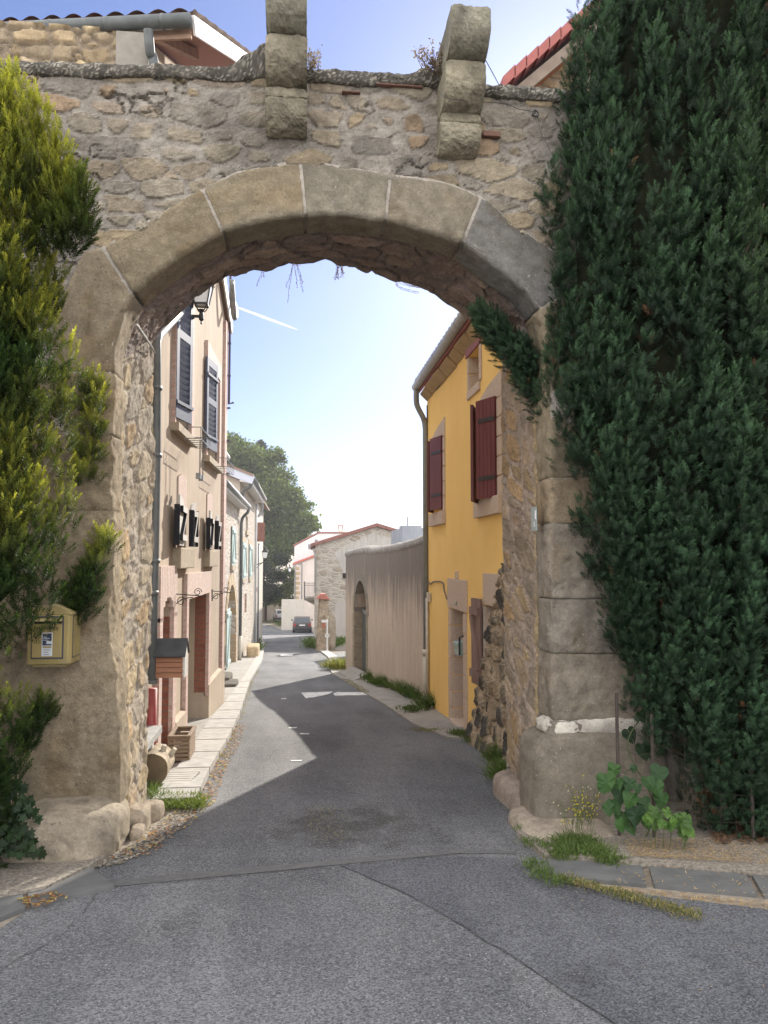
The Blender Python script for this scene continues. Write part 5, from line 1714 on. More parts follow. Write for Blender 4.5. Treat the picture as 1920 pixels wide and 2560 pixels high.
def text(body, size, mat, parent, loc, rot, name='lettering', ex=.002, align='CENTER', sx=1):
    cu = bpy.data.curves.new(name, 'FONT'); cu.body = body; cu.size = size; cu.extrude = ex; cu.align_x = align
    o = bpy.data.objects.new(name, cu); COL.objects.link(o); cu.materials.append(mat)
    me = o.to_mesh().copy()
    bpy.data.objects.remove(o); bpy.data.curves.remove(cu)
    me.transform(Matrix.Diagonal((sx, 1, 1, 1)))
    me.name = name; me.materials.clear(); me.materials.append(mat)
    o = bpy.data.objects.new(name, me); COL.objects.link(o)
    o.rotation_euler = rot
    o.parent = parent; o.location = Vector(loc) - wloc(parent)
    return o


CREAMTXT = simple('cream_lettering', (.62, .58, .45), rough=.6)
text('0', .075, CREAMTXT, npl, (a.x - .004, (a.y + b.y) / 2, b.z + .02), (math.pi / 2, 0, -math.pi / 2))
# door letterbox
a = at_r('G4', 290, 745, .02); b = at_r('G4', 355, 1000, .02)
lb = empty('letter_box', TR(door[0] + .2, a.z, 0), 'pale green metal letter box fixed in the doorway of the yellow house', 'letter box')
GREEN = simple('pale_green_enamel', (.25, .34, .29), (.19, .27, .235), ns=9, rough=.4, spec=.5)
m = MB(); m.hexa([TR(door[0] + .12, b.z, -.06), TR(door[0] + .12, b.z, .06), TR(door[0] + .40, b.z, .06), TR(door[0] + .40, b.z, -.06), TR(door[0] + .12, a.z, -.06), TR(door[0] + .12, a.z - .03, .06), TR(door[0] + .40, a.z - .03, .06), TR(door[0] + .40, a.z, -.06)]); m.build('body', GREEN, lb, bevel=.006)
m = MB(); m.hexa([TR(door[0] + .11, a.z - .07, .055), TR(door[0] + .11, a.z - .08, .075), TR(door[0] + .41, a.z - .08, .075), TR(door[0] + .41, a.z - .07, .055), TR(door[0] + .11, a.z - .01, .055), TR(door[0] + .11, a.z - .03, .075), TR(door[0] + .41, a.z - .03, .075), TR(door[0] + .41, a.z - .01, .055)]); m.build('flap', GREEN, lb, bevel=.004)
m = MB(); m.tube([TR(door[0] + .26, (a.z + b.z) / 2, .06), TR(door[0] + .26, (a.z + b.z) / 2, .068)], .014, 10); m.build('lock', METAL, lb)

# lower window by the rubble and its opened leaf
m = MB(); rstrip(m, win2[0] - .5, win2[1] + .02, win2[3] + .004, win2[3] + .40, .02, .2); m.build('lintel', BUFFST, yhouse, bevel=.01)
stonejamb(win2[1], win2[1] + .10, win2[2] - .2, win2[3], 3, 15, 'window_jamb', 'far')
P = at_r('G4', 598, 1420, .06); 
zl = zleaf(yhouse, TR(win2[1] - .02, win2[2] + .02, .05), (-.10, 1, 0), .36, win2[3] - win2[2] + .05, simple('faded_shutter', (.17, .105, .085), (.22, .145, .12), ns=10, scale=(1, 1, .2), rough=.7), nside=1)
m = MB(); q = TR(win2[1] + .34, win2[2] + .62, .20); m.tube([q, q + Vector((-.05, .02, -.02)), q + Vector((-.05, .02, -.25))], .014, 6); m.build('shutter_catch', IRON, zl)
MB().box(XH + .26, XH + .29, win2[0], win2[1], win2[2], win2[3]).build('window_pane', simple('dark_pane', (.03, .035, .04), rough=.1, spec=.6), yhouse)

# eaves: stone cornice, fascia, gutter, tiles
r = random.Random(4); m = MB(); y = yN
while y < yF - .05:
    l = r.uniform(.35, .8); y2 = min(y + l, yF + .02)
    z0 = ze - .26 + r.uniform(-.02, .02)
    m.hexa([(XH - .02, y + .006, z0 + .03), (XH + .10, y + .006, z0), (XH + .10, y2 - .006, z0), (XH - .02, y2 - .006, z0 + .03 + r.uniform(-.02, .02)),
            (XH - .17, y + .006, ze - .085), (XH + .10, y + .006, ze - .07), (XH + .10, y2 - .006, ze - .07), (XH - .17 + r.uniform(-.02, .03), y2 - .006, ze - .085)])
    y = y2
m.build('stone_cornice', simple('rough_ochre_stone', (.40, .295, .15), (.33, .235, .125), ns=9, rough=.95, bs=25, bst=1.0, bd=.03), yhouse, bevel=.03)
m = MB(); m.box(XH - .175, XH - .135, yN, yF + .05, ze - .06, ze + .07); m.build('fascia', REDWOOD, yhouse)
m = MB(); m.tube([(2.13, yN, ze + .05), (2.13, yF - .02, ze + .035)], .075, 14); gu = m.build('gutter', simple('pale_zinc', (.36, .36, .345), (.28, .28, .27), ns=9, rough=.5, metal=.35), yhouse, smooth=True)
for k in range(10): MB().tube([(2.13, yN + .3 + .56 * k, ze + .05), (2.13, yN + .33 + .56 * k, ze + .05)], .079, 14).build('gutter_collar', METAL, gu, smooth=True)
us = np.arange(yN, yF + .06, .03); vs_ = np.linspace(-.02, 7, 50)
U_, V_ = np.meshgrid(us, vs_)
mesh_np('roof_tiles', np.stack([2.12 + V_, U_, ze + .09 + .40 * V_ + .06 * np.abs(np.sin(U_ * math.pi / .21)) + .02 * ((V_ * 3) % 1)], -1).reshape(-1, 3), grid_faces(*U_.shape), TILE, yhouse, None, True)
# downpipe and conduit at the far corner
p = [at_x('D1', 192, 805, 2.13), at_x('D1', 200, 900, 2.16), at_x('D1', 240, 960, 2.26), at_x('D1', 248, 1040, 2.28)]
p = [Vector((2.13, yF - .12, ze - .01)), Vector((2.13, yF - .12, ze - .22)), Vector((2.16, yF - .08, ze - .34)), Vector((2.28, yF - .04, ze - .56)), Vector((2.31, yF - .04, ze - .75))]
zj = at_x('E8', 1180, 95, 2.28).z
m = MB(); m.tube(smoothpath(p, 4) + [Vector((2.31, yF - .04, zj))], .052, 10); dpp = m.build('downpipe', simple('zinc_pipe', (.24, .25, .235), (.19, .2, .19), ns=8, rough=.55, metal=0), yhouse, smooth=True)
m = MB(); m.tube([(2.305, yF - .04, zj + .02), (2.305, yF - .04, gz(yF) - .05)], .062, 10); m.tube([(2.305, yF - .04, zj - .06), (2.305, yF - .04, zj + .05)], .072, 10); m.build('pipe_foot', CREAMPIPE, dpp, smooth=True)
m = MB(); m.tube([(2.31, yF - .16, gz(yF)), (2.31, yF - .16, at_x('D2', 135, 620, 2.31).z)], .028, 8); m.build('conduit', CREAMPIPE, yhouse, smooth=True)
q = at_r('D2', 132, 600, .04); m = MB(); m.box(q.x - .03, q.x + .03, q.y - .06, q.y + .06, q.z - .1, q.z + .06); m.build('junction_box', CREAMPIPE, yhouse, bevel=.006)
m = MB(); m.tube(smoothpath([at_r('D2', 125, 480, .02), at_r('D2', 145, 508, .02), at_r('D2', 170, 488, .02), at_r('D2', 240, 495, .02), at_r('D2', 255, 560, .02), at_r('D2', 275, 625, .02)], 5), .012, 6); m.build('cable', simple('cable_grey', (.12, .10, .09), rough=.6), yhouse)
m = MB(); m.tube(smoothpath([at_r('D1', 235, 850, .01), at_r('D1', 330, 830, .01), at_r('D1', 440, 690, .01), at_r('D1', 545, 560, .01), at_r('D1', 600, 470, .01)], 5), .010, 5); m.tube([TR(yF - .05, ze - .3, .01), TR(yF - .05, gz(yF) + 1.9, .01)], .012, 6); m.build('cable', simple('cable_black', (.03, .028, .026), rough=.6), yhouse)

# old rubble facing stuck to the near end of the yellow house
RB = [(712, 330), (690, 400), (665, 530), (650, 600), (636, 680), (612, 740), (598, 790), (575, 900), (566, 980), (570, 1040), (545, 1100), (548, 1180), (525, 1280), (505, 1320), (500, 1400), (490, 1500), (470, 1600), (464, 1680), (490, 1740), (520, 1780)]
ry, rz2 = [], []
for x, y in RB:
    v = at_x('D2', x, y, XH - .06); ry.append(v.y); rz2.append(v.z)
o2 = np.argsort(rz2); rz2 = np.array(rz2)[o2]; ry = np.array(ry)[o2]
zz = np.arange(rz2[0] - .25, rz2[-1], .02); ww = np.linspace(0, 1, 80)
ZG, WG = np.meshgrid(zz, ww)
far_ = np.interp(ZG, rz2, ry) + .05 * fbm(ZG * 9, ZG * 0, 702, 4)
YG = far_ * (1 - WG) + 7.6 * WG
H, C = masonry(YG, ZG, 71, (.14, .34), (.16, .42), (.42, .345, .255), np.array([(.085, .078, .068), (.11, .10, .09), (.13, .105, .08), (.075, .07, .065), (.22, .17, .11)]), 1.3, edge=.04, warp=.14)
e = sstep(0, .06, YG * 0 + (far_ - YG)) 
XG = XH + .02 - e * (.09 + .12 * sstep(-.2, -1.0, ZG) + .045 * (H - .3) + .06 * fbm(YG * 9, ZG * 9, 703, 5, .6))
rw = mesh_np('rubble_wall', np.stack([XG, YG, ZG], -1).reshape(-1, 3), grid_faces(*ZG.shape), STONE, None, C.reshape(-1, 3), False, (XH, 8.8, gz(8.8)))
tag(rw, 'remnant of dark rough rubble walling against the near end of the yellow house', 'wall')

# ------------------------------------------------------------------ garden wall with a round-headed doorway
GA, GB = Vector((2.33, 14.12, 0)), Vector((1.395, 22.9, 0))
gd = (GB - GA).normalized(); gn_ = Vector((-gd.y, gd.x, 0))        # towards the lane
gn_ = gn_ if gn_.x < 0 else -gn_
GLEN = (GB - GA).length


def TG(s, z, o=0):
    v = GA + gd * s + gn_ * o
    return Vector((v.x, v.y, z))


def at_gw(c, x, y, o=0):
    v = at_plane(c, x, y, gn_, gn_.dot(GA) + o)
    return ((v - GA).dot(gd), v.z)


gt = sorted([at_gw('C7', *q) for q in [(978, 395), (930, 405), (860, 432), (780, 462), (700, 482), (620, 500), (530, 517), (450, 530), (400, 540), (350, 528), (270, 532), (200, 545), (130, 570)]])
gts = [q[0] for q in gt]; gtz = [q[1] for q in gt]


def gtop(s): return float(np.interp(s, gts, gtz)) - .10


dA = at_gw('C7', 345, 1500); dB = at_gw('C7', 205, 1500)
dtop = at_gw('C7', 285, 880)[1]
gwall = empty('garden_wall', (GA.x, GA.y, gz(GA.y)), 'tall streaky rendered garden wall between the yellow house and the side street', 'wall')
GREYR = m_plaster('streaked_grey_render', (.28, .225, .175), (.34, .28, .215), (.185, .16, .14), streak=.8, bst=.5)
def gplaster():
    m, nt, p, o = newmat('stained_wall_render')
    p.inputs['Roughness'].default_value = .95; p.inputs['Specular IOR Level'].default_value = .15
    g = N(nt, 'ShaderNodeNewGeometry'); s = N(nt, 'ShaderNodeSeparateXYZ'); nt.links.new(g.outputs['Position'], s.inputs[0])
    base = mixc(nt, ramp(nt, noise(nt, pos(nt, (2.2, 2.2, .55)), 1.5, 8, .68), .35, .68), (.56, .465, .38), (.45, .38, .315))
    base = mixc(nt, ramp(nt, noise(nt, pos(nt, (5, 5, .9)), 1.9, 8, .7), .5, .75), base, (.60, .50, .41))
    ad = N(nt, 'ShaderNodeMath', operation='MULTIPLY_ADD')          # black lichen running down from the cap, ragged lower edge
    nt.links.new(noise(nt, pos(nt, (3.2, 3.2, .45)), 1.5, 8, .68), ad.inputs[0]); ad.inputs[1].default_value = 2.6
    nt.links.new(s.outputs[2], ad.inputs[2])
    st = ramp(nt, ad.outputs[0], 1.65, 2.55)
    base = mixc(nt, st, base, mixc(nt, .8, base, (.145, .135, .13)))
    lt = ramp(nt, noise(nt, pos(nt, (2.6, 2.6, .03)), 2.2, 3, .5), .62, .66)
    base = mixc(nt, lt, base, mixc(nt, .16, base, (.44, .39, .33)))
    base = mixc(nt, ramp(nt, noise(nt, pos(nt), 45, 5, .7), .2, .8), mixc(nt, 1, base, (.8, .8, .8), 'MULTIPLY'), mixc(nt, 1, base, (1.15, 1.15, 1.15), 'MULTIPLY'))
    nt.links.new(base, p.inputs['Base Color'])
    bump(nt, p, noise(nt, pos(nt, (1, 1, .5)), 26, 8, .72), .9, .025)
    return m
GWALL = gplaster()
facade('wall', GWALL, gwall, TG, 0, GLEN, lambda s: gz(TG(s, 0).y) - .3, gtop, [(dA[0], dB[0], gz(20.5) - .05, dtop, (dB[0] - dA[0]) / 2)], .36, back=True, thick=.45)
# rounded cap
nS = 260; ss_ = np.linspace(-.02, GLEN + .03, nS); an = np.linspace(-.35, math.pi + .35, 18)
VV = []
for a in an:
    row = []
    for s in ss_:
        k = .235 + .03 * float(fbm(np.array(s * 9), np.array(a * 3), 713)) + .02 * float(fbm(np.array(s * 3), np.array(a), 711))
        v = TG(s, gtop(s) + .01 + math.sin(a) * .15 + .035 * float(fbm(np.array(s * 6), np.array(a * 2), 712, 5)), -.225 + math.cos(a) * (k + .01))
        row.append(tuple(v))
    VV.append(row)
mesh_np('rounded_cap', np.array(VV).reshape(-1, 3), grid_faces(len(an), nS), simple('lichened_cap', (.30, .28, .25), (.17, .16, .15), ns=9, rough=.95, bs=40, bst=.7, bd=.02), gwall, None, True)
# doorway dressings, infill and grey gate leaf
m = MB()
zb_ = gz(21) - .1
for (s0, s1) in ((dB[0] - .02, dB[0] + .20), (dA[0] - .10, dA[0] + .02)):
    for k in range(5):
        a, b = zb_ + (dtop - .45 - zb_) * k / 5, zb_ + (dtop - .45 - zb_) * (k + 1) / 5 - .012
        m.hexa([TG(s0, a, -.3), TG(s0, a, .025), TG(s1, a, .025), TG(s1, a, -.3), TG(s0, b, -.3), TG(s0, b, .025), TG(s1, b, .025), TG(s1, b, -.3)])
m.build('door_jamb', simple('old_dressed_stone', (.34, .28, .20), (.25, .21, .16), ns=8, rough=.95, bs=40, bst=.7), gwall, bevel=.02)
m = MB(); c0 = (dA[0] + dB[0]) / 2; R0 = (dB[0] - dA[0]) / 2
for k in range(6):
    t0, t1 = math.pi * k / 6 + .01, math.pi * (k + 1) / 6 - .01
    for q0, q1 in ((t0, (t0 + t1) / 2), ((t0 + t1) / 2, t1)):
        f = lambda t, r, o: TG(c0 + math.cos(t) * r, dtop - R0 + math.sin(t) * r * 1.0, o)
        m.hexa([f(q0, R0 - .03, -.3), f(q0, R0 - .03, .02), f(q1, R0 - .03, .02), f(q1, R0 - .03, -.3), f(q0, R0 + .2, -.3), f(q0, R0 + .2, .02), f(q1, R0 + .2, .02), f(q1, R0 + .2, -.3)])
m.build('door_arch', simple('old_grey_stone', (.24, .215, .185), (.18, .165, .145), ns=8, rough=.95, bs=40, bst=.7), gwall)
zt_ = at_gw('C7', 260, 1235)[1]
m = MB(); m.hexa([TG(dA[0], zb_ + .1, -.26), TG(dA[0], zb_ + .1, -.22), TG(dB[0], zb_ + .1, -.22), TG(dB[0], zb_ + .1, -.26), TG(dA[0], zt_, -.26), TG(dA[0], zt_, -.22), TG(dB[0], zt_, -.22), TG(dB[0], zt_, -.26)])
for k in range(1, 6):
    s = dA[0] + (dB[0] - dA[0]) * k / 6
    m.hexa([TG(s - .008, zb_ + .15, -.22), TG(s - .008, zb_ + .15, -.21), TG(s + .008, zb_ + .15, -.21), TG(s + .008, zb_ + .15, -.22), TG(s - .008, zt_ - .1, -.22), TG(s - .008, zt_ - .1, -.21), TG(s + .008, zt_ - .1, -.21), TG(s + .008, zt_ - .1, -.22)])
gl_ = m.build('gate_leaf', simple('grey_green_metal', (.10, .115, .115), (.13, .145, .14), ns=7, rough=.6), gwall)
m = MB(); m.hexa([TG(dA[0], zt_ - .09, -.215), TG(dA[0], zt_ - .09, -.19), TG(dB[0], zt_ - .09, -.19), TG(dB[0], zt_ - .09, -.215), TG(dA[0], zt_ + .03, -.215), TG(dA[0], zt_ + .03, -.19), TG(dB[0], zt_ + .03, -.19), TG(dB[0], zt_ + .03, -.215)])
m.build('top_rail', METAL, gl_)
m = MB(); m.hexa([TG(dA[0] - .2, gz(20) - .1, .0), TG(dA[0] - .2, gz(20) - .1, .42), TG(dB[0] + .2, gz(21.5) - .1, .42), TG(dB[0] + .2, gz(21.5) - .1, .0), TG(dA[0] - .2, gz(20) + .22, .0), TG(dA[0] - .2, gz(20) + .06, .40), TG(dB[0] + .2, gz(21.5) + .06, .40), TG(dB[0] + .2, gz(21.5) + .22, .0)])
m.build('doorstep', PAVE, gwall, bevel=.015)

# ------------------------------------------------------------------ the stone house behind the right-hand wall (its verge shows above the gateway)
nh = empty('stone_house', (3.2, 7.9, gz(7.9)), 'rubble house with a red tiled verge rising behind the dark yew', 'house')
va = at_y('C2', 520, 375, 8.2); vb = at_y('C2', 850, 100, 8.2)
dv = (vb - va); dv.normalize()
m = MB()
for k in range(16):
    a = va + dv * (.18 * k * 1.02 - .02); b = va + dv * (.18 * (k + 1) * 1.02 + .01)
    h = Vector((0, 0, 1)) * .135; up_ = Vector((-dv.z, 0, dv.x)) * .012
    m.hexa([a, a + Vector((0, .2, 0)), b + Vector((0, .2, 0)) + up_ * 1.5, b + up_ * 1.5, a + h, a + h + Vector((0, .2, 0)), b + h + Vector((0, .2, 0)) + up_ * 1.5, b + h + up_ * 1.5])
m.build('verge_tiles', simple('red_verge_tile', (.34, .10, .085), (.28, .085, .07), ns=9, rough=.6), nh)
m = MB(); a = va + Vector((.12, .09, -.06)); m.bar(a, a + dv * 3.3, .05, .12); m.build('verge_board', simple('grey_board', (.24, .19, .15), (.17, .13, .10), ns=6, rough=.8), nh)
m = MB(); a = va + Vector((.1, .12, -.05)); m.prism([a, a + dv * 3.3, a + dv * 3.3 + Vector((0, .9, 0)), a + Vector((0, .9, 0))], (0, 0, .03)); m.build('soffit', simple('orange_soffit', (.34, .13, .055), (.27, .10, .05), ns=10, scale=(1, 14, 1), rough=.7), nh)
m = MB(); m.poly([(2.62, 8.0 + .95 - .95 + .72, -.9), (6, 8.72, -.9), (6, 8.72, va.z + (6 - va.x) * dv.z / dv.x), (2.62, 8.72, va.z + (2.62 - va.x) * dv.z / dv.x - .05)])
m.build('gable_wall', m_rubble('ochre_rubble', [(.38, .29, .19), (.33, .26, .18), (.42, .32, .18)], (.33, .28, .22), 4), nh)
m = MB(); m.prism([va + Vector((0, .1, .09)), va + dv * 3.3 + Vector((0, .1, .09)), va + dv * 3.3 + Vector((0, 3.2, .09)), va + Vector((0, 3.2, .09))], (0, 0, .05)); m.build('roof', TILE, nh)

# ------------------------------------------------------------------ farther down the lane, left side
XB = -2.15
def TB(y, z, o=0): return Vector((XB + o, y, z))
PALE = m_rubble('pale_rubble', [(.44, .39, .33), (.50, .45, .385), (.40, .33, .24)], (.52, .475, .42), 3.2, 1.9, .9)
MINT = simple('mint_shutter', (.44, .53, .50), (.38, .47, .44), ns=10, rough=.6)
CREAMW = m_plaster('cream_render', (.50, .46, .40), (.56, .52, .46), (.42, .38, .33), streak=.3)


def bhole(ya, yb, za, zb_, r=0): return (ya, yb, za, zb_, r)


def bstrip(mb, y0, y1, z0, z1, o=.03, inn=.05, T=TB):
    mb.hexa([T(y0, z0, -inn), T(y0, z0, o), T(y1, z0, o), T(y1, z0, -inn), T(y0, z1, -inn), T(y0, z1, o), T(y1, z1, o), T(y1, z1, -inn)])


def pair(parent, y0, y1, z0, z1, mat, T=TB, o=.04):
    w = (y1 - y0) / 2
    for a, d in ((y0, -.75), (y1, .75)):
        P = T(a, z0, o)
        zleaf(parent, P, (.03, -d, 0), w * .95, z1 - z0, mat, nside=1 if d > 0 else -1)


h2 = empty('barn_house', (XB, 21, gz(21)), 'pale stone house with a tall round arched doorway next to the buff house', 'house')
arch = bhole(23.4, 27.2, gz(27) - .05, .80, 1.75)
ww2 = bhole(24.9, 26.1, 1.42, 2.66)
facade('wall', PALE, h2, TB, 16.9, 28.5, lambda y: gz(y) - .4, 3.42, [arch, ww2], .45)
m = MB(); m.poly([TB(16.9, -2), TB(16.9, 3.42), (-9, 16.9, 3.42), (-9, 16.9, -2)]); m.build('side_wall', PALE, h2)
m = MB(); c0 = (arch[0] + arch[1]) / 2; R0 = (arch[1] - arch[0]) / 2; zc = arch[3] - 1.75
OCH = simple('ochre_dressed_stone', (.42, .315, .19), (.36, .28, .19), ns=6, rough=.95, bs=30, bst=.5)
for k in range(9):
    t0, t1 = math.pi * k / 9 + .015, math.pi * (k + 1) / 9 - .015
    f = lambda t, r, o: TB(c0 - math.cos(t) * R0 * r, zc + math.sin(t) * 1.75 * r, o)
    m.hexa([f(t0, 1.0, -.4), f(t0, 1.0, .03), f(t1, 1.0, .03), f(t1, 1.0, -.4), f(t0, 1.22, -.4), f(t0, 1.22, .03), f(t1, 1.22, .03), f(t1, 1.22, -.4)])
m.build('door_arch', OCH, h2)
m = MB(); z = gz(27.4)
for k in range(5):
    hgt = (zc - z) / 5; w = .5 if k % 2 else .32
    bstrip(m, arch[1] - .015, arch[1] + w, z + hgt * k, z + hgt * (k + 1) - .03, .03, .4)
m.build('door_jamb', OCH, h2)
m = MB(); bstrip(m, arch[0] - .02, arch[1] + .02, zc - .1, arch[3], -.25, .3); m.build('door_tympanum', simple('cream_limewash', (.60, .55, .47), rough=.9), h2)
gd2 = MB(); P = TB(arch[0] - .15, gz(23.2) + .05, .05); E2 = TB(25.0, P.z, .04)
zleaf(h2, P, (E2.x - P.x, E2.y - P.y, 0), 1.15, 1.75, MINT, nside=-1, name='door_leaf')
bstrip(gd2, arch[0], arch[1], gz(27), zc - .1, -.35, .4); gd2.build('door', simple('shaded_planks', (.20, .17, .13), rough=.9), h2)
pair(h2, ww2[0], ww2[1], ww2[2], ww2[3], MINT)
m = MB(); bstrip(m, ww2[0] - .15, ww2[1] + .15, ww2[2] - .16, ww2[2] - .002, .08); m.build('window_sill', SILL, h2)
m = MB(); m.prism([(-1.83, 16.9, 3.40), (-1.83, 28.5, 3.40), (XB, 28.5, 3.44), (XB, 16.9, 3.44)], (0, 0, .13)); m.build('white_eave', WHITE, h2)
m = MB(); m.prism([(-1.80, 16.9, 3.55), (-1.80, 28.5, 3.55), (-8, 28.5, 6.0), (-8, 16.9, 6.0)], (0, 0, .08)); m.build('roof', TILE, h2)
m = MB(); m.tube([(-1.80, 16.9, 3.52), (-1.80, 28.6, 3.52)], .07, 10); m.build('gutter', METAL, h2, smooth=True)
m = MB(); m.tube(smoothpath([(-1.82, 28.35, 3.46), (-1.86, 28.35, 3.3), (-2.03, 28.4, 3.12), (-2.08, 28.4, 2.9)], 4) + [Vector((-2.08, 28.4, gz(28.4) + .9))], .055, 8); m.build('downpipe', PIPE, h2, smooth=True)
m = MB(); m.tube([(-2.08, 28.4, gz(28.4) - .05), (-2.08, 28.4, gz(28.4) + .92)], .065, 8); m.build('pipe_foot', CREAMPIPE, h2, smooth=True)

h3 = empty('stone_house', (XB, 33, gz(33)), 'taller pale stone house with two mint shuttered windows side by side', 'house')
b1 = bhole(29.8, 31.5, .85, 2.26); b2_ = bhole(33.8, 35.6, .80, 2.24); b3 = bhole(31.7, 33.1, 2.75, 3.38); b4 = bhole(31.4, 32.8, -.62, .18)
facade('wall', PALE, h3, TB, 28.52, 38.4, lambda y: gz(y) - .4, 4.62, [b1, b2_, b3, b4], .3)
m = MB(); m.poly([TB(28.52, 3.2), TB(28.52, 4.5), (-9, 28.52, 7.0), (-9, 28.52, 3.2)]); m.build('side_wall', CREAMW, h3)
m = MB(); m.poly([TB(38.4, -4), TB(38.4, 4.5), (-9, 38.4, 7), (-9, 38.4, -4)]); m.build('side_wall', CREAMW, h3)
for b in (b1, b2_): pair(h3, b[0], b[1], b[2], b[3], MINT)
for b in (b1, b2_, b3):
    m = MB(); bstrip(m, b[0] - .1, b[1] + .1, b[2] - .16, b[2] - .002, .07); m.build('window_sill', SILL, h3)
for b in (b1, b2_):
    m = MB(); bstrip(m, b[0] - .12, b[1] + .12, b[3] + .002, b[3] + .22, .02); m.build('lintel', OCH, h3)
m = MB(); bstrip(m, b4[0], b4[1], b4[2], b4[3], -.05, .1); m.build('niche_infill', BRICKR, h3)
m = MB(); m.prism([(-1.72, 28.3, 4.36), (-1.72, 38.6, 4.36), (XB, 38.6, 4.44), (XB, 28.3, 4.44)], (0, 0, .2)); m.build('white_eave', WHITE, h3)
m = MB(); m.bar((-1.66, 28.3, 4.48), (-9, 28.3, 7.3), .04, .30); m.build('verge_board', simple('pale_blue_board', (.50, .54, .62), rough=.6), h3)
m = MB(); m.prism([(-1.66, 28.25, 4.62), (-1.66, 38.6, 4.62), (-9, 38.6, 7.5), (-9, 28.25, 7.5)], (0, 0, .08)); m.build('roof', TILE, h3)
m = MB(); m.tube([(-1.66, 28.3, 4.56), (-1.66, 38.7, 4.56)], .08, 10); m.build('gutter', METAL, h3, smooth=True)
m = MB(); m.tube(smoothpath([(-1.7, 28.5, 4.5), (-1.8, 28.45, 4.25), (-2.0, 28.5, 4.15), (-2.06, 28.55, 3.9)], 4) + [Vector((-2.06, 28.6, 3.5))], .06, 8); m.build('gutter_elbow', PIPE, h3, smooth=True)
m = MB(); m.tube([(-2.08, 38.2, 4.3), (-2.08, 38.2, gz(38.2))], .05, 8); m.build('downpipe', simple('pale_pipe', (.42, .44, .44), rough=.5), h3, smooth=True)

h4 = empty('narrow_house', (-2.2, 42, gz(42)), 'narrow cream house end with one open brown shutter past the stone houses', 'house')
def TQ(y, z, o=0): return Vector((-2.16 - .006 * (y - 38) + o, y, z))
wq = bhole(40.4, 41.6, 2.5, 3.5)
facade('wall', CREAMW, h4, TQ, 38.42, 49, lambda y: gz(y) - .4, 4.7, [wq], .3)
m = MB(); m.poly([TQ(49, -4.5), TQ(49, 4.7), (-9, 49, 4.7), (-9, 49, -4.5)]); m.build('rear_wall', CREAMW, h4)
zleaf(h4, TQ(40.4, 2.5, .03), (.80, .6, 0), .46, 1.0, simple('red_brown_shutter', (.20, .085, .06), (.25, .12, .085), ns=8, rough=.7), nside=-1)
m = MB(); m.tube(smoothpath([(-1.9, 39.5, 4.5), (-1.86, 39.6, 4.2), (-1.95, 39.6, 3.9), (-2.1, 39.5, 3.75)], 4), .07, 8); m.build('gutter_elbow', METAL, h4, smooth=True)
m = MB(); m.tube([(-2.05, 40.2, 2.4), (-2.05, 40.2, gz(40))], .045, 8); m.build('downpipe', METAL, h4, smooth=True)
m = MB(); m.prism([(-1.85, 38.4, 4.62), (-1.85, 49.3, 4.62), (-9, 49.3, 7.2), (-9, 38.4, 7.2)], (0, 0, .1)); m.build('roof', TILE, h4)
m = MB(); bstrip(m, 39.0, 39.6, -.05, .18, .1, .02, TQ); m.build('brick_block', BRICKR, h4)
lantern((-1.68, 39.3, 1.55), (-.42, 0, -.15), .86, 'white glazed lantern on the corner of the narrow cream house', 'black wall lanterns')

lo = empty('low_house', (-2.0, 15.5, gz(15.5)), 'low house with a dark brown eave tucked behind the buff house', 'house')
m = MB(); m.box(-8, -2.02, 14.9, 16.7, gz(16) - .4, 3.95); m.build('wall', PALE, lo)
a = at_y('C4', 808, 1600, 16.4); b = at_y('C4', 885, 1775, 17.6)
m = MB(); m.prism([(-1.62, 14.8, 3.86), (-1.62, 17.4, 3.86), (-4, 17.4, 5.3), (-4, 14.8, 5.3)], (0, 0, .16)); m.build('roof', simple('dark_brown_eave', (.10, .06, .05), (.14, .09, .07), ns=8, rough=.8), lo)
m = MB(); m.tube([(-1.60, 14.8, 3.9), (-1.60, 17.5, 3.9)], .06, 8); m.build('gutter', METAL, lo, smooth=True)

t = lumpy('stone_trough', -1.98, -1.52, 30.2, 31.6, gz(31) + .03, gz(31) + .52, STONE, None, (.44, .34, .22), 801, .02, 7, 40, (-1.75, 30.9, gz(31)))
tag(t, 'ochre stone block standing on the pavement by the pale stone houses', 'stone block')
for k, (x, y, w, d, hh, lb_) in enumerate(((-1.85, 18.8, .28, 1.0, .22, 'taller dark stone step below the buff house corner'), (-1.62, 18.2, .24, .8, .10, 'lower dark stone slab lying before the taller step'))):
    t = lumpy('stone_step', x - w, x + w, y - d / 2, y + d / 2, gz(y) + .02, gz(y) + .05 + hh, STONE, None, (.14, .13, .115), 811 + k, .015, 8, 30, (x, y, gz(y)))
    tag(t, lb_, 'step')

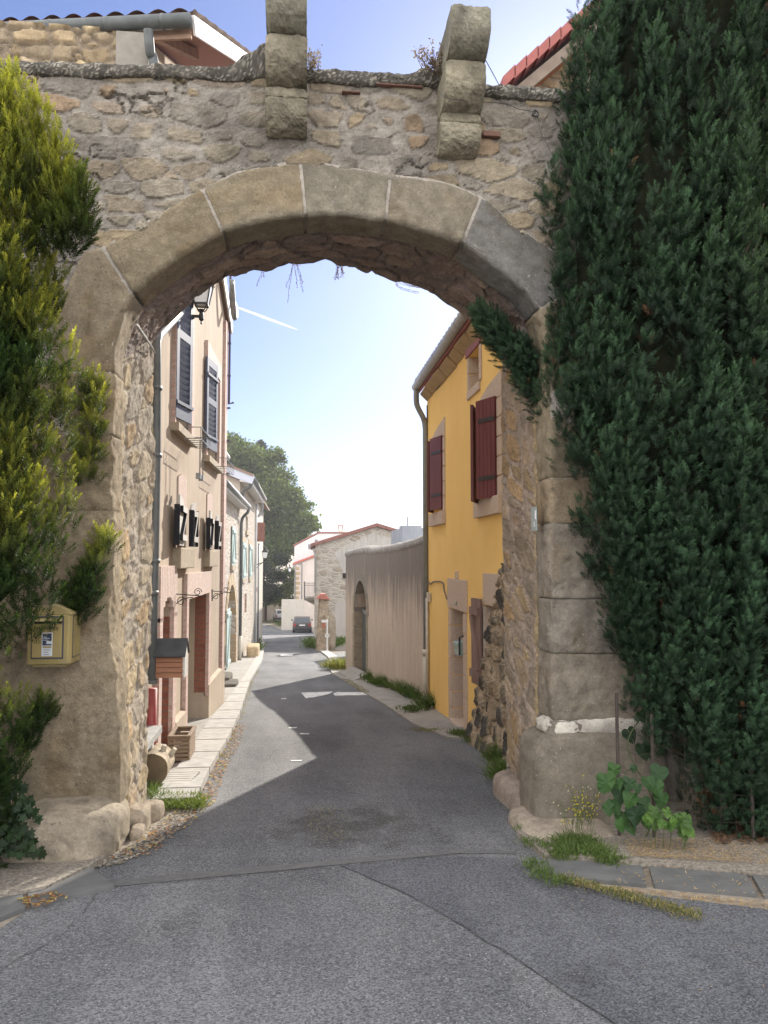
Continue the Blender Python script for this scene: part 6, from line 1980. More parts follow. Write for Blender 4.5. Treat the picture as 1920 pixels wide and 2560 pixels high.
# wall under the trees at the bend
fw = empty('roadside_wall', (-4.8, 92, gz(92)), 'sunlit rendered wall along the far bend under the trees', 'wall')
FWR = m_plaster('pale_wall_render', (.46, .41, .33), (.52, .47, .385), (.36, .31, .25), streak=.4)
pts = [(-9.0, 86), (-4.8, 91.5), (-3.86, 92.5)]
for (x0, y0), (x1, y1), h0, h1, nm in (((-9, 84), (-4.85, 91.2), 2.4, 2.35, 'wall_panel'), ((-3.75, 92.6), (-2.2, 95), 2.3, 2.2, 'wall_panel'), ((-4.78, 91.3), (-3.83, 92.5), 2.25, 2.3, 'wall_panel')):
    m = MB(); d = Vector((x1 - x0, y1 - y0, 0)).normalized(); n = Vector((-d.y, d.x, 0)) * .3
    a = Vector((x0, y0, 0)); b = Vector((x1, y1, 0))
    zb = lambda p: Vector((p.x, p.y, gz(p.y) - .3)); zt_ = lambda p, h: Vector((p.x, p.y, gz(p.y) + h))
    m.hexa([zb(a), zb(b), zb(b + n), zb(a + n), zt_(a, h0), zt_(b, h1), zt_(b + n, h1), zt_(a + n, h0)]); m.build(nm, FWR, fw)
m = MB(); m.box(-3.9, -3.68, 92.3, 92.7, gz(92) - .2, gz(92) + 2.65); m.build('gate_post', simple('rusty_brown', (.14, .075, .055), rough=.8), fw)
m = MB(); m.tube([(-2.1, 95, gz(95)), (-2.1, 95, gz(95) + 2.4), (-2.1, 95, gz(95) + 2.75)], [.3, .28, .1], 10); m.build('end_post', FWR, fw)

# ------------------------------------------------------------------ farther down the lane, right side
cw = MB(); cw.box(-1.62, .6, 76, 76.25, gz(76) - .3, -2.38)
o = cw.build('courtyard_wall', CREAMW, None, (-.5, 76, gz(76))); tag(o, 'cream courtyard wall just beyond the parked dark car', 'wall')
wh = empty('white_house', (1.5, 80, gz(80)), 'white rendered house with a red edged lean-to behind the courtyard wall', 'house')
LILAC = m_plaster('white_render', (.60, .57, .56), (.66, .63, .62), (.50, .47, .46), streak=.3)
SALM = m_plaster('salmon_white_render', (.56, .49, .44), (.62, .55, .50), (.46, .40, .36), streak=.3)
m = MB(); m.prism([(-.45, 82, gz(82) - .3), (9, 82, gz(82) - .3), (9, 82, 4.25), (2.1, 82, 4.25), (-.45, 82, 2.9)], (0, 9, 0)); m.build('wall', LILAC, wh)
m = MB(); m.prism([(-.56, 81.9, 2.92), (2.1, 81.9, 4.32), (9, 81.9, 4.32), (9, 81.9, 4.42), (2.08, 81.9, 4.43), (-.62, 81.9, 3.02)], (0, 9.2, 0)); m.build('roof', simple('red_roof_edge', (.30, .13, .10), rough=.8), wh)
m = MB(); m.prism([(-.3, 80, gz(80) - .3), (3.5, 80, gz(80) - .3), (3.5, 80, 2.4), (-.3, 80, 1.0)], (0, 1.95, 0)); m.build('annex', SALM, wh)
m = MB(); m.prism([(-.62, 79.85, .92), (3.5, 79.85, 2.44), (3.5, 79.85, 2.68), (-.62, 79.85, 1.14)], (0, 2.1, 0)); m.build('annex_roof', simple('salmon_tile', (.42, .13, .10), rough=.7), wh)
m = MB()
for k in range(11): m.box(-.31, .05 + .12 * (k % 2), 79.96, 80.1, -4.6 + .5 * k, -4.28 + .5 * k)
m.build('quoin', OCH, wh)
m = MB(); m.tube(smoothpath([(-.55, 79.85, .95), (-.45, 79.85, .5), (-.36, 79.9, .2)], 4) + [Vector((-.36, 79.9, gz(80)))], .06, 6); m.tube([(.34, 79.93, -3), (.34, 79.93, 1.1), (.0, 79.93, 1.0)], .045, 6); m.build('downpipe', METAL, wh)
for k, (x, z) in enumerate(((1.0, 3.1), (1.7, 3.6), (3.6, 3.7))):
    m = MB(); m.box(x, x + .3, 81.96, 81.99, z - .5, z); m.build('window', simple('grey_pane', (.16, .16, .18), rough=.3), wh)
m = MB(); m.box(4.25, 4.75, 83, 83.6, 4.2, 4.75); ch = m.build('chimney', SALM, wh)
m = MB(); m.box(4.2, 4.8, 82.95, 83.65, 5.1, 5.18)
for x in (4.27, 4.7): m.box(x - .03, x + .03, 83, 83.6, 4.75, 5.1)
m.build('chimney_cap', simple('terracotta', (.40, .13, .09), rough=.8), ch)
lantern((-.87, 77.4, .2), (.5, .6, -.15), .9, 'farthest lantern hanging at the corner of the white house', 'black wall lanterns')

gh = empty('gable_barn', (3, 46, gz(46)), 'grey stone barn with a low gable and maroon verge beside the side street', 'house')
GBAR = m_rubble('grey_barn_rubble', [(.36, .325, .275), (.42, .38, .325), (.28, .24, .19)], (.40, .37, .33), 2.3, 2.0, .9)
m = MB(); m.prism([(1.0, 46, gz(46) - .4), (12, 46, gz(46) - .4), (12, 46, 1.2), (6.9, 46, 2.85), (4.65, 46, 3.52), (1.0, 46, 2.4)], (.30, 17.5, 0)); m.build('wall', GBAR, gh)
m = MB(); m.prism([(2.1, 45.98, 2.0), (4.4, 45.98, 3.15), (6.4, 45.98, 2.6), (6.2, 45.98, .9), (4.9, 45.98, -.4), (3.2, 45.98, -.3), (2.6, 45.98, .9)], (0, .05, 0)); m.build('render_patch', m_plaster('patchy_grey_render', (.36, .345, .32), (.44, .425, .40), (.27, .255, .235), streak=.7), gh)
m = MB(); m.prism([(2.0, 45.985, -3.5), (7, 45.985, -3.5), (7, 45.985, -.9), (4, 45.985, -.6), (2.2, 45.985, -1.0)], (0, .05, 0)); m.build('base_render', m_plaster('pale_grey_render', (.40, .375, .34), (.45, .42, .385), (.33, .31, .28), streak=.4), gh)
m = MB(); m.prism([(.7, 45.8, 2.30), (4.65, 45.8, 3.54), (4.65, 45.8, 3.74), (.7, 45.8, 2.50)], (.3, 18, 0)); m.prism([(4.66, 45.8, 3.54), (12, 45.8, 1.35), (12, 45.8, 1.55), (4.66, 45.8, 3.74)], (.3, 18, 0)); m.build('roof', simple('maroon_tile', (.17, .075, .06), (.22, .10, .08), ns=6, rough=.8), gh)
m = MB(); m.tube([(.85, 46.1, 2.2), (.95, 46, 1.9), (.98, 45.95, 1.7), (.98, 45.95, -.4)], .05, 6); m.build('downpipe', METAL, gh)
m = MB(); m.box(2.62, 2.86, 45.95, 46.02, .45, .75); m.build('vent_hole', DARK, gh)
bal = empty('balcony', (1.3, 62, -1.5), None); bal.parent = gh; bal.location = Vector((1.3, 62, -1.5)) - wloc(gh)
m = MB(); m.box(.45, 1.45, 61.2, 62.6, -1.68, -1.5); m.build('slab', simple('dark_concrete', (.20, .18, .15), rough=.9), bal)
m = MB()
for x in np.linspace(.47, 1.3, 9): m.bar((x, 61.22, -1.5), (x, 61.22, -.32), .02, .02, up=(1, 0, 0))
for z in (-.32, -.5, -1.4): m.bar((.47, 61.22, z), (1.3, 61.22, z), .03, .03)
m.bar((.47, 61.2, -1.5), (.47, 61.2, -.2), .08, .08, up=(1, 0, 0)); m.build('railing', IRON, bal)
m = MB(); m.prism([(.55, 61.4, -1.68), (1.35, 61.4, -1.68), (1.35, 61.4, -2.1), (1.2, 61.4, -2.05)], (0, .3, 0)); m.build('corbel', simple('dark_bracket_stone', (.26, .23, .19), rough=.9), bal)

bb = MB(); bb.box(4.45, 7, 33, 37, -3, 2.95); bb.box(4.45, 5.3, 33, 34, 2.95, 3.05); bb.tube([(4.7, 33.2, 3.0), (4.72, 33.2, 3.45)], .03, 6)
o = bb.build('workshop', m_plaster('blue_grey_render', (.26, .28, .32), (.32, .34, .38), (.2, .215, .25), streak=.4), None, (5, 34, gz(34))); tag(o, 'flat topped blue grey building peeping over the garden wall', 'building')

# ruined gate pier with a red tile cap, post with a small sign
rp = empty('ruined_pier', (1.1, 35.8, gz(35.8)), 'leaning ruined stone pier with a red tile cap by the side street', 'pier')
zg = gz(35.8)
ys_ = np.linspace(0, 1, 46); th = np.linspace(0, 2 * math.pi, 72)
TH, YS = np.meshgrid(th, ys_)
sq = 1 / np.maximum(np.abs(np.cos(TH)), np.abs(np.sin(TH))) ** .8
H, C = masonry(TH * .5, YS * 2.5, 91, (.14, .3), (.2, .4), (.36, .30, .24), np.array([(.34, .27, .19), (.40, .33, .24), (.30, .235, .165), (.36, .27, .21)]), .5, edge=.05)
rx_ = .24 + .10 * (1 - YS); sx_ = .9
mesh_np('shaft', np.stack([1.12 + .05 * YS + (rx_ * sx_ * sq * (1 + .12 * (H - .5) + .15 * fbm(TH * 2, YS * 6, 92))) * np.cos(TH), 35.9 + rx_ * sq * np.sin(TH), zg - .1 + YS * 2.55], -1).reshape(-1, 3), grid_faces(46, 72), STONE, rp, C.reshape(-1, 3), True)
lumpy('buttress', 1.25, 1.75, 35.8, 36.6, zg - .3, zg + 1.75, STONE, rp, (.36, .31, .25), 93, .09, 3, 40)
m = MB(); m.prism([(.80, 35.5, zg + 2.40), (1.46, 35.5, zg + 2.36), (1.22, 35.5, zg + 2.62), (1.02, 35.5, zg + 2.62)], (0, .75, 0)); m.build('tile_cap', simple('pinkish_red_tile', (.42, .15, .12), (.34, .13, .10), ns=9, rough=.8), rp)
sp_ = empty('sign_post', (1.31, 36.3, gz(36.3)), 'slim white post carrying a small white plate before the ruined pier', 'sign post')
m = MB(); m.tube([(1.31, 35.3, gz(35.3)), (1.31, 35.3, -1.14)], .035, 8); m.build('post', WHITE, sp_)
m = MB(); m.box(1.05, 1.36, 35.24, 35.26, -1.27, -1.16); m.build('plate', WHITE, sp_)
m = MB(); m.tube([(1.31 + .085 * math.cos(a), 35.24, -1.86 + .085 * math.sin(a)) for a in np.linspace(0, 2 * math.pi, 17)], .024, 6); m.build('ring', WHITE, sp_)
m = MB(); m.box(1.07, 1.22, 35.4, 35.42, -1.55, -1.3); m.build('orange_panel', simple('orange_plate', (.40, .14, .08), rough=.6), sp_)


# ------------------------------------------------------------------ cars
def car(x, y, s, label, paint, yaw=0):
    """small five-door hatchback seen from behind; local x right, y forward, z up"""
    root = empty('parked_car', (x, y, gz(y)), label, 'car')
    PAINT = simple(label.split()[0] + '_car_paint', paint, rough=.3, spec=.6, metal=.2)
    GLS = simple(label.split()[0] + '_car_glass', (.03, .04, .05), rough=.08, spec=.8)
    TYRE = simple(label.split()[0] + '_tyre', (.02, .02, .02), rough=.9)
    L = lambda a, b, c: Vector((x + a * math.cos(yaw) - b * math.sin(yaw), y + a * math.sin(yaw) + b * math.cos(yaw), gz(y) + c - SLOPE * 0 * b))
    # body: half-width profile rings along the length
    secs = [(0, .62, .30, .60, .74), (.05, .78, .24, .80, .92), (.35, .84, .20, .84, 1.0), (1.2, .86, .20, .86, .98), (2.6, .86, .20, .85, .93), (3.3, .82, .22, .78, .86), (3.75, .70, .28, .62, .70)]
    m = MB(); rings = []
    for yy, w, z0, z1, z2 in secs:
        rings.append([L(-w * .9, yy, z0), L(-w, yy, (z0 + z1) / 2), L(-w, yy, z1), L(-w * .9, yy, z2), L(w * .9, yy, z2), L(w, yy, z1), L(w, yy, (z0 + z1) / 2), L(w * .9, yy, z0)])
    vs = [v for r in rings for v in r]; n = 8
    fs = [(i * n + j, i * n + (j + 1) % n, (i + 1) * n + (j + 1) % n, (i + 1) * n + j) for i in range(len(secs) - 1) for j in range(n)] + [tuple(range(n)), tuple((len(secs) - 1) * n + j for j in range(n))]
    m.add(vs, fs); m.build('body', PAINT, root, bevel=.03, smooth=False)
    m = MB(); cab = [(.12, .76, .93, .13), (.42, .70, 1.36, .42), (1.3, .70, 1.42, 1.3), (2.0, .68, 1.36, 2.0), (2.75, .76, .92, 2.75)]
    vs = [];
    for yy, w, z, _ in cab: vs += [L(-w, yy, z), L(w, yy, z)]
    vs2 = [L(-.80, yy, .92) for yy, *_ in cab] + [L(.80, yy, .92) for yy, *_ in cab]
    m.add(vs, [(2 * i, 2 * i + 1, 2 * i + 3, 2 * i + 2) for i in range(4)])
    m.add([L(-w, yy, z) for yy, w, z, _ in cab] + [L(-.80, 2.0, .90), L(-.80, .5, .90)], [(0, 1, 2, 3, 4, 5, 6)]); m.add([L(w, yy, z) for yy, w, z, _ in cab] + [L(.80, 2.0, .90), L(.80, .5, .90)], [(0, 1, 2, 3, 4, 5, 6)])
    m.build('cabin', PAINT, root, bevel=.02)
    m = MB(); m.hexa([L(-.62, .155, .99), L(.62, .155, .99), L(.62, .17, .99), L(-.62, .17, .99), L(-.57, .375, 1.31), L(.57, .375, 1.31), L(.57, .39, 1.31), L(-.57, .39, 1.31)]); m.build('rear_window', GLS, root)
    for s_ in (-1, 1):
        m = MB(); m.prism([L(s_ * .765, .55, .98), L(s_ * .765, 2.4, .98), L(s_ * .71, 1.95, 1.31), L(s_ * .715, .62, 1.31)], L(s_ * .02, 0, 0) - L(0, 0, 0)); m.build('side_window', GLS, root)
        m = MB(); m.hexa([L(s_ * .58, -.02, .62), L(s_ * .79, .03, .62), L(s_ * .79, .10, .62), L(s_ * .58, .05, .62), L(s_ * .60, .0, .88), L(s_ * .78, .05, .88), L(s_ * .78, .12, .88), L(s_ * .60, .07, .88)]); m.build('tail_light', simple(label.split()[0] + '_tail_light', (.30, .02, .02), rough=.3), root)
        m = MB(); m.hexa([L(s_ * .86, 2.25, .95), L(s_ * 1.02, 2.25, .95), L(s_ * 1.02, 2.37, .95), L(s_ * .86, 2.37, .95), L(s_ * .86, 2.25, 1.08), L(s_ * 1.02, 2.25, 1.08), L(s_ * 1.02, 2.37, 1.08), L(s_ * .86, 2.37, 1.08)]); m.build('wing_mirror', PAINT, root, bevel=.02)
        for wy in (.62, 3.02):
            m = MB(); m.tube([L(s_ * .66, wy, .30), L(s_ * .70, wy, .30), L(s_ * .85, wy, .30), L(s_ * .875, wy, .30)], [.27, .30, .30, .26], 20); w = m.build('wheel', TYRE, root)
            m = MB(); m.tube([L(s_ * .86, wy, .30), L(s_ * .885, wy, .30)], [.19, .17], 16); m.build('rim', METAL, w)
    m = MB(); m.hexa([L(-.80, -.09, .34), L(.80, -.09, .34), L(.84, .14, .34), L(-.84, .14, .34), L(-.80, -.07, .56), L(.80, -.07, .56), L(.84, .14, .56), L(-.84, .14, .56)]); m.build('rear_bumper', simple(label.split()[0] + '_bumper', (.035, .035, .04), rough=.5), root, bevel=.03)
    m = MB(); m.hexa([L(-.26, -.015, .66), L(.26, -.015, .66), L(.26, .03, .66), L(-.26, .03, .66), L(-.26, .0, .77), L(.26, .0, .77), L(.26, .045, .77), L(-.26, .045, .77)]); m.build('number_plate', WHITE, root)
    return root


car(.36, 71.2, 1, 'dark grey brown hatchback parked against the ruined pier', (.045, .043, .046))
car(-1.78, 89, 1, 'white car half hidden behind the courtyard wall at the far bend', (.55, .55, .56), .1)


# ------------------------------------------------------------------ trees
def leafcloud(cl, n, size, seed, c0, c1, flat=.5):
    r = np.random.RandomState(seed); P = []; K = []
    wt_ = np.array([q[3] ** 2 for q in cl]); wt_ = wt_ / wt_.sum()
    for (x, y, z, R), w in zip(cl, wt_):
        k = int(n * w); nb = max(6, int(k / 26))
        b = r.normal(size=(nb, 3)); b /= np.linalg.norm(b, axis=1)[:, None]; b *= (R * (.55 + .5 * r.rand(nb)))[:, None]
        i = r.randint(nb, size=k)
        off = r.normal(size=(k, 3)) * np.array([1, 1, .55]) * min(.16 * R + .12, .55)
        P.append(b[i] * np.array([1, 1, .85]) + off + [x, y, z]); K.append(r.rand(nb)[i])
    P = np.concatenate(P); K = np.concatenate(K); k = len(P)
    D = r.normal(size=(k, 3)) * .8 + [0, 0, .7]
    R_ = frames(D, r); s = size * r.uniform(.6, 1.25, k)
    q = np.array([(-.5, 0, 0), (0, -.32, .05), (.5, 0, 0), (0, .32, .05)])
    V = np.einsum('mij,kj->mki', R_, q) * s[:, None, None] + P[:, None]
    f = np.clip(K * .7 + .3 * r.rand(k), 0, 1)[:, None]
    C = (np.array(c0) * (1 - f) + np.array(c1) * f) * r.uniform(.8, 1.2, (k, 1))
    return V.reshape(-1, 3), np.repeat(C, 4, 0)


def tree(name, base, top, cl, n, size, seed, label, cat, c0, c1, tr=.3, group=None):
    root = empty(name, (*base, gz(base[1])), label, cat, group)
    V, C = leafcloud(cl, n, size, seed, c0, c1)
    mesh_np('crown', V, quads(V), LEAF, root, np.clip(C, .005, .5))
    r = random.Random(seed); m = MB(); z0 = gz(base[1])
    m.tube([(base[0], base[1], z0 - .2), (base[0] + .1, base[1], z0 + (top - z0) * .35), (base[0], base[1], z0 + (top - z0) * .7)], [tr, tr * .75, tr * .3], 8)
    for x, y, z, R in cl:
        q = Vector((base[0] + .08, base[1], z0 + (top - z0) * r.uniform(.3, .5)))
        m.tube([q, (q + Vector((x, y, z))) / 2 + Vector((0, 0, -.2)), (x, y, z)], [tr * .4, tr * .25, tr * .08], 6)
    m.build('trunk', WOODY, root)
    return root


def cl_px(lst, Y, s):
    out = []; r = random.Random(9)
    for u, v, R in lst:
        q = at_y('F', u, v, Y); out.append((q.x, Y + r.uniform(-2.5, 2.5), q.z, R * s))
    return out


S98 = 98 / FPX
tree('chestnut_tree', (-5, 98), 15, cl_px([(575, 1125, 42), (545, 1180, 60), (612, 1150, 45), (645, 1175, 38), (690, 1150, 24), (690, 1195, 40), (600, 1215, 60), (660, 1240, 60), (715, 1240, 40), (745, 1265, 30), (765, 1310, 28), (725, 1310, 48), (665, 1320, 60), (600, 1310, 60), (560, 1380, 60), (650, 1385, 50), (740, 1350, 36), (700, 1370, 40)], 98, S98), 70000, .42, 31,
     'huge broad leaved tree filling the sky behind the left hand houses', 'tree', (.042, .068, .022), (.125, .165, .045), .45)
tree('conifer', (-4.9, 108), 18, cl_px([(652, 1108, 9), (652, 1125, 16), (652, 1150, 24), (652, 1190, 32)], 108, 108 / FPX), 5000, .35, 32, 'dark pointed conifer tip showing above the broad leaved tree', 'tree', (.012, .022, .014), (.022, .036, .02), .3)
tree('cypress', (-6.0, 84), 6, cl_px([(590, 1360, 26), (585, 1400, 34), (590, 1450, 36), (600, 1490, 30), (605, 1330, 16), (560, 1420, 40), (630, 1375, 30), (645, 1410, 26), (615, 1440, 34)], 84, 84 / FPX), 15000, .28, 33, 'dark upright cypress left of the far lantern', 'tree', (.012, .022, .014), (.022, .038, .020), .3)
tree('cypress', (-4.6, 88), 4, cl_px([(630, 1420, 26), (625, 1460, 28), (650, 1470, 24), (660, 1430, 22), (680, 1480, 24), (690, 1440, 20), (700, 1400, 20)], 88, 88 / FPX), 10000, .28, 34, 'dark bushy evergreen above the wall at the bend', 'tree', (.012, .022, .013), (.022, .038, .018), .3)
tree('small_tree', (-1.6, 99), 3, cl_px([(725, 1440, 20), (720, 1470, 20), (740, 1455, 16), (700, 1490, 16)], 99, S98), 4000, .34, 35, 'pale leaved small tree between the courtyard wall and the dark evergreens', 'tree', (.06, .08, .035), (.14, .17, .08), .2)
tree('shrub', (-2.9, 94.5), -4, cl_px([(690, 1495, 12), (700, 1505, 12), (665, 1500, 12)], 94, 94 / FPX), 1500, .25, 36, 'shrub spilling over the end of the sunlit roadside wall', 'shrub', (.05, .075, .02), (.12, .14, .035), .08)
tree('hedge_bush', (-5.5, 100), 0, cl_px([(600, 1500, 40), (660, 1510, 36), (710, 1510, 30), (560, 1520, 40)], 101, 101 / FPX), 6000, .4, 37, 'dark undergrowth massed behind the roadside wall', 'shrub', (.010, .018, .009), (.02, .032, .014), .2)

# ------------------------------------------------------------------ post box on the left pier
YP = 5.62
a = at_y('E5', 100, 1790, YP); b = at_y('E5', 1165, 500, YP)
x0, x1, z0, z1 = a.x, b.x, a.z, b.z
Yb = 5.87
pb = empty('post_box', ((x0 + x1) / 2, Yb, z0), 'old yellow wall post box with a dark slot hanging on the left pier', 'post box')
YEL = simple('worn_yellow_paint', (.32, .245, .095), (.225, .18, .09), ns=7, rough=.55, spec=.4, lo=.4, hi=.75, bs=60, bst=.15, bd=.003)
YELD = simple('dull_yellow_paint', (.34, .27, .10), (.24, .195, .10), ns=10, rough=.6, spec=.4)
GREYL = simple('dark_grey_line', (.06, .065, .075), rough=.6)
h = z1 - z0
m = MB()
ring = [(x0, YP), (x1, YP), (x1 + .015, YP + .03), (x1 + .015, Yb), (x0 - .015, Yb), (x0 - .015, YP + .03)]
m.prism([(x, y, z0) for x, y in ring], (0, 0, h))
m.build('body', YEL, pb, bevel=.008)
m = MB(); m.prism([(x0 + .02, YP + .03, z0 - .018), (x1 - .02, YP + .03, z0 - .018), (x1 - .02, Yb, z0 - .018), (x0 + .02, Yb, z0 - .018)], (0, 0, .0165)); m.build('base_rail', YELD, pb)
m = MB(); n = 9
pts = [(x0 - .018, z1 + .001)] + [(x0 - .018 + (x1 - x0 + .036) * k / n, z1 + .012 + .062 * math.sin(math.pi * k / n) ** .8) for k in range(n + 1)] + [(x1 + .018, z1 + .001)]
m.prism([(x, YP + .012, z) for x, z in pts], (0, Yb - YP - .012, 0)); m.build('domed_top', YELD, pb, bevel=.006)
W = x1 - x0
fx_ = lambda u: x0 + W * (u - 100) / 1065
fz_ = lambda v: z0 + h * (1790 - v) / 1290
m = MB(); m.box(fx_(205), fx_(1000), YP - .012, YP - .0005, fz_(1600), fz_(760)); dr = m.build('door', YEL, pb, bevel=.004)
m = MB()
for (u0, u1, v0, v1) in ((180, 203, 1625, 560), (1002, 1040, 1625, 520), (180, 1040, 1640, 1602), (180, 1040, 555, 520)):
    m.box(fx_(u0), fx_(u1), YP - .006, YP - .0006, fz_(v0), fz_(v1))
m.build('door_surround', GREYL, pb)
m = MB(); m.box(fx_(235), fx_(985), YP - .003, YP - .0004, fz_(715), fz_(655)); m.build('slot', simple('slot_dark', (.012, .011, .010), rough=.9), pb)
m = MB(); m.hexa([(fx_(225), YP - .03, fz_(650)), (fx_(995), YP - .03, fz_(650)), (fx_(995), YP, fz_(650)), (fx_(225), YP, fz_(650)), (fx_(225), YP - .012, fz_(580)), (fx_(995), YP - .012, fz_(580)), (fx_(995), YP, fz_(580)), (fx_(225), YP, fz_(580))]); m.build('slot_hood', YELD, pb, bevel=.003)
DKTXT = simple('dark_brown_lettering', (.055, .035, .025), rough=.6)
text('POSTES', .034, DKTXT, dr, (fx_(620), YP - .0135, fz_(885)), (math.pi / 2, 0, 0), sx=1.28)
NAVY = simple('navy_notice', (.035, .045, .075), rough=.5); PAPER = simple('white_notice', (.55, .57, .60), rough=.5)
m = MB(); m.box(fx_(470), fx_(755), YP - .0155, YP - .0125, fz_(1560), fz_(945)); no = m.build('notice', PAPER, dr)
m = MB(); m.box(fx_(495), fx_(735), YP - .0170, YP - .0157, fz_(1280), fz_(965)); m.build('notice_panel', NAVY, no)
m = MB()
for v, l in ((1095, .8), (1060, .45), (1140, .65)): m.box(fx_(515), fx_(515 + 210 * l), YP - .0178, YP - .0171, fz_(v + 7), fz_(v - 7))
m.box(fx_(600), fx_(740), YP - .0180, YP - .0171, fz_(1240), fz_(1165)); m.build('notice_lines', PAPER, no)
m = MB()
for v, l in ((1395, .9), (1455, .7), (1520, .8)): m.box(fx_(525), fx_(525 + 190 * l), YP - .0168, YP - .0157, fz_(v + 6), fz_(v - 6))
m.build('small_print', GREYL, no)
m = MB(); m.box(fx_(505), fx_(735), YP - .0168, YP - .0157, fz_(1345), fz_(1300)); m.build('yellow_band', YEL, no)
m = MB(); m.tube([(fx_(575) + .010 * math.cos(t), YP - .0178, fz_(1010) + .010 * math.sin(t)) for t in np.linspace(0, math.pi, 9)], .0022, 5); m.build('bird_emblem', YEL, no)
m = MB(); m.tube([(fx_(315), YP - .016, fz_(1070)), (fx_(315), YP - .011, fz_(1070))], .009, 10); m.build('lock', simple('lock_dark', (.03, .025, .02), rough=.5), dr)
m = MB(); m.box(fx_(560), fx_(705), YP - .004, YP - .0006, fz_(478), fz_(385) if fz_(385) < z1 + .02 else z1); m.build('blue_sticker', simple('blue_sticker', (.02, .035, .12), rough=.5), pb)
m = MB(); m.box(fx_(255), fx_(930), YP - .004, YP - .0006, fz_(1725), fz_(1665)); m.build('faded_label', simple('faded_label', (.31, .25, .07), (.20, .16, .07), ns=60, rough=.6), pb)
m = MB()
for u0, u1, v0, v1 in ((x1 + .0155, x1 + .018, 1640, 520),):
    m.box(u0, u1, YP + .045, YP + .052, fz_(v0), fz_(v1)); m.box(u0, u1, YP + .045, Yb - .01, fz_(1640), fz_(1622)); m.box(u0, u1, YP + .045, Yb - .01, fz_(540), fz_(522))
m.build('side_panel_line', GREYL, pb)

# street name plate on the right jamb
px_ = 1.925
a = at_x('G1', 330, 540, 1.9); b = at_x('G1', 560, 1870, 1.9)
ya, yb_ = min(a.y, b.y), max(a.y, b.y)
print('plate', a, b)
yc_ = 6.12
sg = empty('street_plate', (px_, yc_, b.z), 'small grey green enamel street plate on the right jamb of the gateway', 'sign')
m = MB(); m.box(px_ - .045, px_ - .035, 5.96, 6.09, b.z, a.z); m.build('plate', simple('grey_green_enamel', (.22, .27, .265), (.26, .30, .295), ns=12, rough=.4, spec=.5), sg, bevel=.003)
text('R', .06, WHITE, sg, (px_ - .0465, 6.0, b.z + .035), (math.pi / 2, 0, -math.pi / 2))
m = MB(); m.bar((px_ - .047, 5.965, a.z - .03), (px_ - .047, 5.965, a.z - .10), .008, .012, up=(1, 0, 0)); m.build('stroke', WHITE, sg)

# ------------------------------------------------------------------ things on the left pavement
# letter box with a pitched roof, fixed by the drainpipe
Ym = 7.92
c_ = lambda x, y, Y=Ym: at_y('D6', x, y, Y)
mbx = empty('wooden_letter_box', c_(420, 715), 'wooden slatted letter box with a dark pitched roof beside the drainpipe', 'letter box')
SLATW = simple('reddish_slats', (.22, .095, .05), (.30, .14, .075), ns=7, scale=(1, 1, 12), rough=.6)
a, b = c_(240, 712), c_(578, 452)
m = MB()
for k in range(4):
    zl = a.z + (b.z - a.z) * k / 4
    zh = a.z + (b.z - a.z) * (k + 1) / 4 - .006
    m.hexa([(a.x, Ym - .006, zl), (b.x, Ym - .006, zl), (b.x, Ym + .20, zl), (a.x, Ym + .20, zl), (a.x, Ym + .004, zh), (b.x, Ym + .004, zh), (b.x, Ym + .20, zh), (a.x, Ym + .20, zh)])
m.build('slatted_body', SLATW, mbx)
m = MB(); m.box(b.x - .004, b.x + .018, Ym - .0, Ym + .20, a.z, b.z + .02); m.build('side_board', OLDWOOD, mbx)
e0, e1, r0, r1 = c_(222, 448), c_(590, 448), c_(238, 240, Ym + .11), c_(630, 240, Ym + .11)
e0.y = e1.y = Ym - .05
m = MB(); th_ = Vector((0, 0, .012))
m.prism([e0, e1 + Vector((.02, 0, 0)), Vector((e1.x + .02, Ym + .11, r0.z)), Vector((e0.x, Ym + .11, r0.z))], th_)
m.prism([Vector((e0.x, Ym + .1105, r0.z)), Vector((e1.x + .02, Ym + .1105, r0.z)), Vector((e1.x + .02, Ym + .27, e0.z)), Vector((e0.x, Ym + .27, e0.z))], th_)
m.build('roof', simple('dark_felt', (.035, .037, .042), (.055, .057, .06), ns=9, rough=.75), mbx)
m = MB(); m.prism([(b.x, Ym + .004, b.z + .021), (b.x, Ym + .216, b.z + .021), (b.x, Ym + .11, r0.z - .01)], (.016, 0, 0)); m.build('gable_board', OLDWOOD, mbx)

# stone shelf on a wooden leg
sh = empty('stone_shelf', (-1.45, 7.5, gz(7.5) + .05), 'grey stone slab shelf against the wall behind the left jamb', 'bench')
m = MB(); m.box(-1.60, -1.33, 7.15, 7.92, -.075, 0); m.build('slab', simple('grey_slab', (.26, .255, .24), (.33, .325, .31), ns=8, rough=.85, bs=60, bst=.4), sh, bevel=.006)
m = MB(); m.box(-1.47, -1.41, 7.20, 7.26, gz(7.2), -.077); m.build('leg', simple('pinkish_wood', (.30, .19, .14), (.36, .24, .18), ns=6, scale=(4, 4, .5), rough=.8), sh)
m = MB(); m.box(-1.47, -1.40, 7.8, 7.88, gz(7.8), -.077); m.build('leg', OLDWOOD, sh)

